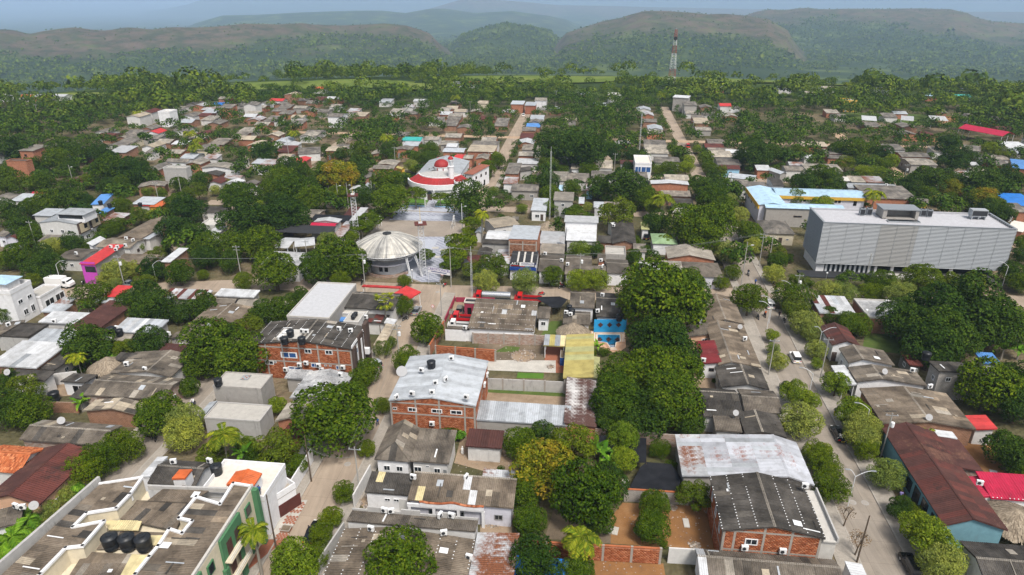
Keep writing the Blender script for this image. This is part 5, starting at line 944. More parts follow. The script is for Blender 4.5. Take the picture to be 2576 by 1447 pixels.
# around the plaza
H('11',4.6,[(90,1205),(432,1232),(545,1102),(140,1090)],'mf',.3,'silver_slab','white_wall','white bank with grey roof and blue sign','white bank', key='bank', wins=[], sheets=False)
H('11',4.0,[(205,1052),(350,1046),(420,945),(255,942)],'gx',.6,'zinc_white','old_white','left arched white canopy of the market', open_=True, wins=[])
H('11',4.0,[(352,1046),(560,1016),(622,942),(422,945)],'gx',.6,'zinc_white','old_white','right arched white canopy of the market', open_=True, wins=[])
H('11',3.8,[(130,896),(792,898),(782,838),(132,828)],'mf',.5,'charcoal','white_wall','long black-roofed market gallery on white columns','black-roofed market', open_=True, wins=[])
for a in [(4.0,[(545,832),(802,846),(818,800),(580,790)],'crimson_roof','old_white'),(4.2,[(580,787),(832,792),(862,760),(622,745)],'zinc_white','old_white'),(3.8,[(788,942),(852,952),(1002,802),(880,792)],'zinc_rust','old_white'),(3.6,[(480,740),(640,745),(672,670),(490,650)],'fibro_far','old_brick'),(3.8,[(880,720),(1000,720),(1035,650),(950,650)],'oxide_light','old_white'),(3.8,[(960,775),(1050,775),(1100,660),(1030,655)],'zinc_white','old_white'),(3.6,[(560,770),(930,790),(955,745),(590,722)],'shade_net','old_brick'),(3.4,[(945,472),(1072,462),(1085,432),(948,430)],'zinc_white','white_wall'),(3.4,[(1090,450),(1180,452),(1190,410),(1100,405)],'zinc','old_white'),(3.6,[(1060,352),(1192,352),(1212,292),(1112,306)],'fibro_far','brick_brown'),(4.0,[(372,188),(502,192),(542,138),(402,136)],'red_roof','brick_brown'),(3.2,[(20,238),(200,238),(258,172),(100,166)],'zinc_rust','old_white'),(3.2,[(-20,200),(60,200),(120,160),(0,155)],'zinc','old_white'),(3.4,[(230,140),(360,140),(380,105),(250,95)],'fibro_tan','old_white'),(3.4,[(380,110),(640,90),(660,45),(460,50)],'fibro_far','old_white'),(4.0,[(690,80),(872,66),(912,28),(760,22)],'fibro_tan','brick'),(3.4,[(690,220),(900,220),(940,190),(720,190)],'fibro_far','old_white'),(3.4,[(1225,214),(1425,218),(1435,172),(1240,166)],'fibro_far_pale','brick_brown'),(3.4,[(1180,250),(1400,256),(1410,216),(1190,212)],'fibro_far','brick'),(3.4,[(1420,240),(1480,270),(1485,240),(1430,232)],'yellow_roof','yellow_wall'),(3.6,[(1400,60),(1560,66),(1590,30),(1420,25)],'fibro_far','brick'),(3.5,[(1815,168),(1990,166),(2000,140),(1830,138)],'crimson_roof','old_white'),(3.5,[(1995,160),(2085,158),(2095,108),(2000,106)],'red_roof','brick'),(4.0,[(1880,84),(2100,84),(2112,42),(1900,40)],'zinc','brick'),(4.2,[(2120,76),(2380,84),(2442,32),(2160,22)],'fibro_tan','brick'),(4.0,[(2085,150),(2185,150),(2190,112),(2100,110)],'fibro_far_pale','brick'),(4.0,[(2200,150),(2330,160),(2345,112),(2240,105)],'fibro_far','brick'),(4.0,[(1920,30),(2000,34),(2060,0),(1930,-10)],'zinc_white','white_wall'),(3.6,[(2050,250),(2150,260),(2165,220),(2060,215)],'terracotta','cream_wall'),(3.4,[(2170,20),(2430,40),(2445,-10),(2180,-20)],'fibro_far','old_white'),(3.4,[(2480,400),(2620,406),(2640,350),(2500,350)],'zinc_rust','white_wall'),(4.0,[(2520,300),(2650,305),(2660,215),(2525,200)],'fibro_far','brick'),(3.0,[(2190,895),(2280,900),(2290,850),(2230,850)],'zinc','old_white'),(3.4,[(2340,870),(2600,800),(2590,740),(2330,735)],'fibro_tan','old_white'),(3.8,[(2270,1000),(2572,1010),(2580,930),(2280,925)],'fibro_dark','mould_wall'),(3.4,[(2410,1200),(2572,1210),(2570,1060),(2420,1060)],'zinc_rust','old_white'),(3.4,[(2080,1270),(2250,1180),(2320,1120),(2160,1100)],'oxide_light','lavender_wall'),(3.4,[(2210,1130),(2330,1130),(2400,1070),(2250,1040)],'fibro_dark','old_white')]:
    H('11', a[0], a[1],'mf' if a[2] in ('shade_net',) else random.choice(['gx','gy','mf']),.6, a[2], a[3])
H('11',6.2,[(2165,312),(2236,318),(2292,232),(2188,206)],'mf',.7,'terracotta','white_wall','white two-storey house with clay roof beside the church','clay-roofed white house', wins=[('r',.2,4.4,1.0,1.1,'window','brown_clad'),('r',.5,4.4,1.0,1.1,'window','brown_clad'),('r',.8,4.4,1.0,1.1,'window','brown_clad'),('f',.7,4.4,1.1,1.2,'window','brown_clad'),('r',.3,1.2,1.0,2.0,'door','void'),('r',.7,1.2,1.0,2.0,'door','void')])
H('11',4.2,[(2300,960),(2600,960),(2640,880),(2340,870)],'gx',.7,'zinc_white','white_wall','bright white tent-like roof beside the plaza','white tent-like roof')
# right of the plaza
H('21',8.4,[(-25,974),(266,980),(280,826),(0,816)],'mb',.5,'zinc','brick','tall brick shop building with silver roof','motorcycle shop', key='shop', wins=[], oh=.12)
H('21',7.2,[(512,788),(866,792),(872,756),(545,712)],'mf',.3,'zinc_white','white_wall','tall plain white house with white roof','tall plain white house', wins=[])
H('21',4.6,[(560,962),(832,992),(862,882),(538,850)],'mf',.9,'zinc_white','old_white','sloping ribbed white roof below the plain white house', wins=[])
H('21',3.6,[(285,1002),(532,1012),(540,882),(286,876)],'gx',.4,'zinc_white','old_white','bright white low roofs beside the shop', wins=[])
H('21',3.8,[(990,1002),(1200,1014),(1266,802),(1008,790)],'gy',1.0,'fibro_dark','brick_brown','dark gabled roof beside the green roof','dark gabled roof')
H('21',3.4,[(835,990),(1085,1000),(1095,940),(880,930)],'mf',.3,'fibro_dark','brick_brown', None, wins=[])
H('21',3.4,[(1400,1002),(1655,1012),(1645,912),(1400,900)],'hip',1.2,'green_roof','white_wall','pale green hipped roof among trees','pale green roof')
H('21',3.8,[(1560,1152),(2042,1172),(2002,1052),(1540,1042)],'gy',1.2,'fibro_pale','brick','wide pale gabled roof over brick walls','wide pale gabled roof', rp=.45)
H('21',3.4,[(1722,1325),(2132,1345),(2062,1192),(1722,1190)],'hip',1.5,'fibro','lavender_wall','grey hipped corner house with lavender wall','hipped corner house')
H('21',6.0,[(405,568),(602,574),(642,502),(440,490)],'mf',.4,'fibro_pale','mould_wall','two-storey house with mouldy front and brick side','mouldy two-storey house')
H('21',3.6,[(165,668),(332,672),(382,568),(240,560)],'mf',.6,'zinc','white_wall','white porch house with zinc roof', wins=[('f',.4,1.6,1.4,1.2),('f',.75,1.2,.9,2.0,'door','brown_clad')])
H('21',6.4,[(1400,408),(1772,408),(1772,376),(1385,370)],'gy',.5,'zinc_white','brick','brick warehouse with white gabled roof edge','white-edged brick warehouse', wins=[])
H('21',6.2,[(1232,208),(1388,208),(1392,132),(1230,130)],'flat',0,'terrace','white_wall','white house with tall blue glass front','glass-fronted white house', wins=[('f',.2,4.2,2.6,2.4,'window','white_frame','blue'),('f',.68,4.2,4.0,2.4,'window','white_frame','blue')], parapet=.5)
ROW21 = [(3.5,[(265,1285),(518,1285),(530,1112),(290,1102)],'fibro','white_wall'),(3.6,[(535,1238),(802,1242),(802,1122),(545,1120)],'fibro','old_white'),(3.4,[(530,1325),(942,1315),(942,1252),(530,1246)],'fibro','white_wall'),(3.5,[(950,1302),(1168,1302),(1168,1166),(945,1160)],'fibro','white_wall'),(3.4,[(1250,1264),(1500,1272),(1492,1196),(1250,1194)],'zinc_white','old_brick'),(3.4,[(1500,1278),(1712,1278),(1702,1206),(1500,1204)],'fibro_far_pale','old_white'),(3.8,[(290,1098),(530,1102),(532,1032),(290,1030)],'fibro_pale','old_white'),(3.6,[(855,1174),(938,1174),(942,1112),(860,1110)],'fibro','brick'),(4.0,[(940,1134),(1138,1134),(1138,1052),(935,1046)],'slab_roof','concrete_wall'),(3.4,[(1420,524),(1782,528),(1784,458),(1560,456)],'fibro_far','brick_brown'),(3.4,[(1600,614),(1818,614),(1802,548),(1610,545)],'fibro_dark','old_white'),(3.4,[(1520,360),(1782,374),(1762,322),(1530,296)],'fibro_far_pale','old_white'),(3.4,[(1420,188),(1692,194),(1662,132),(1430,130)],'fibro_far','old_white'),(3.4,[(590,254),(682,254),(692,198),(600,195)],'fibro_far_pale','white_wall'),(3.4,[(840,244),(1012,248),(1008,188),(845,185)],'fibro_far_pale','old_white'),(3.4,[(790,358),(1362,364),(1362,304),(800,290)],'fibro_far','old_white'),(3.4,[(540,380),(772,384),(778,308),(560,325)],'fibro_far','old_white'),(3.4,[(400,368),(556,374),(562,302),(400,296)],'fibro_far_pale','old_white'),(3.4,[(0,474),(292,478),(252,412),(0,396)],'fibro_far','concrete_wall'),(3.2,[(60,120),(230,125),(235,85),(80,75)],'fibro_far_pale','brick'),(3.2,[(100,60),(300,70),(290,30),(110,20)],'fibro_far','old_white'),(3.2,[(50,200),(270,205),(270,150),(70,145)],'zinc_white','old_white'),(3.2,[(300,160),(560,160),(565,135),(310,132)],'zinc_rust','old_white'),(3.6,[(40,290),(180,260),(190,230),(50,240)],'fibro_dark','mould_wall'),(3.2,[(455,235),(600,238),(612,180),(470,172)],'fibro_dark','white_wall'),(3.2,[(1080,200),(1225,205),(1225,170),(1090,165)],'oxide_light','white_wall'),(3.3,[(2050,214),(2302,218),(2252,152),(2040,142)],'fibro_far','old_white'),(3.3,[(2080,250),(2280,260),(2285,220),(2100,210)],'oxide_light','sky_wall'),(3.3,[(2160,334),(2470,374),(2432,312),(2200,296)],'zinc','old_white'),(3.3,[(2180,404),(2400,410),(2330,358),(2190,360)],'fibro_far_pale','old_white'),(3.4,[(2200,470),(2560,455),(2540,400),(2330,405)],'fibro_far','old_white'),(3.3,[(810,644),(915,636),(930,582),(830,580)],'zinc','white_wall'),(3.3,[(915,640),(1182,628),(1172,588),(930,580)],'fibro_far','old_white'),(3.2,[(1290,862),(1372,862),(1380,812),(1300,815)],'yellow_green_roof','white_wall'),(3.2,[(1325,95),(1570,100),(1560,30),(1340,25)],'fibro_far_pale','old_white'),(3.2,[(1320,30),(1560,35),(1540,-20),(1330,-25)],'fibro_far','old_white'),(3.3,[(2000,130),(2230,140),(2180,90),(2010,85)],'fibro_far_pale','old_white'),(3.3,[(1960,80),(2240,85),(2210,45),(1960,35)],'fibro_far','old_white'),(3.3,[(2130,90),(2360,95),(2340,65),(2150,62)],'zinc_white','old_white'),(3.3,[(1920,40),(2130,45),(2100,0),(1930,-5)],'oxide_light','green_wall'),(3.4,[(2440,260),(2600,275),(2580,235),(2450,232)],'zinc_white','brick'),(3.4,[(0,760),(60,765),(80,750),(10,745)],'fibro_far','old_brick'),(3.2,[(470,470),(510,472),(518,415),(480,412)],'pale_blue_roof','brick'),(3.2,[(740,470),(815,474),(822,430),(745,422)],'zinc_rust','sky_wall'),(3.2,[(670,600),(726,602),(730,560),(672,558)],'zinc','brick'),(3.3,[(1215,1085),(1345,1088),(1350,1032),(1220,1030)],'fibro_far','old_white'),(3.4,[(1190,840),(1000,838),(985,800),(880,790)],'zinc_white','old_white')]
for a in ROW21: H('21', a[0], a[1],'flat' if a[2] == 'slab_roof' else random.choice(['gx','gx','mf']),.8, a[2], a[3])
for a in [(3.5,[(0,262),(160,320),(165,285),(60,250)],'zinc','concrete_wall'),(3.4,[(180,270),(340,272),(350,225),(130,222)],'fibro_far','old_white'),(3.4,[(350,272),(740,275),(700,222),(370,218)],'fibro_far_pale','old_white'),(3.6,[(20,420),(110,425),(150,345),(10,338)],'fibro_dark','white_wall'),(3.4,[(680,372),(820,375),(800,350),(690,348)],'cement_light','old_white'),(3.4,[(820,382),(975,388),(960,345),(800,340)],'fibro_far_pale','old_white'),(3.5,[(975,388),(1165,392),(1130,348),(945,340)],'zinc_rust','old_white'),(3.8,[(800,452),(1310,450),(1230,408),(760,392)],'zinc_grey','old_white'),(3.8,[(980,560),(1500,548),(1320,432),(900,440)],'fibro_far','brick'),(3.6,[(1410,575),(1655,612),(1560,545),(1420,540)],'fibro_far','yellow_wall'),(3.6,[(1440,222),(1700,206),(1560,142),(1340,146)],'fibro_far_pale','concrete_wall'),(3.4,[(1520,280),(1732,305),(1660,262),(1530,252)],'oxide_roof','white_wall'),(3.6,[(2320,618),(2640,622),(2620,520),(2312,518)],'bright_blue','old_white'),(5.0,[(2440,240),(2640,262),(2660,190),(2440,170)],'blue_roof','brick'),(3.4,[(300,25),(600,30),(570,0),(330,-10)],'fibro_tan','brick'),(3.4,[(540,100),(750,105),(720,70),(560,65)],'fibro_far','brick'),(3.3,[(560,150),(790,145),(780,115),(600,110)],'fibro_far','brick'),(3.3,[(190,215),(340,220),(345,185),(200,180)],'zinc_rust','old_white'),(3.3,[(330,145),(445,145),(450,105),(345,102)],'zinc_white','old_white'),(3.3,[(1140,60),(1360,62),(1330,20),(1150,15)],'fibro_far','old_white'),(3.3,[(1060,90),(1180,92),(1180,68),(1075,66)],'red_roof','old_white'),(3.3,[(1300,130),(1600,135),(1580,90),(1300,82)],'fibro_far','brick'),(3.3,[(1620,75),(1740,80),(1735,45),(1630,40)],'fibro_far_pale','old_white'),(3.3,[(1780,95),(1950,98),(1930,60),(1790,56)],'red_roof','old_white'),(3.3,[(1950,60),(2150,80),(2120,40),(1960,25)],'fibro_far','old_white'),(3.3,[(2130,150),(2400,165),(2380,120),(2140,95)],'fibro_far','old_white'),(3.3,[(2200,215),(2400,220),(2380,170),(2220,160)],'fibro_far','brick'),(3.3,[(2020,215),(2105,218),(2100,200),(2030,200)],'zinc_white','old_white'),(3.3,[(2020,275),(2200,278),(2180,245),(2030,242)],'fibro_far_pale','old_white'),(3.3,[(1860,300),(2050,308),(2050,280),(1870,275)],'zinc_rust','old_white'),(3.3,[(1940,500),(2060,505),(2060,460),(1950,450)],'oxide_light','brick'),(3.4,[(2360,680),(2572,690),(2572,620),(2370,610)],'fibro_far','brick'),(3.4,[(2430,860),(2600,900),(2600,790),(2440,770)],'terrace','brick'),(3.3,[(2340,40),(2600,60),(2600,0),(2360,-10)],'zinc_white','old_white'),(3.3,[(2430,100),(2600,110),(2590,65),(2440,60)],'zinc','old_white')]:
    H('31', a[0], a[1], random.choice(['gx','mf']),.7, a[2], a[3])
# the school round its yard
H('31',6.2,[(115,522),(970,542),(915,470),(-10,436)],'gx',.9,'pale_blue_roof','lavender_wall','long rear wing of the blue-roofed school','blue-roofed school', wins=[('f',.3,4.6,2.4,1.2),('f',.5,4.6,2.4,1.2),('f',.7,4.6,2.4,1.2),('f',.9,4.4,1.0,2.0,'door','void')], key='school', cat='school')
H('21',6.3,[(2500,632),(2760,606),(2612,442),(2345,436)],'gy',.8,'pale_blue_roof','lavender_wall','side wing of the blue-roofed school with yellow band', key='school2', cat='school', wins=[('l',.2,4.0,2.4,1.0),('l',.45,4.0,2.4,1.0),('l',.75,4.0,1.6,1.6)])
H('31',6.1,[(-75,652),(762,658),(722,612),(0,592)],'gx',.6,'pale_blue_roof','concrete_wall','front wing of the blue-roofed school with blank grey wall', cat='school', wins=[('f',.42,3.5,2.5,.5,'window','brown_clad')])
H('31',3.6,[(-110,882),(330,928),(140,780),(-60,766)],'hip',1.4,'fibro_far','cream_wall','cream bungalow with grey hipped roof','cream bungalow', wins=[('f',.35,1.7,.8,.8),('f',.55,1.3,1.0,2.0,'door','brown_clad'),('f',.8,1.8,.7,.5)])
# far landmarks
H('00',7.2,[(1612,1135),(1690,1140),(1772,1120),(1660,1108)],'flat',0,'cement_light','white_wall','white three-level house with open roof terrace','white terrace house', parapet=.7)
H('20',8.0,[(1600,975),(1765,988),(1808,968),(1650,962)],'mf',.4,'zinc_white','block','grey three-storey block with white roof edge','grey three-storey block')
H('20',5.0,[(960,955),(1095,962),(1100,945),(970,940)],'flat',0,'cement_light','white_wall','white two-storey house beside the bright round tree')
H('20',5.0,[(-10,1048),(120,1050),(130,1020),(0,1015)],'mf',.3,'zinc','brick','long grey-roofed brick works behind the far street')
H('20',5.0,[(130,1060),(240,1062),(250,1030),(140,1028)],'mf',.3,'zinc','red_paving','red-walled works with grey roofs','red-walled works', pw='brick')
H('30',6.0,[(735,1018),(870,1020),(880,1002),(745,996)],'flat',0,'cement_light','yellow_wall','yellow and white two-storey building by the football ground','yellow building', pw='yellow_wall')
H('30',5.0,[(1890,1285),(2330,1365),(2510,1358),(2060,1275)],'gx',1.6,'crimson_roof','old_white','large open crimson sports hall roof','crimson sports hall', open_=True, wins=[], snap=False, cat='sports hall', name='sports_hall')
for i, (x, w) in enumerate([(935,150),(1330,130),(1620,170)]):
    H('30',4.2,[(x, 1205),(x+w, 1215),(x+w+10,1180),(x+10,1170)],'mf',.5,'zinc_white','concrete_wall',['left','middle','right'][i]+' white grandstand roof of the football ground', open_=True, wins=[], cat='grandstand', name='grandstand', snap=False)
sheet_ground('football_pitch','30',[(620,1190),(1960,1290),(1960,1160),(760,1130)],'grass',.03,'worn grass football pitch with sandy goal mouth')
sheet_ground('bare_patch','30',[(1640,1250),(1900,1230),(1940,1170),(1700,1165)],'orange_soil',.038,'sandy bare end of the football pitch')
# ------------------------------------------------------------------ the apartment block with the zigzag parapets
def wpoly(t, pts, z): return [PT(t, x, y, z) for x, y in pts]
def prism_at(root, name, pts, z0, z1, m, th=None):
    o = root.matrix_basis.inverted(); q = [o @ p for p in pts]; b = MB(); b.prism([(p.x, p.y) for p in q], z0, z1); me = b.mesh(name); me.flip_normals() if me.polygons[1].normal.z < 0 else None
    return link(name, me, m, root)
def edge_bars(root, name, pts, z, w, h, m, closed=False):
    o = root.matrix_basis.inverted()
    q = [o @ p for p in pts]
    for i in range(len(q)-(0 if closed else 1)):
        a, c = q[i], q[(i+1) % len(q)]; d = (c-a).normalized()*w*.5; MB().bar(Vector((a.x-d.x, a.y-d.y, z)), Vector((c.x+d.x, c.y+d.y, z)), w, h).build(name, m, root)
def apartments():
    Z = 9.4; c = PT('03',1300,1100, Z); root = empty('apartment_block',(c.x, c.y, 0)); inv = root.matrix_basis.inverted()
    out = wpoly('03',[(-300,1610),(975,478),(1445,462),(1492,600),(2535,556),(1845,1610)], Z)
    prism_at(root, 'wall', out, -.4,7.0,'cream_wall')
    Wp = [(-150,1600),(1008,535),(1432,470),(1310,640),(1170,785),(872,832),(735,972),(1048,912),(832,1162),(662,1182),(405,1447),(250,1610)]
    Ep = [(1845,1610),(1950,1447),(2525,560),(2345,532),(2212,742),(1972,668),(1800,882),(1932,912),(1832,1034),(1702,992),(1592,1162),(1500,1270),(1360,1447),(1235,1610)]
    for nm, pl, k in (('west', Wp, 11),('east', Ep, 13)):
        q = wpoly('03', pl, Z); prism_at(root, 'wing', q, 6.9, Z-.12,'cream_wall')
        r = prism_at(root, 'roof', q, Z-.12, Z-.04,'fibro_brown'); lay_sheets(r, [inv @ p for p in q],'fibro_brown',1.0,2.2, lift=.0, mats=(['fibro','fibro_dark','fibro_tan'],.14))
        z = q[2:12] if nm == 'west' else q[2:]
        edge_bars(root, 'coping',[p for p in z], Z+.12,.34,.3,'white_wall')
    edge_bars(root, 'coping', wpoly('03',[(1008,535),(1432,470)], Z), Z+.1,.3,.3,'white_wall')
    edge_bars(root, 'parapet', wpoly('03',[(-310,1600),(985,478)], Z+.6), Z-.1,.36,1.9,'mould_wall'); edge_bars(root, 'parapet', wpoly('03',[(2530,555),(1840,1612)], Z), Z+.05,.3,.5,'cement_light'); edge_bars(root, 'parapet', wpoly('03',[(1500,552),(2330,582)],8.2),8.0,.3,.7,'mould_wall')
    for pl, m, zz in (([(1480,700),(1905,722),(2110,592),(1650,572)],'fibro_brown',7.9),([(1200,882),(1760,1000),(1905,715),(1335,692)],'fibro_brown',7.7),([(1090,990),(1390,996),(1425,905),(1060,895)],'cream_sheet',7.82),([(870,1190),(1580,1180),(1690,1020),(1100,1000)],'fibro_brown',7.3),([(690,1460),(1345,1460),(1500,1245),(850,1212)],'fibro_brown',7.6),([(1205,1460),(1345,1460),(1502,1248),(1325,1236)],'cream_sheet',7.72),([(1500,1140),(1590,1150),(1650,1045),(1510,1050)],'cream_sheet',7.42)):
        q = wpoly('03', pl, zz); r = prism_at(root, 'lower_roof', q, zz-.1, zz-.03, m if m != 'fibro_brown' else 'fibro'); lay_sheets(r, [inv @ p for p in q], m, .9,2.2, lift=0, mats=(['fibro','fibro_pale','fibro_dark'],.14) if m != 'cream_sheet' else None)
    # street front: green pilasters, balconies, windows
    a, b = PT('03',2535,556, Z), PT('03',1845,1610, Z); a.z = b.z = 0; u = (b-a).normalized(); n = Vector((-u.y, u.x, 0)); n = n if n.x > 0 else -n; L = (b-a).length
    R0 = empty('street_front', inv @ (a), math.atan2(u.y, u.x)); R0.parent = root; s = 1 if (Matrix.Rotation(math.atan2(u.y, u.x),4,'Z') @ Vector((0,1,0))).dot(n) > 0 else -1
    def bx(nm, x0, x1, y0, y1, z0, z1, m): return MB().box(x0, x1, min(s*y0, s*y1), max(s*y0, s*y1), z0, z1).build(nm, m, R0)
    bx('pilaster',.0,.7,.0,.8,-.3,9.3,'green_wall'); bx('green_panel',4.6,9.6,.0,.45,5.0,9.3,'green_wall'); bx('green_panel',5.4,6.2,.0,.6,-.3,5.0,'green_wall'); bx('green_panel',9.2,10.0,.0,.6,-.3,5.0,'green_wall'); bx('green_panel',14.0,19.0,.0,.45,5.0,9.3,'green_wall'); bx('facade',.7, L, .0,.12,-.3,9.3,'cream_wall')
    for z in (2.9,5.9): bx('balcony',5.0,9.6,.4,1.3, z, z+.16,'cream_wall'); bx('railing',5.0,9.6,1.24,1.29, z+.9, z+.96,'white_frame'); bx('railing',5.0,9.6,1.24,1.29, z+.5, z+.54,'white_frame'); bx('door',5.6,6.6,.44,.48, z+.16, z+2.2,'brown_clad'); bx('door',7.4,8.6,.44,.48, z+.16, z+2.2,'oxide_roof')
    for z in (1.6,4.6,7.6):
        for x in (2.4,12.0): bx('window_frame', x-.7, x+.7,.1,.3, z-.8, z+.8,'green_wall'); bx('pane', x-.5, x+.5,.28,.32, z-.62, z+.62,'glass_dark')
    tag(root, 'cream apartment block with zigzag white parapets and green street front','apartment block'); LAND.append(('zigzag apartment block', *TD('03',1300,1000)))
apartments()
# ------------------------------------------------------------------ white villa with the roof terrace
house('13',6.0,[(-560,640),(62,716),(302,386)],'flat',0,'terrace','white_wall','white villa with cream roof terrace beside the left street','white terrace villa', parapet=.7, wins=[], key='villa')
house('13',8.2,[(-311,556),(-44,556),(80,428),(-195,408)],'gy',.6,'orange_roof','white_wall','orange gabled roof room standing on the white terrace', z0=6.1, wins=[], sheets=True, oh=.15)
house('13',3.3,[(20,800),(108,866),(322,526)],'flat',0,'pavement','white_wall','white street balcony with a brown garage door', parapet=.9, wins=[('r',.72,1.1,4.4,2.2,'door','oxide_light'),('r',.33,1.1,1.2,2.1,'door','oxide_roof'),('r',.12,1.4,1.0,1.0)])
wallseg('13',(330,700),(575,300),2.6,'white_wall', label='long white wall along the left street')
# ------------------------------------------------------------------ hotel, middle building, brick house: brick infill and frames
def bricks_on(key, side, cols, beams, zt, m='brick_piece', skip=(), oh=.25, gab=None):
    root, c, ang, w, d, h = HOUSES[key]; ww, dd = w-2*oh, d-2*oh
    frame_bricks(root, side, ww, dd, .1, zt, cols, beams, m, skip, gab)
def gab(h, rise, lo=.0): return lambda s: h+rise*(1-abs(2*s-1))-.18
hw = HOUSES['hotel'][3]-.5
bricks_on('hotel','f',(.01,.13,.30,.47,.66,.86,.99),(3.9,6.9),8.4, skip=[(-hw/2+s*hw-w/2,-hw/2+s*hw+w/2, z-h/2, z+h/2) for s, z, w, h in ((.145,3.4,1.7,.8),(.36,5.3,3.2,1.2),(.4,2.2,2.6,1.2),(.56,6.4,1.3,.9),(.77,6.4,1.4,.9),(.61,3.4,1.4,.9),(.85,3.2,1.0,.8))], gab=gab(7.4,1.2))
cw = HOUSES['centre'][3]-.4
bricks_on('centre','f',(.005,.30,.58,.88,.995),(4.1,6.2),7.6, skip=[(-cw/2+s*cw-w/2,-cw/2+s*cw+w/2,4.6,5.4) for s, w in ((.05,.7),(.26,1.5),(.55,1.8),(.78,2.0))], oh=.2, gab=gab(6.6,1.1)); bricks_on('centre','r',(.02,.25,.5,.75,.98),(4.1,),6.5, oh=.2)
bw = HOUSES['brickr'][3]-.6
bricks_on('brickr','f',(.01,.12,.42,.70,.99),(3.0,6.1),7.4, oh=.3, skip=[(-bw/2+.3*bw-.8,-bw/2+.3*bw+.8,4.0,5.0)], gab=gab(6.2,1.3)); bricks_on('brickr','l',(.02,.5,.98),(3.0,),6.1, oh=.3)
bricks_on('shop','f',(.02,.5,.98),(7.4,),8.3,'brick_piece_brown', oh=.12)
def hotel_front():
    root, c, ang, w, d, h = HOUSES['hotel']; x = w/2-.25
    bx = lambda nm, y0, y1, z0, z1, px, m: MB().box(x+.0, x+px, y0, y1, z0, z1).build(nm, m, root)
    bx('facade',-d/2+.2, d/2-.2,-.3,8.0,.12,'white_wall'); bx('clad_panel',-d/2+.1,-d/2+1.4,-.3,7.5,.6,'brown_clad'); bx('clad_panel',-d/2+3.4,-d/2+6.2,-.3,8.2,.35,'brown_clad'); bx('white_strip',-d/2+4.5,-d/2+5.1,1.0,7.2,.45,'white_wall'); bx('clad_panel', d/2-2.2, d/2-.2,-.3,9.0,.7,'brown_clad'); bx('balcony',-d/2+6.2, d/2-2.2,2.9,4.1,1.2,'white_wall')
    for y, z in ((-d/2+2.4,5.8),(-d/2+2.4,2.6),(-d/2+7.6,6.4)): face(root, 'r', w-.5+.3, d, (y+d/2)/d, z, 1.1,1.3,'window','white_frame','blue')
    # tank deck cut into the roof
    px = PT('12',375,510,7.7); q = root.matrix_basis.inverted() @ px
    MB().box(q.x-2.6, q.x+3.4, q.y-1.7, q.y+1.9,7.35,8.55).build('tank_deck','concrete_wall', root); MB().box(q.x-2.6, q.x+3.4, q.y-1.72, q.y+1.92,8.56,8.6).build('deck_floor','cement_light', root)
hotel_front()
def apply_sign(root, nm, text, size, loc, rot, m, ext=.01):
    cu = bpy.data.curves.new('lettering','FONT'); cu.body = text; cu.size = size; cu.extrude = ext; cu.align_x = 'CENTER'; cu.align_y = 'CENTER'
    o = bpy.data.objects.new(nm, cu); C.objects.link(o); bpy.context.view_layer.update(); me = bpy.data.meshes.new_from_object(o.evaluated_get(bpy.context.evaluated_depsgraph_get())); bpy.data.objects.remove(o)
    me.materials.clear(); o = link(nm, me, m, root, loc); o.rotation_euler = rot; o['kind'] = 'stuff'; return o
# ------------------------------------------------------------------ motorcycle shop front
def shop_front():
    pts = [(-15,1208),(252,1208),(262,1106),(0,1106)]; r = house('21',4.6, pts, 'mf',1.0,'charcoal','white_wall','black sloping front roof of the motorcycle shop', wins=[], key='shopfront', oh=.05)
    root, c, ang, w, d, h = HOUSES['shopfront']
    for x in (-.22,.02,.30): MB().bar((x*w, -d/2+.6, h+.14),(x*w-.05, d/2-1.2, h+1.0),.45,.06).build('roof_light','cement_light', root)
    y = -d/2-.12; MB().box(-w/2+.3, w/2-.3, y-.08, y, h-.75, h+.55).build('sign_board','charcoal', root); MB().box(-.9, w/2-.5, y-.11, y-.08, h-.5, h+.5).build('sign_panel','white_paint', root)
    apply_sign(root, 'lettering','AKT',1.0,(-w*.30, y-.1, h+.05),(math.pi/2,0,0),'lettering_white'); apply_sign(root, 'lettering','ALMACÉN Y TALLER',.40,(w*.21, y-.13, h+.26),(math.pi/2,0,0),'lettering_blue'); apply_sign(root, 'lettering','CHAKYMOTOS',.55,(w*.21, y-.13, h-.13),(math.pi/2,0,0),'lettering_blue')
    MB().box(-w*.46,-w*.15, y-.12, y-.09, h-.55, h-.42).build('sign_stripe','red_paint', root); MB().box(-.8,.4, y-.13, y-.1, h-.7, h-.55).build('sign_stripe','red_paint', root); MB().box(.5,1.6, y-.13, y-.1, h-.7, h-.55).build('sign_stripe','blue_roof', root); MB().box(-w/2, w/2, y-.3, y-.05, h-1.7, h-.85).build('fascia','blue_sign', root)
shop_front()
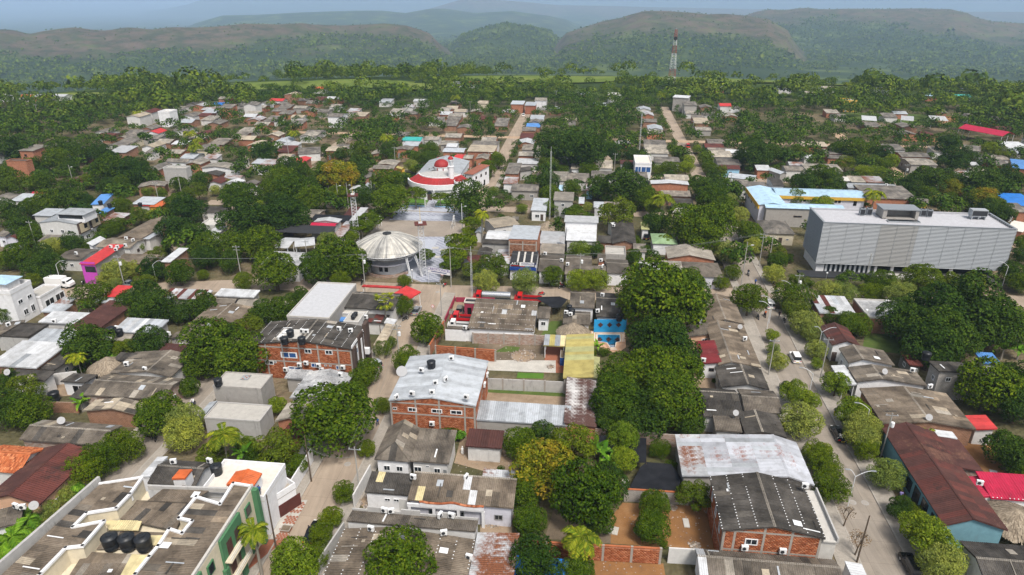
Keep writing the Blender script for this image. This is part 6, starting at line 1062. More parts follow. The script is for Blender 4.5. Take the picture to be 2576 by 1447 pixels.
def bank_sign():
    root, c, ang, w, d, h = HOUSES['bank']
    for s in (1,): MB().box(w/2-.3, w/2-.12,-d/2+1, d/2-2, h-1.3, h-.2).build('sign_board','blue_sign', root); MB().box(w/2-.12, w/2-.08,-.3,.3, h-1.1, h-.4).build('sign_emblem','red_paint', root)
    root, c, ang, w, d, h = HOUSES['pink']; MB().box(-w/2+.3, w/2-.3,-d/2+.2,-d/2+.32,-.3, h+.5).build('pink_front','pink_wall', root); MB().box(-w/2+1.2,-w/2+4.0,-d/2+.17,-d/2+.21,3.6,5.2).build('front_window','glass_dark', root)
    root, c, ang, w, d, h = HOUSES['whotel']
    for y0, y1 in ((-d/2+.3,-d/2+4.6),(d/2-4.2, d/2-.3)): MB().box(w/2-.2, w/2+.35, y0, y1,4.4,7.6).build('panel_frame','brown_clad', root); MB().box(w/2+.3, w/2+.42, y0+.3, y1-.3,4.7,7.3).build('tan_panel','tan_panel', root); MB().box(w/2+.4, w/2+.46,(y0+y1)/2-.2,(y0+y1)/2+1.0,5.6,6.8).build('window','glass_dark', root)
    MB().box(w/2-.2, w/2+.5,-d/2+4.6, d/2-4.2,4.4,4.6).build('balcony','white_wall', root); MB().box(w/2+.45, w/2+.5,-d/2+4.6, d/2-4.2,5.3,5.36).build('railing','steel', root); MB().box(w/2-.18, w/2-.1,-d/2+5.5,-d/2+7,4.6,6.8).build('door','glass_dark', root)
    q = root.matrix_basis.inverted() @ PT('01',770,690,9.5); MB().box(q.x-4, q.x+4, q.y-2.6, q.y+2.6,7.4,9.8).build('penthouse','white_wall', root); MB().box(q.x-3.6, q.x+3.6, q.y-2.66, q.y-2.6,8.5,9.5).build('penthouse_glazing','glass_dark', root); slab_of([[(q.x-4.4, q.y-3,9.8),(q.x+4.4, q.y-3,9.8),(q.x+1, q.y, 10.7),(q.x-1, q.y, 10.7)],[(q.x+4.4, q.y+3,9.8),(q.x-4.4, q.y+3,9.8),(q.x-1, q.y, 10.7),(q.x+1, q.y, 10.7)],[(q.x+4.4, q.y-3,9.8),(q.x+4.4, q.y+3,9.8),(q.x+1, q.y, 10.7)],[(q.x-4.4, q.y+3,9.8),(q.x-4.4, q.y-3,9.8),(q.x-1, q.y, 10.7)]]).build('penthouse_roof','zinc_grey', root)
    root, c, ang, w, d, h = HOUSES['pyr']; slab_of(gable_polys(w*.75, d*.8, h+2.2,1.2,'pyr',.5,0)).build('pyramid_roof','pale_blue_roof', root); MB().box(-w*.3, w*.3,-d*.3, d*.3, h, h+2.15).build('roof_room','white_wall', root)
    root, c, ang, w, d, h = HOUSES['school']; MB().box(-w/2+.2, w/2-.2,-d/2-.1,-d/2+.05, h-1.1, h-.1).build('yellow_band','yellow_wall', root); root, c, ang, w, d, h = HOUSES['school2']; MB().box(-w/2-.1, -w/2+.3, -d/2+.2, d/2-.2, h-1.4, h-.05).build('yellow_band','yellow_wall', root)
bank_sign()
# ------------------------------------------------------------------ domed kiosk
def kiosk():
    c = PT('11',1325,1025,6.4); root = empty('domed_kiosk',(c.x, c.y, 0),-GA); R_, z0, rise, n = 9.2,6.4,3.4,16
    def pt(a, t): r = R_*(1-t)+1.0*t; return Vector((r*math.cos(a), r*math.sin(a), z0+rise*(1-(r/R_)**2)+.0))
    for i in range(n):
        for j in range(3):
            b = MB(); t0, t1 = (0,.36,.7)[j],(.36,.7,1.0)[j]; vs = []; m = 4; lift = .03*((i+j) % 2)
            for k in range(m+1):
                for s in (0.004,.996):
                    a = (i+s)*2*math.pi/n; p = pt(a, t0+(t1-t0)*k/m); p.z += lift; vs.append(p)
            b.add(vs, [(2*k, 2*k+1,2*k+3,2*k+2) for k in range(m)]); b.build('dome_panel','dome_skin', root)
    MB().lathe([(1.15, z0+rise-.1),(1.1, z0+rise+.18),(.2, z0+rise+.3)],20).build('dome_cap','charcoal', root)
    ring = MB()
    for i in range(48):
        a0, a1 = i*2*math.pi/48,(i+1)*2*math.pi/48; p = [Vector((r*math.cos(a), r*math.sin(a), z)) for a, r, z in ((a0, R_, z0-.05),(a1, R_, z0-.05),(a0, R_-.5, z0-.75),(a1, R_-.5, z0-.75))]
        ring.bar(p[0], p[1],.12); ring.bar(p[2], p[3],.1); ring.bar(p[0], p[2],.06); ring.bar(p[2], p[1],.06)
    ring.build('ring_truss','tower_white', root)
    MB().lathe([(4.6,-.3),(4.6,2.7)],28).build('base_drum','white_wall', root); MB().lathe([(4.4,2.7),(6.6,3.0),(6.6,3.35),(6.2,3.35),(6.2,3.1),(2.0,3.1)],28).build('stage','lavender_wall', root); MB().lathe([(3.6,3.1),(3.6,6.2)],20).build('inner_core','concrete_wall', root)
    rl = MB()
    for i in range(28): a = math.pi+i*math.pi/27; rl.tube((6.4*math.cos(a),6.4*math.sin(a),3.35),(6.4*math.cos(a),6.4*math.sin(a),4.3),.03, n=4)
    for i in range(27): a = math.pi+i*math.pi/27; b = a+math.pi/27; rl.bar((6.4*math.cos(a),6.4*math.sin(a),4.3),(6.4*math.cos(b),6.4*math.sin(b),4.3),.06)
    rl.build('railing','steel', root)
    for x in (-.9,.5): MB().box(x-.45, x+.45,-4.68,-4.45,.9,2.1).build('window','glass_dark', root)
    for i in range(7): MB().box(-6.6+.35*i, -6.25+.35*i, -4.6,-2.6,-.2,.3+.42*i).build('step','cement_light', root)
    w = MB()
    for i in range(10): a = -2.4+i*.19; b = a+.19; w.bar((6.6*math.cos(a),6.6*math.sin(a),.35),(6.6*math.cos(b),6.6*math.sin(b),.35),.25,.8)
    w.build('garden_wall','old_brick', root)
    for sx, sy in ((.93,-.35),(.75,-.66)):
        lg = MB(); a = Vector((R_*sx*.9, R_*sy*.9, z0-.6)); e = Vector((R_*sx*1.18, R_*sy*1.18-1.0,0)); d = (a-e)
        for ox, oy in ((-.22,-.22),(.22,-.22),(.22,.22),(-.22,.22)): lg.bar(e+Vector((ox*.4, oy*.4,0)), a+Vector((ox, oy, 0)),.07)
        for k in range(12): q = e+d*(k/12); r = e+d*((k+1)/12); lg.bar(q+Vector((-.15,-.15,0)), r+Vector((.2,-.2,0)),.04); lg.bar(q+Vector((.15,.15,0)), r+Vector((-.2,.2,0)),.04)
        lg.build('truss_leg','tower_white', root)
    tag(root, 'saucer-domed plaza kiosk with weathered white panels and truss legs','kiosk'); LAND.append(('domed kiosk', *TD('11',1325,1050)))
def m_dome():
    m = mat('dome_skin', (.5, .48, .43), .9, .1); t = NT(m); co = t.obj(); g = t.n('TexGradient', gradient_type='RADIAL'); t.l(co, g.inputs[0]); ln = t.n('VectorMath', operation='LENGTH'); t.l(co, ln.inputs[0]); cb = t.n('CombineXYZ'); t.l(t.math('MULTIPLY', g.outputs[1], 46.0), cb.inputs[0]); t.l(t.math('MULTIPLY', ln.outputs['Value'], .22), cb.inputs[1])
    f = t.ramp(t.noise(1.0, 6, cb.outputs[0], .7), [(.34, (.15, .15, .15)), (.48, (.38, .37, .35)), (.58, (.62, .59, .53))]); t.col(t.mix(1.0, f, t.ramp(t.noise(.6, 4, t.world()), [(.3, (.7,)*3), (.7, (1.1,)*3)]), 'MULTIPLY'))
m_dome()
kiosk()
# ------------------------------------------------------------------ church
def church():
    c = PT('11',1860,335,5.2); root = empty('church',(c.x, c.y, 0),-GA); R_ = 12.0; n = 20; arc = [math.radians(195+i*150/n) for i in range(n+1)]
    ring = lambda r, z: [Vector((r*math.cos(a), r*math.sin(a), z)) for a in arc]
    def wall(nm, r, z0, z1, m, th=.3):
        b = MB(); A = ring(r, z0); B = ring(r, z1); k = len(A); b.add(A+B+[Vector((p.x*(r-th)/r, p.y*(r-th)/r, z1)) for p in B],[(i, i+1, k+i+1, k+i) for i in range(k-1)]+[(k+i, k+i+1,2*k+i+1,2*k+i) for i in range(k-1)]); return b.build(nm, m, root)
    wall('wall', R_-.5,-.4,5.0,'white_wall'); wall('parapet', R_, 3.6,5.4,'white_wall',.5)
    b = MB(); lo, hi = ring(R_, 3.6), ring(R_-.5,3.6); k = len(lo); b.add(lo+hi, [(i, i+1, k+i+1, k+i) for i in range(k-1)]); b.build('soffit','white_wall', root)
    for i in range(n):
        b = MB(); s = .02; a0, a1 = arc[i]+.002, arc[i+1]-.002; q = [Vector((r*math.cos(a), r*math.sin(a), z)) for a, r, z in ((a0, R_-.5,5.0),(a1, R_-.5,5.0),(a1, R_*.66,6.9),(a0, R_*.66,6.9))]
        b.add(q+[p-Vector((0,0,.12)) for p in q],[(0,1,2,3),(7,6,5,4),(0,4,5,1),(1,5,6,2),(2,6,7,3),(3,7,4,0)]); b.build('red_roof_panel','church_red', root)
    hi = ring(R_*.66,6.95); b = MB(); b.add(hi+[Vector((2.3*math.cos(a),2.3*math.sin(a)+1.0,7.7)) for a in arc],[(i, i+1, len(hi)+i+1, len(hi)+i) for i in range(len(hi)-1)]); b.build('upper_roof','mould_wall', root)
    wall('upper_kerb', R_*.67,6.7,7.15,'white_wall',.35)
    MB().lathe([(2.7,7.0),(2.7,8.7),(2.85,8.7),(2.85,8.9)],24,(0,1.6,0)).build('drum','white_wall', root)
    MB().lathe([(2.75*math.cos(t),8.9+2.4*math.sin(t)) for t in [i*math.pi/2/9 for i in range(9)]]+[(.05,11.3)],24,(0,1.6,0)).build('dome','church_red', root, smooth=True)
    for i in range(8): a = i*math.pi/4+.4; MB().box(-.16,.16,-.1,.1,7.8,8.7).build('drum_pier','church_red', root, (2.72*math.cos(a),1.6+2.72*math.sin(a),0), a+math.pi/2)
    q = root.matrix_basis.inverted() @ PT('11',1960,300,8.2)
    MB().lathe([(1.05,-.3),(1.0,10.6),(1.15,10.6),(1.15,10.9)],16,(q.x, q.y, 0)).build('bell_tower','white_wall', root)
    for i in range(4): a = i*math.pi/2+.6; MB().tube((q.x+.75*math.cos(a), q.y+.75*math.sin(a),10.9),(q.x+.75*math.cos(a), q.y+.75*math.sin(a),13.0),.17, n=6).build('belfry_column','white_wall', root)
    MB().lathe([(1.05,13.0),(1.05,13.25)],16,(q.x, q.y, 0)).build('belfry_slab','white_wall', root); MB().lathe([(.98*math.cos(t),13.25+1.1*math.sin(t)) for t in [i*math.pi/2/6 for i in range(6)]]+[(.03,14.4)],16,(q.x, q.y, 0)).build('belfry_dome','church_red', root, smooth=True); MB().bar((q.x, q.y, 14.3),(q.x, q.y, 15.6),.08).bar((q.x-.35, q.y, 15.2),(q.x+.35, q.y, 15.2),.08).build('cross','charcoal', root)
    q = root.matrix_basis.inverted() @ PT('11',2040,420,5.0)
    MB().lathe([(1.5,-.3),(1.5,5.9),(1.75,6.0),(1.75,6.5)],18,(q.x, q.y, 0)).build('turret','white_wall', root)
    for i in range(12): a = i*math.pi/6; MB().box(-.17,.17,-.1,.1,6.5,6.85).build('merlon','white_wall', root, (q.x+1.65*math.cos(a), q.y+1.65*math.sin(a),0), a+math.pi/2)
    MB().lathe([(1.4*math.cos(t),6.5+1.5*math.sin(t)) for t in [i*math.pi/2/6 for i in range(6)]]+[(.03,8.0)],16,(q.x, q.y, 0)).build('turret_dome','church_red', root, smooth=True)
    for x in (-5.2,-1.6,2.2,2.9): pass
    yf = lambda x: -math.sqrt((R_-.5)**2-x*x)-.05
    for x in (1.6,3.4,-4.8,-6.4): a = math.atan2(yf(x), x)+math.pi/2; MB().lathe([(.42,-.05),(.42,.05)],12).build('oval_window','glass_dark', root, (x, yf(x)-.05,2.3)).rotation_euler = (math.pi/2,0, a)
    for x in (-3.4,-.1): MB().tube((x, -R_-.1,-.1),(x, -R_-.1,3.7),.22, n=10).build('porch_column','white_wall', root)
    MB().box(-3.2,-.3,-R_-.02+.3,-R_+.55,-.1,2.6).build('door_surround','white_wall', root); MB().box(-2.6,-.9,-R_+.2,-R_+.32,-.1,2.2).build('door','brown_clad', root); MB().lathe([(.95,-.04),(.95,.04)],16).build('fanlight','glass_dark', root, (-1.75,-R_+.27,2.3)).rotation_euler = (math.pi/2,0,0)
    # nave roof behind
    nv = [root.matrix_basis.inverted() @ PT('11', *p, zz) for p, zz in (((1575,345),6.0),((1655,330),6.0),((1835,212),7.6),((1720,212),6.0))]
    x0 = min(p.x for p in nv); y1 = max(p.y for p in nv)
    slab_of([[(x0,21,6.0),(x0,-1,6.0),(-2.0,-1,8.2),(-2.0,21,8.2)],[(7.0,-1,6.2),(7.0,21,6.2),(-2.0,21,8.2),(-2.0,-1,8.2)]]).build('nave_roof','zinc_grey', root); MB().box(x0+.3,6.7,-.6,20.7,-.3,5.9).build('nave_wall','white_wall', root)
    tag(root, 'white round-fronted church with red roof, red dome and bell tower','church'); LAND.append(('red-domed church', *TD('11',1860,380)))
m_metal('church_red',(.33,.022,.022), rough=.65, var=.15)
church()
# ------------------------------------------------------------------ louvred office block
def court():
    H0 = 14.0; wp = [PT('31', x, y, H0) for x, y in ((590,805),(2540,850),(2185,692),(400,640))]; c, ang, w, d = rect(wp); root = empty('office_block',(c.x, c.y, 0), ang); W2, D2 = w/2, d/2; FOOT.append((c.x, c.y, math.hypot(w, d)/2, w, d, ang))
    MB().box(-W2+.5, W2-.5,-D2+.5, D2-.5,2.9, H0-.7).build('core','concrete_wall', root); MB().box(-W2+.45, W2-.45,-D2+.45, D2-.45, H0-.7, H0-.5).build('roof','roof_white', root)
    MB().box(-W2+.2, W2-.2,-D2+.25,-D2+.45,2.7, H0-.1).build('screen_backing','louver_back', root); MB().box(-W2+.25,-W2+.45,-D2+.5, D2-.2,2.7, H0-.1).build('screen_backing','louver_back', root); MB().box(W2-.45, W2-.25,-D2+.5, D2-.2,2.7, H0-.1).build('screen_backing','louver_back', root)
    un = {}
    for m in ('louver','louver_warm','louver_light'):
        b = MB(); b.add([(-.5,0,0),(.5,0,0),(.5,-.15,.12),(-.5,-.15,.12),(.5,-.04,.29),(-.5,-.04,.29)],[(0,1,2,3),(3,2,4,5)]); un[m] = b.mesh('slat'); un[m].materials.append(MATS[m])
    k = int((H0-2.75)/.36)
    for i in range(k):
        z = 2.72+i*.36
        for a0, a1, m in ((0,.305,'louver'),(.305,.50,'louver_warm'),(.50,1,'louver_light')):
            o = link('slat', un[m], None, root, (-W2+(a0+a1)/2*w, -D2+.24, z)); o.scale = ((a1-a0)*w-.03,1,1)
        for sx, rz in ((-1,-math.pi/2),(1, math.pi/2)):
            o = link('slat', un['louver'], None, root, (sx*(W2-.24),0, z), rz); o.scale = (d-.3,1,1)
    for i in range(12): x = -W2+(i+.5)*w/11.5; MB().box(x-.03, x+.03,-D2+.1,-D2+.26,2.7, H0).build('mullion','louver', root)
    MB().box(-W2, W2,-D2+.05,-D2+.5, H0-.06, H0+.06).build('screen_cap','louver_light', root); MB().box(-W2,-W2+.5,-D2+.5, D2, H0-.06, H0+.06).build('screen_cap','louver_light', root); MB().box(W2-.5, W2,-D2+.5, D2, H0-.06, H0+.06).build('screen_cap','louver_light', root); MB().box(-W2+.5, W2-.5, D2-.3, D2, H0-.6, H0-.1).build('rear_parapet','roof_white', root)
    for i in range(12): MB().box(W2-.8, W2-.3,-D2+1+i*(d-2)/12,-D2+1.1+i*(d-2)/12, H0-.6, H0).build('parapet_rib','louver', root)
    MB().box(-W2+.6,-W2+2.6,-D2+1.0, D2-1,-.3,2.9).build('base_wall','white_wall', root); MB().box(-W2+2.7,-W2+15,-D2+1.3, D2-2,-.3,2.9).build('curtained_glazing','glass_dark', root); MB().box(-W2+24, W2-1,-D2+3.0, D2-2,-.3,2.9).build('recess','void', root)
    for i in range(10): x = -W2+3.0+i*1.2; MB().box(x, x+.5,-D2+1.24,-D2+1.29,.2,2.7).build('curtain','white_frame', root)
    for x in (-W2+15.5,-W2+19.6,-W2+28.5,-W2+34): MB().box(x-.3, x+.3,-D2+1.0,-D2+1.6,-.3,2.9).build('pier','white_wall', root)
    MB().box(-W2-4,-W2+16,-D2-3,-D2+1.2,-.2,.35).build('plinth','charcoal', root); MB().box(-W2+15.5, W2-2,-D2-1.6,-D2+3,-.2,.4).build('plinth','cement_light', root)
    b = root.matrix_basis.inverted() @ PT('31',1310,640,16.2); MB().box(b.x-4.2, b.x+4.6, b.y-1.9, b.y+2.6,13.3,13.8).build('penthouse_floor','concrete_wall', root); MB().box(b.x-4.2, b.x-3.2, b.y-1.9, b.y+2.6,13.5,16.0).build('penthouse_wall','concrete_wall', root); MB().box(b.x+3.8, b.x+4.6, b.y-1.9, b.y+2.6,13.5,16.0).build('penthouse_wall','concrete_wall', root); MB().box(b.x-3.2, b.x+3.8, b.y+1.0, b.y+2.6,13.5,16.0).build('penthouse_wall','concrete_wall', root); MB().box(b.x-4.5, b.x+4.9, b.y-2.1, b.y+2.8,16.0,16.25).build('penthouse_roof','louver_light', root)
    MB().box(b.x-3.6, b.x+4.2, b.y-4.6, b.y-3.2,13.3,13.9).build('skylight','steel', root); MB().box(b.x-3.4, b.x+4.0, b.y-4.5, b.y-3.3,13.9,13.95).build('skylight_glass','glass_dark', root)
    tag(root, 'big grey office block wrapped in horizontal metal louvres','office block'); LAND.append(('louvred office block', *TD('31',1400,950)))
    inv = root.matrix_basis
    for i, (x, y) in enumerate([(945,690),(1015,688),(1555,700),(1618,705)]):
        p = PT('31', x, y, 14.3); o = empty('chiller',(p.x, p.y, 13.5), ang); MB().box(-.65,.65,-.5,.5,.15,2.0).build('casing','louver_light', o); MB().box(-.55,.55,-.53,-.5,.3,1.7).build('coil','charcoal', o); MB().lathe([(.45,2.0),(.45,2.08)],12).build('fan_cowl','charcoal', o); MB().box(-.6,-.45,-.45,.45,0,.15).build('foot','steel', o); MB().box(.45,.6,-.45,.45,0,.15).build('foot','steel', o)
        tag(o, ['leftmost','second','third','rightmost'][i]+' of four tall chillers on the louvred block roof','chiller','roof chillers')
    p = PT('31',2110,700,15); o = empty('air_handler',(p.x, p.y, 13.5), ang); MB().box(-1.9,1.9,-1.0,1.0,.9,2.6).build('casing','zinc_grey', o); MB().box(-1.8,1.8,-1.03,-1.0,1.1,2.4).build('coil','charcoal', o)
    for sx in (-1.6,0,1.6): MB().box(sx-.12, sx+.12,-.9,.9,0,.9).build('stand','steel', o)
    tag(o, 'large air handling unit on legs at the right of the louvred roof','air handler')
mat('louver_back',(.12,.127,.137),.6); m_plaster('roof_white',(.44,.44,.47),.6,(.33,.31,.30))
court()
# ------------------------------------------------------------------ pool yard
def pool():
    wall = wallseg('22',(820,452),(1142,452),3.1,'blue_wall', label='bright blue wall with three dark diamonds behind the pool'); L = (PT('22',1142,452)-PT('22',820,452)).length
    for x in (-.30,-.02,.26): o = MB().box(-.42,.42,-.03,.03,-.42,.42).build('diamond','oxide_roof', wall, (x*L, -.12,1.9)); o.rotation_euler = (0, math.pi/4,0)
    LAND.append(('blue pool wall', *TD('22',980,400)))
    c = PT('22',975,525,0); root = empty('swimming_pool',(c.x, c.y, 0),-GA); inv = root.matrix_basis.inverted()
    deck = [inv @ PT('22', x, y, .3) for x, y in ((828,560),(830,455),(1140,455),(1145,590),(1075,640),(1010,640))]; basin = [inv @ PT('22', x, y, .34) for x, y in ((864,532),(864,465),(1082,468),(1084,535),(1045,542),(1036,588),(985,590),(955,545))]
    b = MB(); b.prism([(p.x, p.y) for p in deck],-.2,.02); me = b.mesh(); link('deck', me, 'peach_wall', root)
    for k in range(6):
        f = 1.1+.09*k; n = len(basin); cx = sum(p.x for p in basin)/n; cy = sum(p.y for p in basin)/n; b = MB()
        q = [Vector((cx+(p.x-cx)*f, cy+(p.y-cy)*f, .06+.004*(k % 2))) for p in basin]
        for i in range(n): b.bar(q[i], q[(i+1) % n],.22 if k else .35,.1)
        b.build('deck_course','terrace' if k % 2 == 0 else 'peach_wall', root)
    V = []; F = []; xs = [p.x for p in basin]; ys = [p.y for p in basin]; s = .6; x = min(xs)
    while x < max(xs):
        y = min(ys)
        while y < max(ys):
            cl = clip([(p.x, p.y) for p in basin], x+.02, x+s-.02, y+.02, y+s-.02)
            if len(cl) == 4: k = len(V); V += [(a, d, .035) for a, d in cl]; F.append((k, k+1, k+2, k+3))
            y += s
        x += s
    link('basin_tiles', mesh_np('tiles', np.array(V), np.array(F)),'pool_tile', root)['kind'] = 'stuff'
    b = MB(); b.prism([(p.x, p.y) for p in basin],.028,.03); link('basin_floor', b.mesh(),'bright_blue', root); b = MB(); b.add([(p.x, p.y, .10) for p in basin],[tuple(range(len(basin)))]); link('water', b.mesh(),'pool_water', root)
    tag(root, 'T-shaped blue swimming pool with pink striped deck','pool')
pool()
# ------------------------------------------------------------------ thatched huts, clay tiles
def hut(t, x, y, r, label, zr=2.4, h=2.0):
    p = PT(t, x, y, zr); o = empty('thatched_hut',(p.x, p.y, 0)); rng = np.random.default_rng(int(x)); n = 1500; t_ = np.sqrt(rng.random(n)); a = rng.random(n)*6.283; rr = r*t_; pos = np.stack([rr*np.cos(a), rr*np.sin(a), zr+h*(1-t_)**.9],1); nrm = np.stack([np.cos(a)*.7, np.sin(a)*.7, np.full(n, .8)],1)
    MB().lathe([(r, zr-.05),(r*.5, zr+h*.52),(.12, zr+h)],20).build('roof','thatch', o); tx = np.stack([np.cos(a), np.sin(a), np.full(n, -h/r)],1); sd = np.cross(tx, nrm); L = .45; w = .06
    v = np.stack([pos-sd*w, pos+sd*w, pos+tx*L+sd*w, pos+tx*L-sd*w],1).reshape(-1,3); v[:, 2] += .05; link('thatch', mesh_np('thatch', v, np.arange(n*4).reshape(-1,4)),'thatch', o)['kind'] = 'stuff'
    for i in range(6): a = i*math.pi/3; MB().tube((r*.8*math.cos(a), r*.8*math.sin(a),-.2),(r*.8*math.cos(a), r*.8*math.sin(a), zr+.2),.08, n=6).build('post','pole_wood', o)
    tag(o, label, 'hut')
hut('02',1090,790,3.4,'thatched hut beside hanging laundry'); hut('22',615,440,3.3,'thatched palm hut left of the blue pool wall'); hut('33',2460,900,4.2,'thatched hut at the right edge'); hut('21',360,840,3.2,'thatched hut behind the white roofs'); hut('21',958,165,2.2,'small thatched roof beyond the far street')
LAND.append(('laundry-side thatched hut', *TD('02',1090,790)))
def clay():
    root, c, ang, w, d, h = HOUSES['clay']
    for pi, pl in enumerate(gable_polys(w, d, h, 1.3,'gx',.5,0)):
        e0, e1, tp = Vector(pl[0]), Vector(pl[1]), Vector(pl[3]); s = (e1-e0).normalized(); t = (tp-e0); Lt = t.length; t.normalize(); n = s.cross(t); n = n if n.z > 0 else -n; V = []; F = []
        nx = int((e1-e0).length/.28); ny = int(Lt/.42)
        for j in range(ny):
            for i in range(nx):
                o = e0+s*(i*.28)+t*(j*.42); k = len(V); lo = n*.10; up = n*.06; hump = n*.07
                V += [o+lo*.6, o+s*.13+lo*.6+hump, o+s*.26+lo*.6, o+s*.26+t*.45+up*.5, o+s*.13+t*.45+up*.5+hump, o+t*.45+up*.5]; F += [(k, k+1, k+4, k+5),(k+1, k+2, k+3, k+4)]
        link('clay_tiles', mesh_np('clay_tiles', np.array([tuple(v) for v in V]), np.array(F)),'clay_tile', root)['kind'] = 'stuff'
clay()
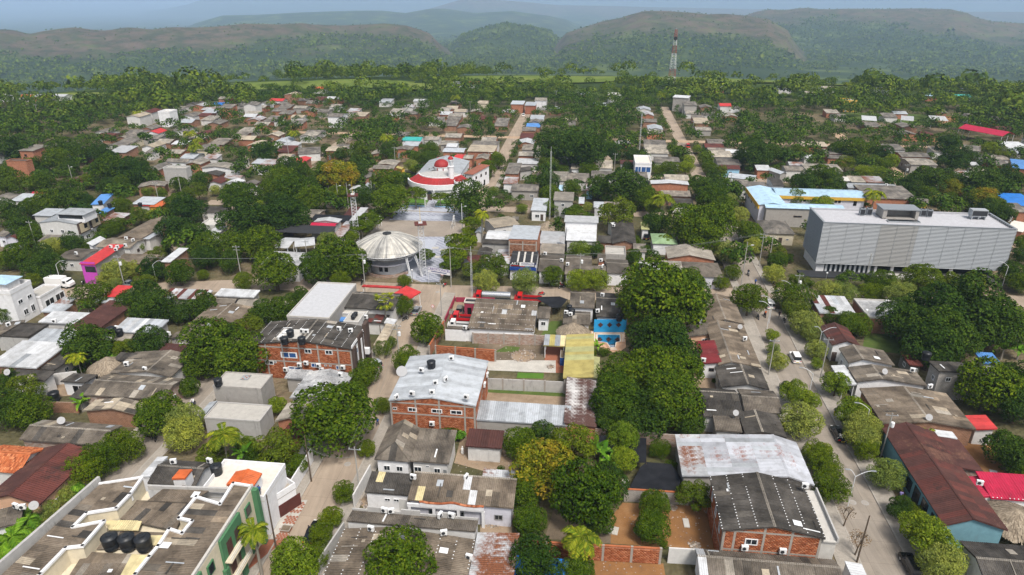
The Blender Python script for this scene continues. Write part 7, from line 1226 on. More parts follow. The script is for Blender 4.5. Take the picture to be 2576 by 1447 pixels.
# ------------------------------------------------------------------ trees and plants, tile by tile: kind x y radius
TREES = '''
03 h 790 400 190,h 1010 290 200,h 1240 150 190,s 480 800 120,s 640 650 110,s 740 560 100,s 1840 20 190,o 2120 230 140,b 590 145 50,l 2480 150 110,m 2560 260 110
13 o 180 190 230,m 400 340 110,r 1110 180 105,r 885 620 125,r 750 870 120,r 655 1050 130,r 590 1270 140,l 370 1340 280,m 1450 1350 320,m 1110 1390 90,b 2050 1400 60,b 2460 380 40,b 1930 20 90
23 m 740 640 330,d 960 520 190,o 610 150 230,m 90 120 170,m 120 600 170,m 180 900 160,d 880 900 130,l 1120 270 150,l 1100 60 170,m 1430 740 150,m 1400 960 165,o 1850 640 170,b 1600 345 60,y 1440 205 36,h 1490 175 100,o 120 1170 120,d 260 1330 250,m 660 1420 170,b 1530 1140 42,d 300 60 160
22 m 1500 130 390,m 1240 60 180,d 1750 120 210,d 1410 520 240,d 1570 610 290,m 1100 910 215,m 1400 880 290,m 1640 850 260,m 1040 1150 250,m 1590 1140 300,d 1340 1290 220,d 1000 1340 180,d 1770 1380 150,h 780 560 55,h 790 650 60,b 930 650 60,r 2380 130 180,b 2040 940 40,b 2480 950 70
32 l 50 480 78,s 50 620 72,s 95 740 100,l 260 1060 150,l 410 1120 120,s 330 1330 210,d 175 1000 55,h 270 90 180,s 260 150 130,o 300 250 140,s 380 350 150,s 430 450 120,s 480 620 120,l 490 760 72,l 690 960 150,l 860 1240 195,s 950 1400 180,d 1360 330 200,d 1620 250 290,d 1660 430 290,d 2060 200 330,d 1650 600 250,d 2260 380 260,d 2530 420 170,m 620 290 90,m 800 360 120,m 920 380 110,m 2220 990 270,d 2510 900 190,d 2510 1180 200,m 1930 990 90,s 600 40 130,s 760 50 135,h 1040 60 120,s 1330 70 170,d 1900 540 190,b 1900 710 60
33 h 490 220 125,h 570 340 145,h 640 560 190,s 560 180 80,s 960 30 180,r 990 190 125,s 1190 430 175,d 1330 760 120,o 1470 800 80,l 1550 980 210,l 1650 1130 230,s 1760 1340 240,d 2420 200 210,m 2550 230 150,m 2540 420 90
02 d 90 930 130,o 240 1040 180,m 300 1240 190,d 80 1230 170,d 880 560 205,d 1500 560 155,m 2150 570 280,m 2010 790 150,m 2410 690 250,m 1900 1010 90,m 2230 840 80,d 1340 200 170,d 1550 190 190,d 1820 250 110,d 2030 190 140,m 80 260 95,o 900 60 170,m 1590 1260 215,s 1860 1340 200,o 2500 380 120,b 800 830 50,b 2560 1300 50,d 1440 90 170,o 1260 600 110
12 d 50 250 130,m 250 240 140,d 430 90 110,r 1460 190 125,m 1720 420 150,r 1270 620 95,r 1340 545 75,m 1510 740 130,m 1130 840 115,m 1050 930 110,m 1000 1070 120,r 1265 1190 95,m 790 1290 370,l 210 1180 100,l 80 1280 90,d 30 720 110,b 2150 230 40,b 2060 1370 70
11 d 200 660 170,m 400 480 190,m 560 570 150,d 70 720 110,d 340 740 180,m 60 1000 170,m 620 1230 190,m 830 1150 220,m 980 1210 160,s 720 990 110,m 190 1280 200,r 850 1370 105,f 1140 750 120,f 1060 840 110,f 960 930 80,m 1350 580 165,m 1300 400 140,s 1440 480 80,f 1600 510 105,f 1850 530 80,d 2140 560 200,f 2170 790 90,f 2150 870 70,f 2060 1000 150,f 1990 1110 130,f 1960 1220 100,r 1490 1380 70,f 1700 1110 90,o 2380 1240 150,o 2180 1260 100,s 2310 1390 130,u 830 310 170,d 1010 270 120,r 820 520 120,r 900 560 80,d 1080 540 110,m 460 270 90,m 600 310 70,r 660 240 60,d 300 260 120,m 240 370 140,d 850 110 80,o 1040 90 130,d 1320 80 90,d 1110 160 70,s 1560 220 80,m 1620 150 70,m 1720 150 80,m 1760 50 80,l 1600 250 60,m 1410 330 60,l 1500 350 70,m 2330 250 80,l 2410 120 60,m 2440 180 70,h 2320 330 48,k 2390 480 58,h 2350 590 48,m 130 480 110,d 700 400 80,d 90 100 110,d 700 60 60
21 s 130 1390 150,r 410 1330 115,k 680 1370 130,k 860 1370 120,m 1330 1350 150,m 1560 1390 140,m 1760 1380 150,s 1860 1400 85,r 1120 1330 60,r 2220 1290 90,r 2100 1390 85,s 2150 1090 130,s 2240 1150 70,s 2430 1040 100,l 2470 960 90,m 1780 800 220,m 2010 830 210,m 1900 950 190,d 1450 790 130,l 1540 990 90,m 2000 560 150,d 1900 430 130,d 2060 450 110,m 2120 650 120,s 2280 720 100,o 2330 840 100,m 2390 900 110,s 2190 560 80,d 2230 470 80,o 1060 690 170,m 1330 550 120,l 1400 640 100,s 760 640 60,f 640 650 80,f 650 710 100,k 420 645 95,k 100 650 60,d 1130 430 190,d 880 450 110,m 600 450 90,m 380 510 105,d 360 390 120,d 700 90 200,d 400 60 170,d 980 90 100,d 1200 110 90,o 370 210 100,h 770 270 100,h 500 270 75,d 1170 240 55,k 930 265 55,k 1650 60 55,h 1680 110 75,l 1770 170 70,l 1750 240 95,h 1590 250 90,h 1480 260 70,l 1860 50 50,l 1950 140 90,r 1990 240 80,o 2110 270 60,d 2020 320 60,d 2450 110 160,d 2300 150 80,m 1220 1130 80,m 1320 1090 70,k 680 1070 110,d 840 1060 80,m 540 1130 40,m 1240 980 50,k 880 640 50,d 560 30 120,d 850 50 110
31 d 370 390 130,m 530 350 140,d 690 410 100,m 640 320 90,r 290 560 130,l 550 620 120,l 370 770 60,m 90 1190 90,s 60 1310 110,o 310 1370 90,o 100 1090 80,r 1150 1390 150,r 1540 1350 180,o 1830 1400 120,o 2080 1380 120,m 2450 1290 120,m 2530 1390 110,m 2550 1000 80,d 2540 1130 80,m 880 80 110,m 1050 60 90,o 780 190 85,l 1240 175 95,k 960 290 90,k 1090 290 90,m 1060 190 70,m 1150 235 80,d 1160 110 90,o 330 90 80,d 500 100 60,d 180 130 80,d 30 110 100,d 1420 420 110,d 1600 380 150,s 1700 560 70,m 1600 510 90,l 1770 630 65,m 1490 630 60,m 1850 370 100,u 1840 450 100,d 1870 170 120,d 2000 140 90,d 2150 390 170,d 2400 370 140,u 2200 550 150,m 2060 590 110,d 2260 660 110,d 2380 700 100,m 1840 540 60,l 2230 50 80,o 2370 90 90,d 1820 30 110,m 700 60 90,d 800 60 70,b 200 1150 70,b 420 1410 50,b 1330 700 60
01 m 80 390 140,o 200 410 140,m 420 400 120,m 580 170 130,d 700 230 90,d 400 230 80,m 1090 270 160,d 1300 290 150,d 1400 250 90,d 1510 310 80,r 880 380 80,m 1210 410 90,d 1070 430 90,h 1320 470 60,h 1220 500 55,k 1490 480 60,m 1620 500 60,m 1800 410 80,o 1880 480 60,d 2020 370 100,o 1990 480 90,s 2160 470 60,s 2290 400 50,m 2320 500 90,d 700 540 150,m 500 590 130,d 870 590 90,m 320 640 110,d 100 690 130,d 230 840 130,r 1220 640 100,m 1790 590 110,d 1900 660 140,s 2120 700 60,m 2440 550 170,d 2440 750 200,m 320 920 120,s 520 1040 110,d 710 990 110,h 880 920 90,h 980 890 80,h 1080 870 90,h 1180 820 90,o 1400 720 90,l 1530 730 80,h 640 1090 62,h 870 1020 80,l 1390 1040 60,o 1580 1090 80,d 1680 1070 50,d 1750 860 150,d 1960 910 120,m 2110 1030 160,m 2360 1040 150,d 2060 1150 120,d 2300 1190 110,m 200 1130 130,d 420 1120 110,m 60 1180 90,d 480 1250 140,d 330 1250 110,o 330 1370 80,r 950 1310 85,s 1170 1280 130,s 1350 1260 90,d 1520 1270 120,m 1800 1290 140,s 1060 1350 80,s 1150 1410 70,o 1450 1410 110,r 2040 1320 60,r 2450 1380 110,d 140 50 140,d 640 60 130,d 850 80 120,d 1040 120 120,d 60 300 90'''
for line in TREES.strip().split('\n'):
    t, rest = line.split(' ',1)
    for q in rest.split(','):
        k, x, y, r = q.split(); dx, dy = TD(t, float(x), float(y)); plant(k, dx, dy, float(r)/2.5117/1.5901)
plant('u', *TD('23',330,350),72,'big mango tree flushed with rust-orange new leaves')
plant('c', *TD('23',710,1080),0,'coconut palm with yellow-green fronds above the red brick wall', sz=.8)
plant('c', *TD('03',2230,40),0,'yellowing coconut palm beside the narrow lane', sz=.85); plant('w', *TD('12',1290,140),0,'fan palm with brown skirt near the red awning', sz=1.0)
plant('R', *TD('13',-30,990),0,'palm in front of the green apartment facade', sz=.85); plant('R', *TD('11',2270,700),0,'tall royal palm at the right side of the plaza', sz=1.0)
plant('c', *TD('31',1080,500),0,'coconut palm behind the grey louvred block', sz=1.1); plant('c', *TD('21',1520,540),0,'drooping coconut palm right of the plaza blocks', sz=1.2)
for t, x, y, k, s in [('03',250,930,'a',1.2),('03',120,1080,'a',1.4),('03',60,1290,'a',1.0),('03',690,600,'a',1.2),('03',2440,230,'n',1.1),('03',2380,160,'n',1.0),('02',880,210,'n',1.2),('02',1000,170,'n',1.0),('02',770,690,'c',.6),('02',1120,630,'a',1.5),('02',810,1170,'n',1.0),('23',850,170,'n',1.1),('23',920,230,'n',1.1),('23',990,320,'n',1.1),('22',870,600,'n',.9),('32',2170,590,'n',1.2),('32',2370,620,'n',1.4),('32',2530,640,'n',1.2),('32',1510,1400,'n',1.1),('11',720,360,'w',.9),('11',30,640,'w',.9),('01',1970,20,'c',1.0),('00',1910,1330,'c',.9),('00',1990,1400,'c',.8),('10',380,1330,'c',.9),('10',1310,1370,'c',1.0),('20',1510,940,'c',1.1),('22',150,1420,'n',.9),('13',2030,30,'a',.8),('12',1950,1360,'a',.7),('33',1590,20,'c',.5),('00',1380,1130,'c',.9),('10',2010,970,'c',1.0),('30',800,840,'c',1.0)]:
    plant(k, *TD(t, x, y),0, sz=s)
def dead_tree(t, x, y, s, label, leafy):
    p = PT(t, x, y, 0); rg = random.Random(8); o = empty('bare_tree', p); b = MB()
    def grow(a, d, L, r, n):
        e = a+d*L; b.tube(a, e, r, r*.65,5, False)
        if n == 0: return
        for _ in range(3):
            d2 = (d+Vector((rg.uniform(-.8,.8), rg.uniform(-.8,.8), rg.uniform(-.1,.6)))).normalized(); grow(e, d2, L*.68, r*.6, n-1)
    grow(Vector((0,0,-.1)), Vector((.1,0,1)),1.4*s, .13*s, 4); b.build('trunk','bark', o)
    rn = np.random.default_rng(4); q = sph(leafy, rn)*np.array([1.5,1.5,.9])*s*rn.uniform(.6,1.0,(leafy, 1))+np.array([0,0,3.0*s]); v, f = cards(q, sph(leafy, rn),.16, rn); link('crown', mesh_np('crown', v, f),'leaf_dry', o)
    tag(o, label, 'tree')
dead_tree('33',870,1250,1.0,'brown withered street tree with bare twigs',420); dead_tree('33',755,960,.9,'pruned nearly leafless street tree by the lamp',160)
# ------------------------------------------------------------------ towers and masts
def lattice(name, p, h, w0, w1, bays, m, label, cat='tower', bands=None, plat=None, rz=0.0, leg=.09, group=None):
    o = empty(name, p, rz); f = lambda t: (w0+(w1-w0)*t)/2; cs = ((-1,-1),(1,-1),(1,1),(-1,1)); nb = len(bands) if bands else 1
    for s in range(nb):
        mm = bands[s] if bands else m; t0, t1 = s/nb, (s+1)/nb; b = MB()
        for x, y in cs:
            q = MB(); q.bar((x*f(t0), y*f(t0), h*t0),(x*f(t1), y*f(t1), h*t1), leg); q.build('leg', mm, o)
        k = max(1, bays//nb)
        for i in range(k):
            a, c = t0+(t1-t0)*i/k, t0+(t1-t0)*(i+1)/k
            for j in range(4):
                u, v = cs[j], cs[(j+1) % 4]; A = Vector((u[0]*f(a), u[1]*f(a), h*a)); B = Vector((v[0]*f(c), v[1]*f(c), h*c)); Cc = Vector((v[0]*f(a), v[1]*f(a), h*a)); Dd = Vector((u[0]*f(c), u[1]*f(c), h*c))
                b.bar(A, B, leg*.55); b.bar(Dd, B, leg*.55)
                
        b.build('bracing', mm, o)['kind'] = 'stuff'
    if plat: MB().box(-plat, plat, -plat, plat, h-.12, h+.05).build('platform','oxide_light', o); MB().bar((0,0, h),(0,0, h+4.2),.07).build('antenna','yellow_plate', o); MB().box(-.5,.5,-.3,.3, h+.05, h+.4).build('lamp_housing','tower_white', o)
    else: MB().bar((0,0, h),(0,0, h+1.5),.06).build('antenna', m, o)
    tag(o, label, cat, group); return o
for q, l in (((1018,985),'white lattice lighting tower left of the kiosk'),((1682,1322),'white lattice lighting tower right of the kiosk')):
    lattice('lighting_tower', PT('11', *q),14.2,1.5,1.3,16,'tower_white', l, plat=1.5, rz=-GA+.3, group='plaza lighting towers'); MB_ = None
p = PT('20',1600,850); t = lattice('telecom_tower', p,38,4.8,1.2,21,'tower_white','tall red and white telecom tower beyond the town', bands=['tower_white','tower_red','tower_white','tower_white','tower_red','tower_white','tower_red'], leg=.15)
MB().lathe([(1.3,-.2),(1.3,.2)],14).build('dish','charcoal', t, (-.3,-1.6,32)).rotation_euler = (math.pi/2,0,0); LAND.append(('telecom tower', *TD('20',1610,600)))
for t_, x, y, h, l in (('11',2170,1560,12,'slim white guyed mast near the corner'),('21',378,762,22,'tall slim guyed mast right of the church'),('21',1275,120,18,'slim white mast above the glass-fronted house'),('11',2045,470,6,'small white antenna mast on the church')):
    lattice('radio_mast', PT(t_, x, y), h, .34,.34, int(h*2.2),'tower_white', l, 'mast', leg=.032)
# ------------------------------------------------------------------ poles, cables, lamps, signs
mat('dish_grey',(.36,.36,.37),.6); mat('cable_grey',(.16,.17,.17),.6); POLES = {}
def pole(key, t, x, y, h=8.5, m='pole_concrete', arm=1, tr=0, lamp=0, label=None):
    p = PT(t, x, y); o = empty('utility_pole', p, -GA); MB().tube((0,0,-.2),(0,0, h),.13,.085,8).build('pole', m, o)
    for i in range(arm): MB().box(-.95,.95,-.05,.05, h-.5-.8*i, h-.4-.8*i).build('crossarm','steel', o)
    for s in range(3 if arm else 0): MB().tube((-.8+.8*s, 0, h-.4),(-.8+.8*s, 0, h-.2),.05, n=6).build('insulator','white_frame', o)
    if tr: MB().lathe([(.26,0),(.3,.08),(.3,.8),(.24,.9)],12,(.42,0, h-2.6)).build('transformer','white_frame', o)
    if lamp: b = MB(); b.tube((0,0, h-1.2),(1.0,-.2, h-.7),.035, n=6); b.build('lamp_arm','steel', o); MB().box(.9,1.5,-.32,-.1, h-.74, h-.62).build('lamp_head','white_frame', o)
    auto(o, 'power pole with transformer' if tr else ('wooden power pole' if m == 'pole_wood' else 'grey concrete power pole'),'pole',(p.x, p.y, h*.6),'utility pole','power poles'); POLES[key] = (p, h)
for a in [('a1','12',1866,292,8.5),('a2','12',1440,745,8.5,'pole_concrete',2,1),('a3','12',1258,545,4,'pole_wood',0),('b1','13',557,505,8.5,'pole_wood',0),('b2','13',1042,625,8.5),('b3','13',207,1195,9.5,'pole_wood',0),('c1','11',1962,1445,11),('c2','11',932,655,9,'pole_concrete',0,0,1),('c3','11',836,662,9,'pole_concrete',0,0,1),('c4','11',1176,630,9,'pole_concrete',0),('c5','11',1097,1440,9,'pole_concrete',2,1),('c6','11',232,1470,8.5,'pole_concrete',2,1),('c7','11',534,1290,9),('c8','11',2074,888,9,'tower_white',0,0,1),('c9','11',2340,305,9,'pole_concrete',0,0,1),('d1','21',676,1420,8.5,'pole_concrete',1,1),('d2','21',2300,1440,12,'pole_concrete',0,0,1),('d3','21',2480,1232,9.5,'pole_concrete',2),('d4','21',1027,295,8),('d5','21',2172,560,9,'pole_concrete',1,1),('e1','32',258,200,8.5,'pole_concrete',1,1),('e2','32',525,918,9),('e3','32',4,882,8),('f1','33',1132,262,8.5,'pole_concrete',1,1),('f2','33',890,1322,8,'pole_wood',0),('g1','31',1346,445,9,'pole_concrete',1,1),('g2','31',962,1440,9),('g3','31',2,1240,9),('h1','01',756,470,9.5,'pole_concrete',0,0,1),('h2','01',1066,435,9,'pole_concrete',0,0,1),('h3','01',1607,630,8.5),('h4','01',1254,1440,8.5,'pole_concrete',2,1),('h5','01',372,1060,8.5),('h6','01',2422,1330,8.5,'pole_concrete',2),('h7','01',1832,540,8.5),('h8','01',855,185,8.5),('h9','01',25,130,8),('i1','21',865,280,9,'pole_wood',0),('i2','11',335,160,9),('i3','11',1405,280,10),('j1','20',1700,1240,9),('j2','20',1805,1400,9),('j3','20',300,1180,9),('j4','10',2155,1225,11),('j5','00',405,1240,10),('j6','20',440,1080,10)]: pole(*a)
def cable(a, b, sag, off, za, zb, label, r=.014, m='cable_grey'):
    (pa, ha),(pb, hb) = POLES[a], POLES[b]; A = Vector((pa.x+off*BX, pa.y+off*BY, ha-za)); B = Vector((pb.x+off*BX, pb.y+off*BY, hb-zb)); b_ = MB(); q = A
    for i in range(1,9): t = i/8; e = A.lerp(B, t)-Vector((0,0, sag*4*t*(1-t))); b_.tube(q, e, r, n=4, caps=False); q = e
    o = b_.build('power_cable', m); auto(o, 'thin power cable between two poles','cable',(A+B)/2,'cable','overhead cables')
for a, b in (('e1','e2'),('e2','f1'),('a1','a2'),('b2','a2'),('c5','c1'),('h4','c5'),('c1','d1'),('d1','d3')):
    for k, off in enumerate((-.8,0,.8)): cable(a, b, .9, off, .2,.2,'')
cable('b1','b2',1.0,0,2.0,1.6,'',.022,'cable_grey'); cable('f2','b2',.4,0,.5,.5,'') if False else None
LAMPS = [('33',800,760,2),('32',205,200,1),('32',490,690,2),('32',10,360,1),('32',400,1130,1),('33',950,60,1),('11',685,1395,0),('11',690,650,0),('11',805,650,0),('11',1575,1390,0),('01',1580,1420,1),('01',620,1420,1),('21',850,745,0),('22',2560,420,1),('31',570,1420,0),('31',2350,1440,1),('20',2060,1200,1)]
for t_, x, y, k in LAMPS:
    p = PT(t_, x, y); o = empty('street_lamp', p, -GA); h = 6.5 if k else 4.0; b = MB(); b.tube((0,0,-.1),(0,0, h-1.0),.07,.055,7); b.build('post','tower_white' if k else 'steel', o); sd = 1 if p.x < 40 or k == 2 else -1
    for s in ([sd] if k == 1 else [1,-.5] if k == 2 else []):
        b = MB(); q = Vector((0,0, h-1.0))
        for i in range(1,7): t = i/6; e = Vector((s*2.0*t, 0, h-1.0+1.2*math.sin(t*1.45))); b.tube(q, e, .05,.045,6, False); q = e
        b.build('arm','tower_white', o); MB().box(q.x-.05*s if s > 0 else q.x-.6, q.x+.6 if s > 0 else q.x+.05,-.13,.13, q.z-.05, q.z+.04).build('lamp_head','steel', o)
    if not k: MB().lathe([(.05, h-1.0),(.2, h-.85),(.24, h-.6),(.05, h-.45)],10).build('lamp_head','white_frame', o)
    auto(o, 'curved white street lamp' if k else 'short globe lamp post','lamp',(p.x, p.y, 4),'street lamp','street lamps')
def banner():
    a = PT('11',1728,1252,4.2); b = PT('11',1950,1296,4.0); o = empty('banner',(a+b)/2-Vector((0,0,0)), math.atan2(b.y-a.y, b.x-a.x)); L = (b-a).length; MB().box(-L/2, L/2,-.02,.02,-.9,.55).build('cloth','cloth_white', o); apply_sign(o, 'lettering','CREDITONCEL',.95,(0,-.03,.12),(math.pi/2,0,0),'lettering_purple'); MB().box(-L/2+.8, L/2-1,-.03,-.022,-.62,-.42).build('printed_line','lettering_blue', o); MB().tube((-L/2,0,-4.1),(-L/2,0,.9),.05, n=6).build('stake','tower_white', o); tag(o, 'white street banner reading CREDITONCEL between two posts','banner')
mat('lettering_purple',(.06,.02,.25),.6); banner()
for t_, x, y, l in (('12',1780,280,'round no-turn road sign on the left street'),('11',1873,1395,'round road sign at the plaza corner')):
    p = PT(t_, x, y); o = empty('road_sign', p, -GA); MB().tube((0,0,-.1),(0,0,2.3),.04, n=6).build('post','steel', o); MB().lathe([(.38,-.02),(.38,.02)],18).build('rim','red_paint', o, (0,-.05,2.3)).rotation_euler = (math.pi/2,0,0); MB().lathe([(.29,-.02),(.29,.02)],18).build('face','white_paint', o, (0,-.075,2.3)).rotation_euler = (math.pi/2,0,0); MB().bar((-.2,-.1,2.1),(.2,-.1,2.5),.07,.02).build('bar','red_paint', o); tag(o, l, 'road sign')
for (x, y), l in (((1250,845),'left white goal frame on the plaza court'),((1990,845),'right white goal frame on the plaza court')):
    p = PT('11', x, y); o = empty('goal', p, -GA); b = MB()
    for s in (-1.5,1.5): MB().tube((0, s, -.05),(0, s, 2.6),.07, n=6).build('post','white_paint', o); MB().tube((-.9, s, -.05),(0, s, 3.3),.05, n=6).build('stay','white_paint', o)
    MB().tube((0,-1.5,2.6),(0,1.5,2.6),.07, n=6).build('crossbar','white_paint', o); MB().box(-.1,.1,-.9,.9,2.9,3.9).build('backboard','white_paint', o); tag(o, l, 'goal','court goals')
for a, b, l in (((1455,622),(1700,632),'white railing left of the church gate'),((1795,634),(1985,645),'white railing right of the church gate')):
    A, B = PT('11', *a), PT('11', *b); L = (B-A).length; o = empty('railing',(A+B)/2, math.atan2(B.y-A.y, B.x-A.x)); MB().box(-L/2, L/2,-.1,.1,-.1,.35).build('plinth','sky_wall', o); MB().bar((-L/2,0,1.0),(L/2,0,1.0),.06).build('rail','white_paint', o)
    for i in range(9): x = -L/2+i*L/8; MB().bar((x, 0,.3),(x, 0,1.0),.06).build('baluster','white_paint', o)
    tag(o, l, 'railing')
A, B = PT('11',1700,632), PT('11',1795,635); o = empty('gate',(A+B)/2, math.atan2(B.y-A.y, B.x-A.x)); L = (B-A).length
for x in (-L/2, L/2): MB().box(x-.12, x+.12,-.12,.12,-.1,2.2).build('post','white_paint', o)
for i in range(14): x = -L/2+.2+i*(L-.4)/13; MB().bar((x, 0,.1),(x, 0,1.7),.04).build('bar','white_paint', o)
tag(o, 'white barred gate leading to the church path','gate')
# ------------------------------------------------------------------ roof boxes, tanks, dishes (stand on the roofs: things of their own)
AC = {'case': MB().box(-.42,.42,-.17,.17,.12,.8).mesh(),'fan': MB().lathe([(.25,0),(.25,.03)],14).mesh(),'foot': MB().box(-.05,.05,-.2,.2,0,.12).mesh(),'top': MB().box(-.44,.44,-.19,.19,.8,.83).mesh()}
for k, m in (('case','white_paint'),('fan','charcoal'),('foot','steel'),('top','white_frame')): AC[k].materials.append(MATS[m])
def ac(t, x, y, z, rz=0.0):
    p = PT(t, x, y, z+.4); o = empty('air_conditioner',(p.x, p.y, z),-GA+rz); link('casing', AC['case'], None, o); link('top_plate', AC['top'], None, o); f = link('fan_grille', AC['fan'], None, o, (-.1,-.18,.46)); f.rotation_euler = (math.pi/2,0,0)
    for s in (-.3,.3): link('foot', AC['foot'], None, o, (s, 0,0))
    auto(o, 'white outdoor air conditioner unit','air conditioner', p, 'air conditioner','air conditioners')
for t_, z, L in (('12',7.75,[(1665,830),(1805,955),(1905,922),(1570,1065),(1770,1050),(1410,1100),(2115,1100),(1965,710)]),('12',8.65,[(465,438),(508,442)]),('12',8.1,[(835,415),(950,432),(300,450),(285,470),(265,490),(240,510)]),('12',4.0,[(850,880),(605,1000)]),('12',4.6,[(1105,298)]),('13',4.3,[(1290,795),(1357,802),(1850,845),(1962,848)]),('13',4.5,[(1155,980),(1888,1020),(2112,462),(1580,460)]),('13',3.6,[(2142,1265)]),('03',3.9,[(158,752),(226,762)]),('03',8.2,[(1305,675)]),('03',6.0,[(2105,298),(1742,305)]),('02',4.2,[(1455,820),(1270,768)]),('02',5.0,[(1172,405),(545,338),(82,372)]),('02',3.8,[(1695,465),(1102,510)]),('22',4.2,[(545,250),(588,268),(1895,340),(910,75),(2340,515)]),('22',4.0,[(1925,730),(860,236)]),('32',4.2,[(1455,830),(1628,995),(993,243),(1155,232),(1195,145)]),('33',4.0,[(2128,520)]),('33',7.2,[(375,550)]),('21',4.3,[(500,1172),(558,1210),(912,1232),(335,1105),(893,1172),(1680,1282),(1022,822)]),('21',4.6,[(45,1100),(208,1098)]),('01',6.4,[(1113,1035),(1165,1062),(1178,1038),(1260,1022)]),('01',4.4,[(765,1102),(1268,950),(1335,968)]),('12',3.0,[(2100,405)]),('31',4.4,[(1190,415)])):
    for i, (x, y) in enumerate(L): ac(t_, x, y, z, (-.2,.3,1.2)[i % 3])
def wall_ac(key, side, s, z, oh=.25):
    root, c, ang, w, d, h = HOUSES[key]; rz = {'f': 0,'r': math.pi/2,'l': -math.pi/2}[side]; lx = (-w/2+oh+s*(w-2*oh),-d/2+oh-.3) if side == 'f' else ((w/2-oh+.3)*(1 if side == 'r' else -1),-d/2+s*d); p = root.matrix_basis @ Vector((lx[0], lx[1], z)); o = empty('air_conditioner', p, ang+rz); link('casing', AC['case'], None, o); link('top_plate', AC['top'], None, o); f = link('fan_grille', AC['fan'], None, o, (-.1,-.18,.46)); f.rotation_euler = (math.pi/2,0,0); MB().box(-.45,.45,-.15,.32,.02,.1).build('bracket','steel', o); auto(o, 'white wall-hung air conditioner unit','air conditioner', p, 'air conditioner','air conditioners')
for s, z in ((.31,1.8),(.46,3.0),(.53,3.5),(.655,3.1),(.68,2.2),(.79,1.6),(.90,3.0)): wall_ac('hotel','f', s, z)
wall_ac('centre','f',.49,2.2,.2); wall_ac('centre','r',.62,4.6,.2); wall_ac('centre','r',.85,4.6,.2); wall_ac('brickr','f',.24,3.2,.3); wall_ac('brickr','f',.63,3.2,.3)
TANK = MB().lathe([(.55,0),(.58,.1),(.60,.45),(.57,.5),(.62,.55),(.64,1.0),(.66,1.15),(.66,1.22),(.2,1.36)],18).mesh('tank', True); TANK.materials.append(MATS['black_plastic']); LID = MB().lathe([(.24,1.34),(.24,1.42)],12).mesh('lid'); LID.materials.append(MATS['black_plastic'])
def tank(t, x, y, z, s=1.0, m=None):
    p = PT(t, x, y, z+.6*s); o = empty('water_tank',(p.x, p.y, z)); o.scale = (s, s, s); link('shell', TANK, None, o); link('lid', LID, None, o); auto(o, 'black plastic roof water tank','water tank', p, 'water tank','roof water tanks')
for t_, x, y, z, s in (('03',1110,1115,7.4,1.45),('03',1278,1118,7.4,1.45),('03',1442,1125,7.4,1.45),('03',2175,390,6.1,1.25),('12',1762,780,7.3,1.2),('12',345,465,8.6,1.1),('12',288,535,8.6,1.1),('12',460,535,8.6,1.1),('02',1115,435,4.4,1.2),('02',1200,455,4.0,1.1),('02',545,1095,0.1,1.4),('02',2192,955,5.6,1.1),('22',602,248,4.0,1.1),('22',578,205,4.4,.9),('22',1078,305,3.0,1.1),('32',1592,690,5.8,1.2),('01',1010,595,4.8,1.0),('01',1100,622,4.4,1.0),('01',1408,615,3.8,1.0),('21',1362,395,6.0,1.1),('12',1002,268,4.4,.7),('12',985,285,4.4,.7),('12',975,302,4.4,.7)): tank(t_, x, y, z, s)
for t_, x, y, z, r in (('12',1465,858,6.9,.95),('03',345,762,4.0,.6),('02',620,1352,4.0,.6),('32',1168,858,4.6,.55),('32',1612,1320,4.4,.55),('21',503,972,4.4,.9),('22',2245,1275,4.0,.5),('22',2290,408,4.0,.5),('02',80,865,4.2,.6)):
    p = PT(t_, x, y, z+.4); o = empty('satellite_dish',(p.x, p.y, z), rng_ if False else random.uniform(-.6,.6)); d = MB().lathe([(.02,0),(r*.55, r*.06),(r, r*.24)],18).build('reflector','dish_grey', o, (0,0,.7)); d.rotation_euler = (1.0,0,0); MB().tube((0,0,0),(0,.1,.75),.04, n=6).build('mast','steel', o); MB().bar((0,-.1,.7),(0,-r*.9,1.1),.03).build('feed_arm','steel', o); auto(o, 'white satellite dish on a roof','satellite dish', p, 'satellite dish','satellite dishes')
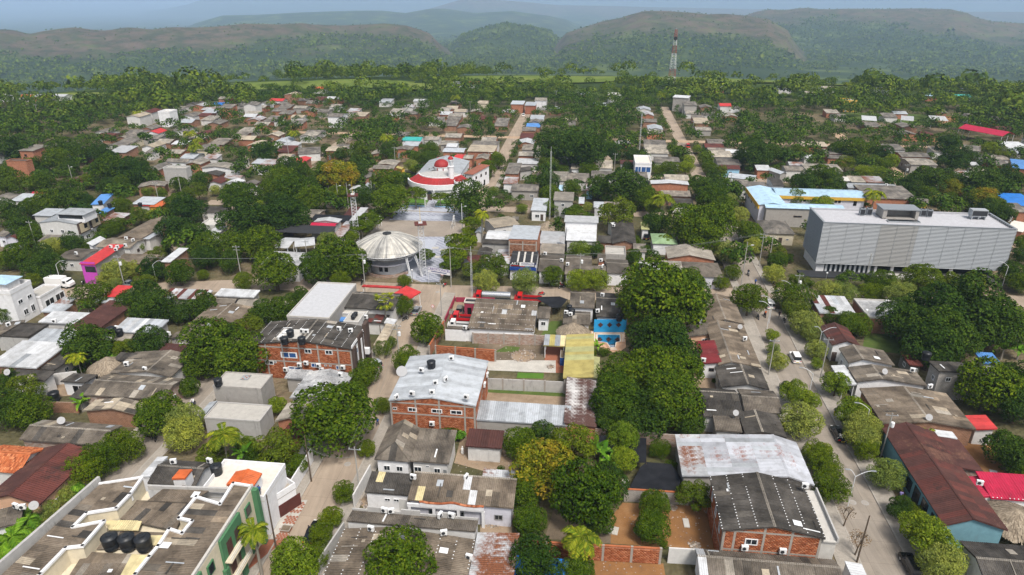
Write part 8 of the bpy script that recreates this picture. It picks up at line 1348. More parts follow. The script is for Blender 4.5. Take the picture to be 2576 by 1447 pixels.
# ------------------------------------------------------------------ yard walls, nets, small yard things
def bricks_wall(w, L, h, m='brick_piece'):
    frame_bricks(w, 'f', L, .2,.05, h-.05,(),(), m)
for t_, a, b, h, m, cols, l, br in (('23',(60,1250),(1480,1330),2.6,'brick',1,'long red brick wall behind the palm',1),('23',(1130,700),(1760,740),2.2,'block',1,'grey block wall topped with red brick',0),('12',(1745,700),(1895,440),2.6,'brick',1,'brick wall along the left street by the round tree',0),('12',(1810,700),(2405,745),2.6,'brick',1,'brick wall of an unbuilt lot behind the silver roof',1),('12',(2180,560),(2960,585),2.4,'old_brick',1,'painted white and blue brick wall of the weedy lot',0),('22',(-300,1020),(540,1060),2.4,'mould_wall',1,'old stained block wall behind the tan yard',0),('12',(1905,530),(2110,540),2.6,'white_wall',0,'white wall behind the pickup lean-to',0),('32',(1010,430),(1290,440),2.2,'brick_brown',0,'brown brick wall behind the grassy lot',0),('22',(1140,380),(1680,400),2.4,'peach_wall',0,'peach wall right of the blue pool wall',0),('23',(830,90),(1660,160),2.4,'old_brick',0,'weathered brick wall behind the black nets',0),('23',(1560,1320),(1890,1340),2.6,'old_white',0,'curved white wall below the soil yard',0),('02',(380,1000),(800,950),2.4,'old_white',0,'stained wall of the cluttered yard',0),('02',(540,1255),(800,1260),2.2,'brick_brown',0,'brick yard wall left of the tan gable',0),('13',(650,1440),(900,1060),2.6,'mould_wall',0,'mouldy wavy street wall of the big grey roof',0),('13',(990,770),(1160,460),2.4,'old_white',0,'white buttressed street wall of the courtyard house',0)):
    o = wallseg(t_, a, b, h, m, label=l, cap='brick_piece' if m in ('brick','block') else None, cols=cols); L = (PT(t_, *b)-PT(t_, *a)).length
    if br: bricks_wall(o, L, h)
def fire_wall():
    o = wallseg('12',(2010,145),(2400,150),1.2,'magenta_wall', label='magenta front wall of the fire station')
    o = wallseg('12',(1900,350),(2000,130),1.1,'magenta_wall', label='magenta side fence of the fire station')
fire_wall()
def scallop():
    root, c, ang, w, d, h = HOUSES['scallop']; x0, x1 = -w/2, w/2*.45; y = -d/2-.05; MB().box(x0, x1, y-.25, y, h-.9, h-.35).build('fascia','white_wall', root); b = MB(); n = 30
    f = lambda t: .55+.35*math.exp(-((t-.52)/.13)**2)+.15*math.exp(-((t-.04)/.05)**2)+.15*math.exp(-((t-.96)/.05)**2)
    pts = [(x0+.12*w+(x1-x0-.12*w)*i/n, h-.6+f(i/n)) for i in range(n+1)]; b.add([(x, y-.3, h-.7) for x, z in pts]+[(x, y-.3, z) for x, z in pts]+[(x, y-.05, z) for x, z in pts],[(i, i+1, n+2+i, n+1+i) for i in range(n)]+[(n+1+i, n+2+i, 2*n+3+i, 2*n+2+i) for i in range(n)]); b.build('scalloped_parapet','white_wall', root); b = MB()
    for i in range(n): b.bar((pts[i][0], y-.18, pts[i][1]+.05),(pts[i+1][0], y-.18, pts[i+1][1]+.05),.34,.12)
    b.build('brick_coping','brick_piece', root)
    for i in range(4): x = x0+.3+i*(x1-x0-.4)/3; MB().box(x-.2, x+.2, y-.25, y+.1,-.2, h-.9).build('porch_pillar','white_wall', root)
    root, c, ang, w, d, h = HOUSES['narrow']
    for x in (-.30,-.03,.25): MB().box(x*w-1.3, x*w+1.3, d/2-.5, d/2-.3, h-.2, h+1.0).build('gable_parapet','mould_wall', root)
    MB().box(-w/2, w/2, d/2-.45, d/2-.3, h-.3, h+.5).build('parapet','mould_wall', root)
    root, c, ang, w, d, h = HOUSES['brickr']; MB().box(w/2-.2, w/2+1.5,-d/2, d/2-1, h-.55, h-.35).build('gutter_terrace','cement_light', root); MB().box(w/2+1.4, w/2+1.6,-d/2, d/2-1, h-.6, h+.25).build('parapet','mould_wall', root); MB().box(w/2-.3, w/2+1.5,-d/2+.3, d/2-1.3,-.3, h-.56).build('street_front','cement_light', root)
scallop()
for t_, pts, zz, l in (('23',[(1170,590),(1660,610),(1700,470),(1600,330),(1350,310),(1290,360)],2.0,'large black shade net over the back yard'),('23',[(1060,300),(1350,320),(1350,70),(860,40),(900,180)],2.2,'black shade net behind the banana plants'),('22',[(240,110),(400,205),(490,200),(560,120),(480,90),(260,95)],2.6,'black tarpaulin hung behind the fire station')):
    q = [PT(t_, x, y, zz) for x, y in pts]; c = sum(q, Vector())/len(q); o = empty('shade_net',(c.x, c.y, 0)); b = MB(); n = len(q); ctr = Vector((0,0, zz-.35)); vs = [p-Vector((c.x, c.y, 0)) for p in q]; b.add(vs+[ctr],[(i, (i+1) % n, n) for i in range(n)]); b.build('net','shade_net', o)
    for p in vs: MB().tube((p.x, p.y, -.1), p, .05, n=5).build('post','pole_wood', o)
    tag(o, l, 'shade net')
for t_, x, y, w, d, h, m, nm, l in (('23',1750,925,.8,1.7,.12,'cement_light','concrete_slab','pale slab lying in the orange soil yard'),('23',1020,1000,1.3,1.5,.1,'old_slab','broken_slab','broken pale slab at the edge of the soil yard'),('33',2268,412,1.1,1.0,.05,'zinc_white','metal_sheet','loose white sheet in the yard behind the maroon roof'),('13',305,1000,1.3,1.1,.45,'brick_brown','planter','square brick planter on the tiled pavement'),('13',1350,712,.9,.5,.5,'old_wood','wooden_crate','wooden crate in the courtyard'),('12',1960,260,.9,1.0,.8,'concrete_wall','water_trough','grey trough beside the magenta fence'),('22',505,740,.8,3.6,1.8,'cloth_blue','container','dark blue container beside the yellow roof'),('02',2470,905,1.4,1.6,.05,'zinc_grey','metal_sheet','zinc sheet with bricks on the box house roof')):
    z0 = 5.62 if nm == 'metal_sheet' and t_ == '02' else 0.03; p = PT(t_, x, y, z0); o = empty(nm, p, random.uniform(-.4,.4) if h < .2 else -GA); b = MB(); b.box(-w/2, w/2,-d/2, d/2,0, h); b.build('body', m, o)
    if h > .3: MB().box(-w/2-.04, w/2+.04,-d/2-.04, d/2+.04, h, h+.05).build('rim','concrete_frame', o); MB().box(-w/2+.08, w/2-.08,-d/2+.08, d/2-.08, h+.05, h+.06).build('top','dark_soil', o)
    else: MB().box(-w/2+.1, w/2-.1,-d/2+.1, d/2-.1, h, h+.012).build('face', m, o)
    tag(o, l, nm.replace('_',' '))
for k, (x, y) in enumerate([(-.4,-.4),(.2,-.1),(-.2,.35),(.45,.4)]):
    p = PT('02',2470,905,5.7); tag(MB().box(-.12,.12,-.06,.06,0,.1).build('loose_brick','brick_piece', None, (p.x+x, p.y+y, 5.69), k),['front left','middle','rear','right rear'][k]+' loose red brick on the zinc sheet of the box house','brick','bricks on the box house roof')
def heap(t, x, y, r, h, m, label, n=160):
    p = PT(t, x, y); rg = random.Random(int(x)); o = empty('rubble_heap', p); b = MB()
    for i in range(n):
        a, q = rg.uniform(0,6.28), r*math.sqrt(rg.random()); s = rg.uniform(.06,.18); z = h*(1-q/r)*rg.uniform(.3,1); e = Euler((rg.random()*3, rg.random()*3,0)).to_matrix(); c = Vector((q*math.cos(a), q*math.sin(a), z)); k = [c+e @ Vector((sx*s, sy*s*.7, sz*s*.6)) for sx, sy, sz in ((-1,-1,-1),(1,-1,-1),(1,1,-1),(-1,1,-1),(-1,-1,1),(1,-1,1),(1,1,1),(-1,1,1))]; b.add(k, [(3,2,1,0),(4,5,6,7),(0,1,5,4),(1,2,6,5),(2,3,7,6),(3,0,4,7)])
    b.build('stones', m, o)['kind'] = 'stuff'; MB().lathe([(r, -.05),(r*.6, h*.45),(.1, h*.8)],14).build('mound','soil', o); tag(o, label, 'rubble heap')
heap('13',1140,700,1.5,.9,'rubble','heap of broken stones in the courtyard'); heap('22',110,690,2.6,.7,'rubble','earth and debris mound in the weedy lot',200); heap('13',2380,890,1.6,.5,'rubble','builder\'s debris beside the courtyard house'); heap('22',385,800,.8,.3,'rubble','small sand heap on the concrete yard',60); heap('23',1830,1150,.8,.3,'rubble','small stone pile at the end of the soil yard',60); heap('23',1620,770,.6,.3,'rubble','small dark rubbish pile by the block wall',50)
p = PT('13',1248,702,.5); o = empty('old_tyre',(p.x, p.y, 0),0); MB().lathe([(.32,-.12),(.5,-.12),(.55,0),(.5,.12),(.32,.12)],18).build('tread','rubber', o, (0,0,.55)).rotation_euler = (1.35,0,0); tag(o, 'old black tyre leaning in the courtyard','tyre')
rg = random.Random(9); bits = MB()
for t_, x0, x1, y0, y1, n in (('23',1120,2060,800,1180,90),('23',830,1500,1300,1440,30),('13',2000,2560,240,430,40),('22',-200,320,580,720,60)):
    for i in range(n): p = PT(t_, rg.uniform(x0, x1), rg.uniform(y0, y1),.03); s = rg.uniform(.03,.12); bits.box(p.x-s, p.x+s, p.y-s*.7, p.y+s*.7,.02,.03+s*.5)
tag(bits.build('litter','rubble'),'scattered stones and litter on the bare yards','litter', kind='stuff')
for t_, x, y, l in (('13',920,330,'round manhole cover on the left street'),('33',975,720,'round manhole cover on the right street'),('33',850,714,'smaller manhole cover left of another on the right street'),('12',1825,45,'round manhole cover at the street corner')):
    p = PT(t_, x, y, .02); o = MB().lathe([(.55,0),(.5,.012)],20).build('manhole_cover','concrete_wall', None, (p.x, p.y, .02)); MB().lathe([(.36,.012),(.34,.02)],18).build('lid','concrete_frame', o); tag(o, l, 'manhole cover')
# ------------------------------------------------------------------ vehicles
def loft(secs, m, name, parent):                         # sections: (y, [(x, z) ...]) joined along the length
    b = MB(); k = len(secs[0][1]); vs = [(x, y, z) for y, s in secs for x, z in s]; b.add(vs, [(j*k+i, j*k+(i+1) % k, (j+1)*k+(i+1) % k, (j+1)*k+i) for j in range(len(secs)-1) for i in range(k)]+[tuple(range(k-1,-1,-1)), tuple((len(secs)-1)*k+i for i in range(k))]); return b.build(name, m, parent)
def wheels(o, w, ys, r=.32):
    for y in ys:
        for s in (-1,1):
            q = empty('wheel',(s*(w/2-.11), y, r)); q.parent = o; MB().tube((-.1,0,0),(.1,0,0), r, n=14).build('tyre','rubber', q); MB().tube((-.11 if s < 0 else .0,0,0),(0 if s < 0 else .11,0,0), r*.6, n=10).build('rim','steel', q)
def car(t, x, y, head, paint, label, kind='sedan', L=4.4, w=1.75, cat='car', name='parked_car'):
    p = PT(t, x, y, .6); o = empty(name, (p.x, p.y, .015), head-math.pi/2); W = w/2; hb = .78 if kind != 'suv' else .95; ht = 1.42 if kind != 'suv' else 1.75
    sec = lambda y, z1, i=0.0: (y, [(-W+i, .28),(W-i, .28),(W-i*.6,.6),(W-i-.08, z1),(-W+i+.08, z1),(-W+i*.6,.6)])
    if kind == 'suv': body = [sec(-L/2,.7,.12), sec(-L/2+.1, hb, .04), sec(-L/2+.5, hb), sec(L/2-1.3, hb), sec(L/2-.2, hb-.06,.04), sec(L/2,.65,.14)]; cab = [(-L/2+.08, ht-.06,.18),(-L/2+.3, ht, .1),(.2, ht, .1),(.85, hb+.02,.04)]; cab0 = (-L/2+.04, hb)
    else: body = [sec(-L/2,.66,.16), sec(-L/2+.12, hb+.04,.05), sec(-L/2+.7, hb+.05), sec(L/2-1.5, hb), sec(L/2-.35, hb-.12,.05), sec(L/2,.58,.2)]; cab = [(-L/2+1.15, ht-.04,.2),(-L/2+1.6, ht, .15),(.1, ht-.02,.15),(.95, hb+.02,.05)]; cab0 = (-L/2+.55, hb+.03)
    loft(body, paint, 'body', o); C_ = lambda y, z, i: (y, [(-W+.1, hb-.04),(W-.1, hb-.04),(W-.1-i, z),(-W+.1+i, z)])
    loft([C_(cab0[0], cab0[1],.02)]+[C_(*q) for q in cab],'glass_dark','windows', o)
    loft([(cab[0][0]-.03,[(-W+.1+cab[0][2]-.02, cab[0][1]-.02),(W-.1-cab[0][2]+.02, cab[0][1]-.02),(W-.14-cab[0][2], cab[0][1]+.03),(-W+.14+cab[0][2], cab[0][1]+.03)])]+[(q[0],[(-W+.08+q[2], q[1]-.02),(W-.08-q[2], q[1]-.02),(W-.16-q[2], q[1]+.04),(-W+.16+q[2], q[1]+.04)]) for q in cab[1:3]], paint, 'roof', o)
    for yy in ((-.35,) if kind != 'suv' else (-.3,.5)):
        for s in (-1,1): MB().bar((s*(W-.12), yy, hb),(s*(W-.27), yy, ht-.02),.08,.05).build('pillar', paint, o)
    wheels(o, w, (-L/2+.8, L/2-.85),.32 if kind != 'suv' else .37)
    for s in (-1,1): MB().box(s*W*.62-.2, s*W*.62+.2, L/2-.14, L/2-.02,.55,.68).build('headlight','lamp_clear', o); MB().box(s*W*.68-.18, s*W*.68+.18,-L/2+.0,-L/2+.12,.62,.78).build('taillight','lamp_red', o); MB().box(s*(W+.06)-.08, s*(W+.06)+.08,.62,.75, hb+.02, hb+.16).build('mirror', paint, o)
    MB().box(-.26,.26,-L/2-.015,-L/2+.02,.42,.54).build('number_plate','yellow_plate', o); tag(o, label, cat, None); return o
ST = math.pi/2-GA
car('12',1612,228, ST, 'silver_paint','silver sedan parked on the left street'); car('32',272,700, ST, 'white_paint','white and grey jeep with black roof driving up the right street','suv',3.9,1.65).children[2].data.materials[0] = MATS['black_paint']
car('33',712,22, ST, 'black_paint','black sedan parked under the pale street trees'); car('33',1440,1345, ST, 'black_paint','black hatchback at the bottom of the right street','suv',4.2,1.8); car('32',12,165, ST, 'white_paint','white van on the right street','suv',4.6,1.8); car('01',1310,1408,-GA, 'silver_paint','silver car on the cross street left of the bank'); car('21',1765,22, ST, 'red_paint','red car far up the right-hand street','suv'); car('12',2052,225, ST, 'old_wood','old dusty jeep in the fire station yard','suv',3.4,1.6); car('13',575,1010, ST, 'black_paint','dark car hidden behind the clipped street trees'); car('21',1345,930, ST, 'black_paint','dark car on the lawn beside the green roof','suv'); car('20',115,1155, ST, 'white_paint','white car far up the church street'); car('12',1215,775, ST+.9,'zinc_grey','small grey cart with a blue cover on the left street','suv',2.6,1.3)
def truck(t, x, y, head, cabm, label, bed, L=6.5, w=2.2, cat='truck', name='truck', s=1.0):
    p = PT(t, x, y, 1.0); o = empty(name, (p.x, p.y, .015), head-math.pi/2); o.scale = (s, s, s); W = w/2; cy = L/2-1.9
    loft([(cy, [(-W, .6),(W, .6),(W, 2.2),(-W, 2.2)]),(cy+1.1,[(-W, .6),(W, .6),(W-.05,2.25),(-W+.05,2.25)]),(cy+1.5,[(-W, .6),(W, .6),(W, 1.45),(-W, 1.45)]),(cy+1.9,[(-W+.1,.6),(W-.1,.6),(W-.1,1.3),(-W+.1,1.3)])], cabm, 'cab', o); MB().box(-W+.15, W-.15, cy+1.18, cy+1.36,1.5,2.1).build('windscreen','glass_dark', o)
    for q in (-1,1): MB().box(q*W-.015, q*W+.015, cy+.25, cy+1.0,1.45,2.05).build('side_window','glass_dark', o); MB().box(q*.7-.18, q*.7+.18, cy+1.84, cy+1.93,.8,1.05).build('headlight','lamp_clear', o)
    MB().box(-W*.8, W*.8,-L/2, cy, .55,.8).build('chassis','black_plastic', o)
    if bed == 'tank': MB().tube((0,-L/2,1.65),(0, cy-.3,1.65),.88, n=20).build('tank','steel_bright', o, smooth=False)
    elif bed == 'box': MB().box(-W, W, -L/2, cy-.1,.8,2.7).build('cargo_box','white_paint', o)
    else:
        for a in ((-W, -W+.08,-L/2, cy-.1),(W-.08, W, -L/2, cy-.1),(-W+.08, W-.08,-L/2,-L/2+.08)): MB().box(*a, .8,1.4).build('side_board', bed, o)
        MB().box(-W+.05, W-.05,-L/2+.05, cy-.12,.8,.88).build('bed_floor','black_plastic', o)
    wheels(o, w, (-L/2+1.2, cy+.8),.45); tag(o, label, cat); return o
mat('steel_bright',(.55,.56,.58),.25,.5,.8)
WEST = math.pi-GA
truck('12',2085,305, WEST, 'red_paint','red flatbed truck in the fire station yard','red_paint',6.0,2.0); o = truck('12',2035,368, WEST, 'white_paint','white double-cab pickup beside the red truck','white_paint',5.4,1.9,'pickup','pickup_truck',.88); truck('12',2370,98, WEST, 'red_paint','red fire tanker with shiny steel tank','tank',9.0,2.4,'fire truck','fire_truck'); truck('22',160,112, WEST, 'red_paint','red fire engine behind the station roof','red_paint',6.5,2.3,'fire truck','fire_truck'); truck('01',605,1402,-GA, 'white_paint','white box truck on the cross street','box',6.5,2.2)
# ------------------------------------------------------------------ people and motorcycles
def body_mesh(pose):
    v = {'pel': (0,0,.95,.15),'wst': (0,0,1.1,.13),'chs': (0,.0,1.33,.165),'nck': (0,0,1.5,.065),'hd0': (0,.02,1.58,.085),'hd1': (0,.02,1.7,.09)}
    E = [('pel','wst'),('wst','chs'),('chs','nck'),('nck','hd0'),('hd0','hd1')]
    for s, n in ((-1,'l'),(1,'r')):
        if pose == 'ride': leg = [(s*.11,.1,.93,.11),(s*.2,.42,.82,.085),(s*.2,.3,.42,.06),(s*.2,.46,.36,.05)]; arm = [(s*.19,0,1.4,.07),(s*.27,.2,1.2,.05),(s*.28,.5,1.12,.04),(s*.28,.58,1.12,.035)]
        else:
            k = s*(.28 if pose == 'walk' else .03); leg = [(s*.1,0,.9,.11),(s*.1, k*.5,.5,.075),(s*.1, k-.03,.1,.05),(s*.1, k+.13,.04,.045)]; arm = [(s*.2,0,1.42,.065),(s*.25,-k*.3,1.14,.05),(s*.25,-k*.8+.06,.88,.038),(s*.25,-k*.8+.1,.8,.04)]
        for nm, ch, root in (('g', leg, 'pel'),('a', arm, 'chs')):
            pr = root
            for i, q in enumerate(ch): v[n+nm+str(i)] = q; E.append((pr, n+nm+str(i))); pr = n+nm+str(i)
    ks = list(v); me = bpy.data.meshes.new('figure'); me.from_pydata([v[k][:3] for k in ks],[(ks.index(a), ks.index(b)) for a, b in E],[]); o = bpy.data.objects.new('figure', me); C.objects.link(o); o.modifiers.new('skin','SKIN'); me = o.data
    if not me.skin_vertices: bpy.context.view_layer.objects.active = o; bpy.ops.mesh.customdata_skin_add()
    for i, k in enumerate(ks): sv = me.skin_vertices[0].data[i]; sv.radius = (v[k][3], v[k][3]); sv.use_root = (k == 'pel')
    o.modifiers.new('sub','SUBSURF').levels = 1; bpy.context.view_layer.update(); r = bpy.data.meshes.new_from_object(o.evaluated_get(bpy.context.evaluated_depsgraph_get())); bpy.data.objects.remove(o); return r
FIG = {}
def person(t, x, y, head, shirt, trous, label, pose='walk', z=0.02, at=None):
    if (pose, shirt, trous) not in FIG:
        me = body_mesh(pose); me.materials.clear()
        for m in (shirt, trous, 'skin','hair'): me.materials.append(MATS[m])
        for pl in me.polygons:
            c = pl.center; pl.use_smooth = True; pl.material_index = 3 if c.z > 1.66 or (c.z > 1.56 and c.y < -.02) else 2 if c.z > 1.5 else (2 if abs(c.x) > .215 and c.z < 1.2 and pose != 'ride' else 0) if c.z > 1.0 or (abs(c.x) > .2 and c.z > .7 and pose != 'ride') else 1
        FIG[(pose, shirt, trous)] = me
    p = at or PT(t, x, y, z); o = link('person', FIG[(pose, shirt, trous)], None, None, (p.x, p.y, z), head-math.pi/2); tag(o, label, 'person'); return o
def motorbike(t, x, y, head, paint, label):
    p = PT(t, x, y, .02); o = empty('motorcycle', p, head-math.pi/2)
    for yy in (-.6,.65): q = empty('wheel',(0, yy, .3)); q.parent = o; MB().tube((-.06,0,0),(.06,0,0),.3, n=14).build('tyre','rubber', q); MB().tube((-.065,0,0),(.065,0,0),.16, n=10).build('rim','steel', q)
    loft([(-.75,[(-.08,.6),(.08,.6),(.08,.72),(-.08,.72)]),(-.2,[(-.13,.45),(.13,.45),(.12,.76),(-.12,.76)]),(.3,[(-.12,.4),(.12,.4),(.14,.92),(-.14,.92)]),(.55,[(-.06,.6),(.06,.6),(.06,.85),(-.06,.85)])], paint, 'body', o); MB().box(-.12,.12,-.65,.05,.76,.84).build('seat','black_plastic', o); MB().bar((0,.6,.3),(0,.45,.95),.07).build('fork','steel', o); MB().bar((-.36,.42,1.05),(.36,.42,1.05),.04).build('handlebar','black_plastic', o); MB().box(-.1,.1,.55,.66,.85,1.02).build('headlight','lamp_clear', o); tag(o, label,'motorcycle') if label else auto(o,'parked dark motorcycle','motorcycle', p,'motorcycle','parked motorcycles'); return p
for t_, x, y, hd, pt, sh, l, lp in (('02',1943,1195, ST+math.pi, 'black_paint','cloth_white','dark motorcycle coming down the narrow lane','rider in white shirt on the narrow lane'),('22',2540,292, ST, 'black_paint','cloth_orange','motorcycle riding up the right street','rider in orange top on the right street'),('21',2372,1322, ST+math.pi, 'black_paint','cloth_dark','motorcycle beside the louvred block street','rider in dark clothes near the corner'),('22',2470,312, ST, 'black_paint', None, 'parked dark motorcycle beside a rider', None),('32',160,345, ST, 'black_paint', None, 'dark motorcycle parked at the kerb under trees', None),('03',1570,85, ST+.4,'black_paint', None, 'right motorcycle of two parked on the lane', None),('03',1505,70, ST+1.2,'black_paint', None, 'left motorcycle of two parked on the lane', None),('22',295,78,.3,'red_paint', None, 'red motorcycle parked on the cross street', None)):
    p = motorbike(t_, x, y, hd, pt, l)
    if sh: person(None, 0,0, hd, sh, 'denim', lp, 'ride',.0, p-Vector((math.cos(hd)*.25, math.sin(hd)*.25,0)))
for i, (t_, x, y) in enumerate([('11',1068,1412),('21',488,1432),('21',525,1436),('22',500,8),('11',1900,1432),('01',838,1412),('11',1070,628),('11',845,625),('12',1500,330),('32',150,1420)]): motorbike(t_, x, y, ST+i*.7,('black_paint','red_paint','black_paint')[i % 3], None)
for t_, x, y, hd, sh, tr, l in (('33',1322,690, ST, 'cloth_purple','cloth_dark','person in purple shirt walking under the street trees'),('32',110,300, ST+3.1,'cloth_dark','cloth_dark','person in dark clothes standing on the right street'),('32',665,1285, ST, 'cloth_blue','cloth_yellow','person in blue top and yellow trousers by the kerb'),('12',1225,1390, ST, 'cloth_blue','denim','person in blue walking beside the brick building'),('21',2442,1420, ST, 'cloth_blue','cloth_dark','person in blue shirt at the corner of the louvred block'),('01',1940,570, ST, 'cloth_white','denim','person in white on the far left street'),('01',1953,572, ST, 'cloth_yellow','cloth_dark','person in yellow vest on the far left street'),('02',232,330, ST, 'cloth_yellow','denim','person in yellow shirt before the white corner house'),('32',75,72, ST, 'cloth_blue','cloth_blue','left of three people in blue by the corner'),('32',92,68, ST+1,'cloth_white','cloth_blue','middle of three people in blue by the corner'),('32',112,66, ST+2,'cloth_white','denim','right of three people in blue by the corner')): person(t_, x, y, hd, sh, tr, l)
person('13',40,640, ST, 'cloth_blue','denim','person in blue on the white villa terrace','stand',6.17)
p = PT('13',2075,225,.03); o = MB().lathe([(.22,0),(.28,.3),(.2,.8),(.24,1.0),(.1,1.2),(.13,1.35),(.05,1.5)],10).build('statue','white_paint', None, (p.x, p.y, 0)); tag(o, 'small white statue in the soil yard','statue')
p = PT('23',1138,520,.5); o = MB().lathe([(.45,0),(.5,.6),(.48,.95),(.4,.95),(.38,.2)],14).build('drum','cement_light', None, (p.x, p.y, 0)); MB().lathe([(.51,.3),(.52,.36)],14).build('hoop','steel', o); tag(o, 'white drum beside the black shade net','drum')
# ------------------------------------------------------------------ far houses along the grid, and the far town trees
def clear_of(x, y, r, fp=True):
    for fx, fy, fr, *_ in FOOT:
        if (fx-x)**2+(fy-y)**2 < (fr*.8+r)**2: return False
    return True
def grove(px, py): return (1385 < px < 1605 and 262 < py < 410) or (1840 < px < 2030 and 285 < py < 425) or (px < 240 and 300 < py < 360) or (640 < px < 760 and 400 < py < 470) or (880 < px < 1010 and 330 < py < 400)
def far_town():
    rg = random.Random(77); n = 0; FV = []; FF = []; FM = []; names = []
    for a in np.arange(226,425,9.5):
        for bq in np.arange(-235,240,8.6):
            b = bq+rg.uniform(-1.5,1.5); aa = a+rg.uniform(-1.5,1.5)
            if min(abs(b+36.6), abs(b-44), abs(b+117), abs(b-123)) < 6.5 or min(abs(aa-265), abs(aa-332), abs(aa-217)) < 6: continue
            p = ab(b, aa); px, py = proj(p)
            if not (-60 < px < 2640) or py > 402: continue
            near_street = min(abs(b+36.6), abs(b-44), abs(b+117), abs(b-123), abs(b+196), abs(b-200)) < 17
            pr = .92 if near_street else .42
            if aa > 330: pr *= .7
            if grove(px, py): pr *= .08
            if px > 1900 and aa > 300: pr *= .35
            if rg.random() > pr or not clear_of(p.x, p.y, 4.6): continue
            w, d = rg.uniform(6.5,8.2), rg.uniform(7.5,10.5); z = rg.choice([2.6,2.7,2.8,3.0,5.6 if rg.random() < .35 else 2.8])
            rm = rg.choices(['fibro_far','fibro_far_pale','zinc','zinc_rust','zinc_white','oxide_light','red_roof','fibro_tan','blue_roof'],[10,6,2.5,2,2,1.2,.2,1.5,.2])[0]
            wl = rg.choices(['old_white','brick','brick_brown','white_wall','concrete_wall','cream_wall'],[4,5,5,1,3,1])[0]
            c = [p+Vector((BX*sx*w/2+AX*sy*d/2, BY*sx*w/2+AY*sy*d/2, z)) for sx, sy in ((-1,-1),(1,-1),(1,1),(-1,1))]
            rf = rg.choice(['gx','gx','gy','mf']); ri = rg.uniform(.7,1.1); n += 1
            if aa < 312: house('W', z, c, rf, ri, rm, wl, sheets=False); continue
            FOOT.append((p.x, p.y, 5, w, d, -GA))            # past the three hundred largest: one mass
            for mm, b in ((wl, walls_mesh(w-.6, d-.6, z, ri, rf, .5)), (rm, slab_of(gable_polys(w, d, z, ri, rf, .5, 0)))):
                if mm not in names: names.append(mm)
                k = len(FV); FV += [(p.x+v[0]*BX+v[1]*AX, p.y+v[0]*BY+v[1]*AY, v[2]) for v in b.v]; FF += [tuple(i+k for i in f) for f in b.f]; FM += [names.index(mm)]*len(b.f)
    me = bpy.data.meshes.new('distant_houses'); me.from_pydata(FV, [], FF)
    for q in names: me.materials.append(MATS[q])
    me.polygons.foreach_set('material_index', FM); tag(link('distant_houses', me), 'small grey and red roofed houses at the far edge of town', 'houses', kind='stuff')
    for t, x, y, rm in [('10',640,885,'orange_roof'),('10',225,1005,'red_roof'),('00',625,960,'zinc_white'),('00',290,965,'orange_roof'),('10',795,985,'zinc_white'),('10',1665,1010,'zinc_white'),('10',2005,835,'zinc_white'),('10',2205,832,'orange_roof'),('20',1975,875,'zinc_white'),('30',1130,890,'zinc_white'),('30',1620,955,'pale_blue_roof'),('30',1940,965,'turquoise'),('00',2230,1045,'bright_blue'),('00',1490,1135,'zinc_white'),('20',720,940,'zinc'),('30',160,885,'zinc_white'),('30',430,930,'fibro_far_pale'),('30',590,880,'fibro_far_pale'),('30',1890,830,'fibro_far_pale'),('30',2490,960,'zinc_white'),('00',20,955,'zinc_white'),('00',365,960,'zinc'),('10',1580,1395,'turquoise'),('20',2060,875,'zinc_white')]:
        p = PT(t, x, y, 3.4); c = [p+Vector((BX*sx*4.5+AX*sy*4, BY*sx*4.5+AY*sy*4,0)) for sx, sy in ((-1,-1),(1,-1),(1,1),(-1,1))]
        house('W',3.4, c, 'gx',.9, rm, rg.choice(['old_white','brick','white_wall']), sheets=False)
    print('far houses', n)
far_town()
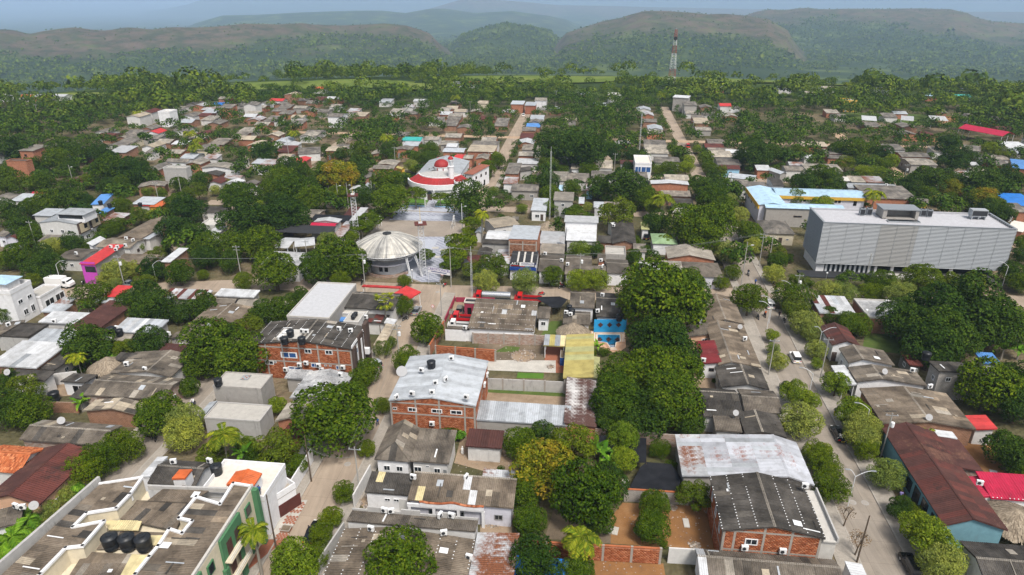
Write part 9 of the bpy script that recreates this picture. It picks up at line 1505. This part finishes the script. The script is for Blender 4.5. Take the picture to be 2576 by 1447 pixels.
def far_trees():
    """the town trees past the three hundred nearest: one mass"""
    rng = np.random.default_rng(31); rg = random.Random(3); V = []; cnt = 0; T = list(TREES_AT)
    grid = {}
    for x, y, r in T: grid.setdefault((int(x//12), int(y//12)),[]).append((x, y, r))
    FT = [(c[0], c[1], math.cos(c[5]), math.sin(c[5]), c[3]/2, c[4]/2) for c in FOOT]
    def inside(x, y, m):
        for fx, fy, cs, sn, hw, hd in FT:
            dx, dy = x-fx, y-fy
            if abs(dx*cs+dy*sn) < hw+m and abs(-dx*sn+dy*cs) < hd+m: return True
        return False
    rows = [(c+sd*rg.uniform(4.2,5.2), a) for c in (-36.6,43.8) for sd in (-1,1) for a in np.arange(228,420,6.3) if rg.random() < .8]
    for it in range(12500):
        row = it < len(rows); a, b = (rows[it][1], rows[it][0]) if row else (rg.uniform(160,460), rg.uniform(-330,330)); p = ab(b, a); px, py = proj(p)
        if not (-80 < px < 2660) or py < 150: continue
        dens = .3 if a < 225 else .95
        if not row and rg.random() > dens: continue
        if min(abs(b+36.6), abs(b-44)) < 3.6 or (min(abs(b+117), abs(b-123)) < 3.2) or min(abs(a-265), abs(a-332), abs(a-217)) < 3.4: continue
        if -30 < b+36 < -0 and 155 < a < 235: continue
        R_ = rg.uniform(1.6,2.4) if rg.random() < .45 else rg.uniform(2.4,4.6)
        dxp, dyp = px, py
        if any(((dxp-fx)/fw)**2+((dyp-fy)/(fh*1.3))**2 < 1 for fx, fy, fw, fh in FIELDS) and rg.random() < .9: continue
        q = (1288+0,0); tx, ty = px/2576, py/1447
        if .72 < tx < .96 and .196 < ty < .218 and rg.random() < .85: continue          # the football ground stays open
        gv = grove(px, py)
        if gv: R_ = rg.uniform(3.2,5.4)
        if row: R_ = rg.uniform(1.5,2.3)
        if inside(p.x, p.y, R_*(.0 if row else .5)): continue
        if not row and not gv and rg.random() < .65 and (inside(p.x, p.y+R_*1.3, .5) or inside(p.x, p.y+R_*2.2, .5)): continue
        ok = True; gi, gj = int(p.x//12), int(p.y//12)
        for i in (-1,0,1):
            for j in (-1,0,1):
                for x, y, r in grid.get((gi+i, gj+j),()):
                    if (x-p.x)**2+(y-p.y)**2 < ((r+R_)*.5)**2: ok = False
        if not ok: continue
        grid.setdefault((gi, gj),[]).append((p.x, p.y, R_)); cnt += 1
        k = int(230*min(1.6, max(.5,240/a))); nl = 12; lo = sph(nl, rng); lo[:, 2] = np.abs(lo[:, 2])*1.0-.2; lc = lo*R_*.62; per = rng.integers(0, nl, k); d = sph(k, rng); d[:, 2] = np.where(rng.random(k) < .65, np.abs(d[:, 2]), d[:, 2])
        pos = lc[per]+d*R_*.42*rng.uniform(.85,1.1,(k, 1)); pos = pos*np.array([1,1,.85])+np.array([p.x, p.y, R_*1.05]); v, _ = cards(pos, d+np.array([0,0,.3]), R_*.23, rng, .7,.45); V.append(v)
    v = np.concatenate(V); h = len(V)//3
    o = link('town_trees', mesh_np('town_trees', v, np.arange(len(v)).reshape(-1,4)),'leaf_town'); tag(o, 'countless small green trees filling the far half of the town','trees', kind='stuff'); print('far trees', cnt, len(v)//4)
m_leaf('leaf_town', (0.020, 0.048, 0.007), (0.046, 0.088, 0.010), (0.086, 0.135, 0.016), trans=0.12, ns=0.11, amp=1.7)
far_trees()
# ------------------------------------------------------------------ labels: each thing by its look and the nearest landmark
ORD = ['nearest', 'second nearest', 'third nearest', 'fourth nearest', 'fifth nearest', 'sixth nearest', 'seventh nearest', 'eighth nearest', 'ninth nearest', 'tenth nearest', 'eleventh nearest', 'twelfth nearest', 'thirteenth nearest', 'fourteenth nearest', 'fifteenth nearest', 'sixteenth nearest']
def nth(i): return ORD[i] if i < len(ORD) else f'{i+1}th nearest'
def label_all():
    LM = np.array([(x, y) for _, x, y in LAND]); byn = {}
    for k, (o, w, noun, pl) in enumerate(THINGS): byn.setdefault(noun, []).append(k)
    for noun, ks in byn.items():
        pp = np.array([proj(THINGS[k][3]) for k in ks]); D = pp[:, None, :]-LM[None]; dist = np.hypot(D[..., 0], D[..., 1]*1.6); best = dist.argmin(1)
        dirs = np.where(np.abs(D[..., 0]) > np.abs(D[..., 1])*1.6, np.where(D[..., 0] < 0, 0, 1), np.where(D[..., 1] < 0, 2, 3))
        for i, k in enumerate(ks):
            j = best[i]; q = dirs[i, j]; same = (dirs[:, j] == q); rank = int((dist[same, j] < dist[i, j]).sum())
            o, w, _, _ = THINGS[k]; o['label'] = f"{w}, {nth(rank)} {noun if noun.split()[-1] not in w.split()[-3:] or rank else noun} {['left of', 'right of', 'behind', 'in front of'][q]} the {LAND[j][0]}"
label_all()
for o in bpy.data.objects:
    l = o.get('label')
    if l and len(l.split()) > 16:
        w = l.replace(' house with ', ' house, ').replace('rust-streaked ', 'rusty ').split()
        while len(w) > 16 and w[1] != 'house,': w.pop(0)
        o['label'] = ' '.join(w[-16:])
print('sheets', NSHEET[0], 'objects', len(bpy.data.objects), 'things', len(THINGS), 'landmarks', len(LAND))
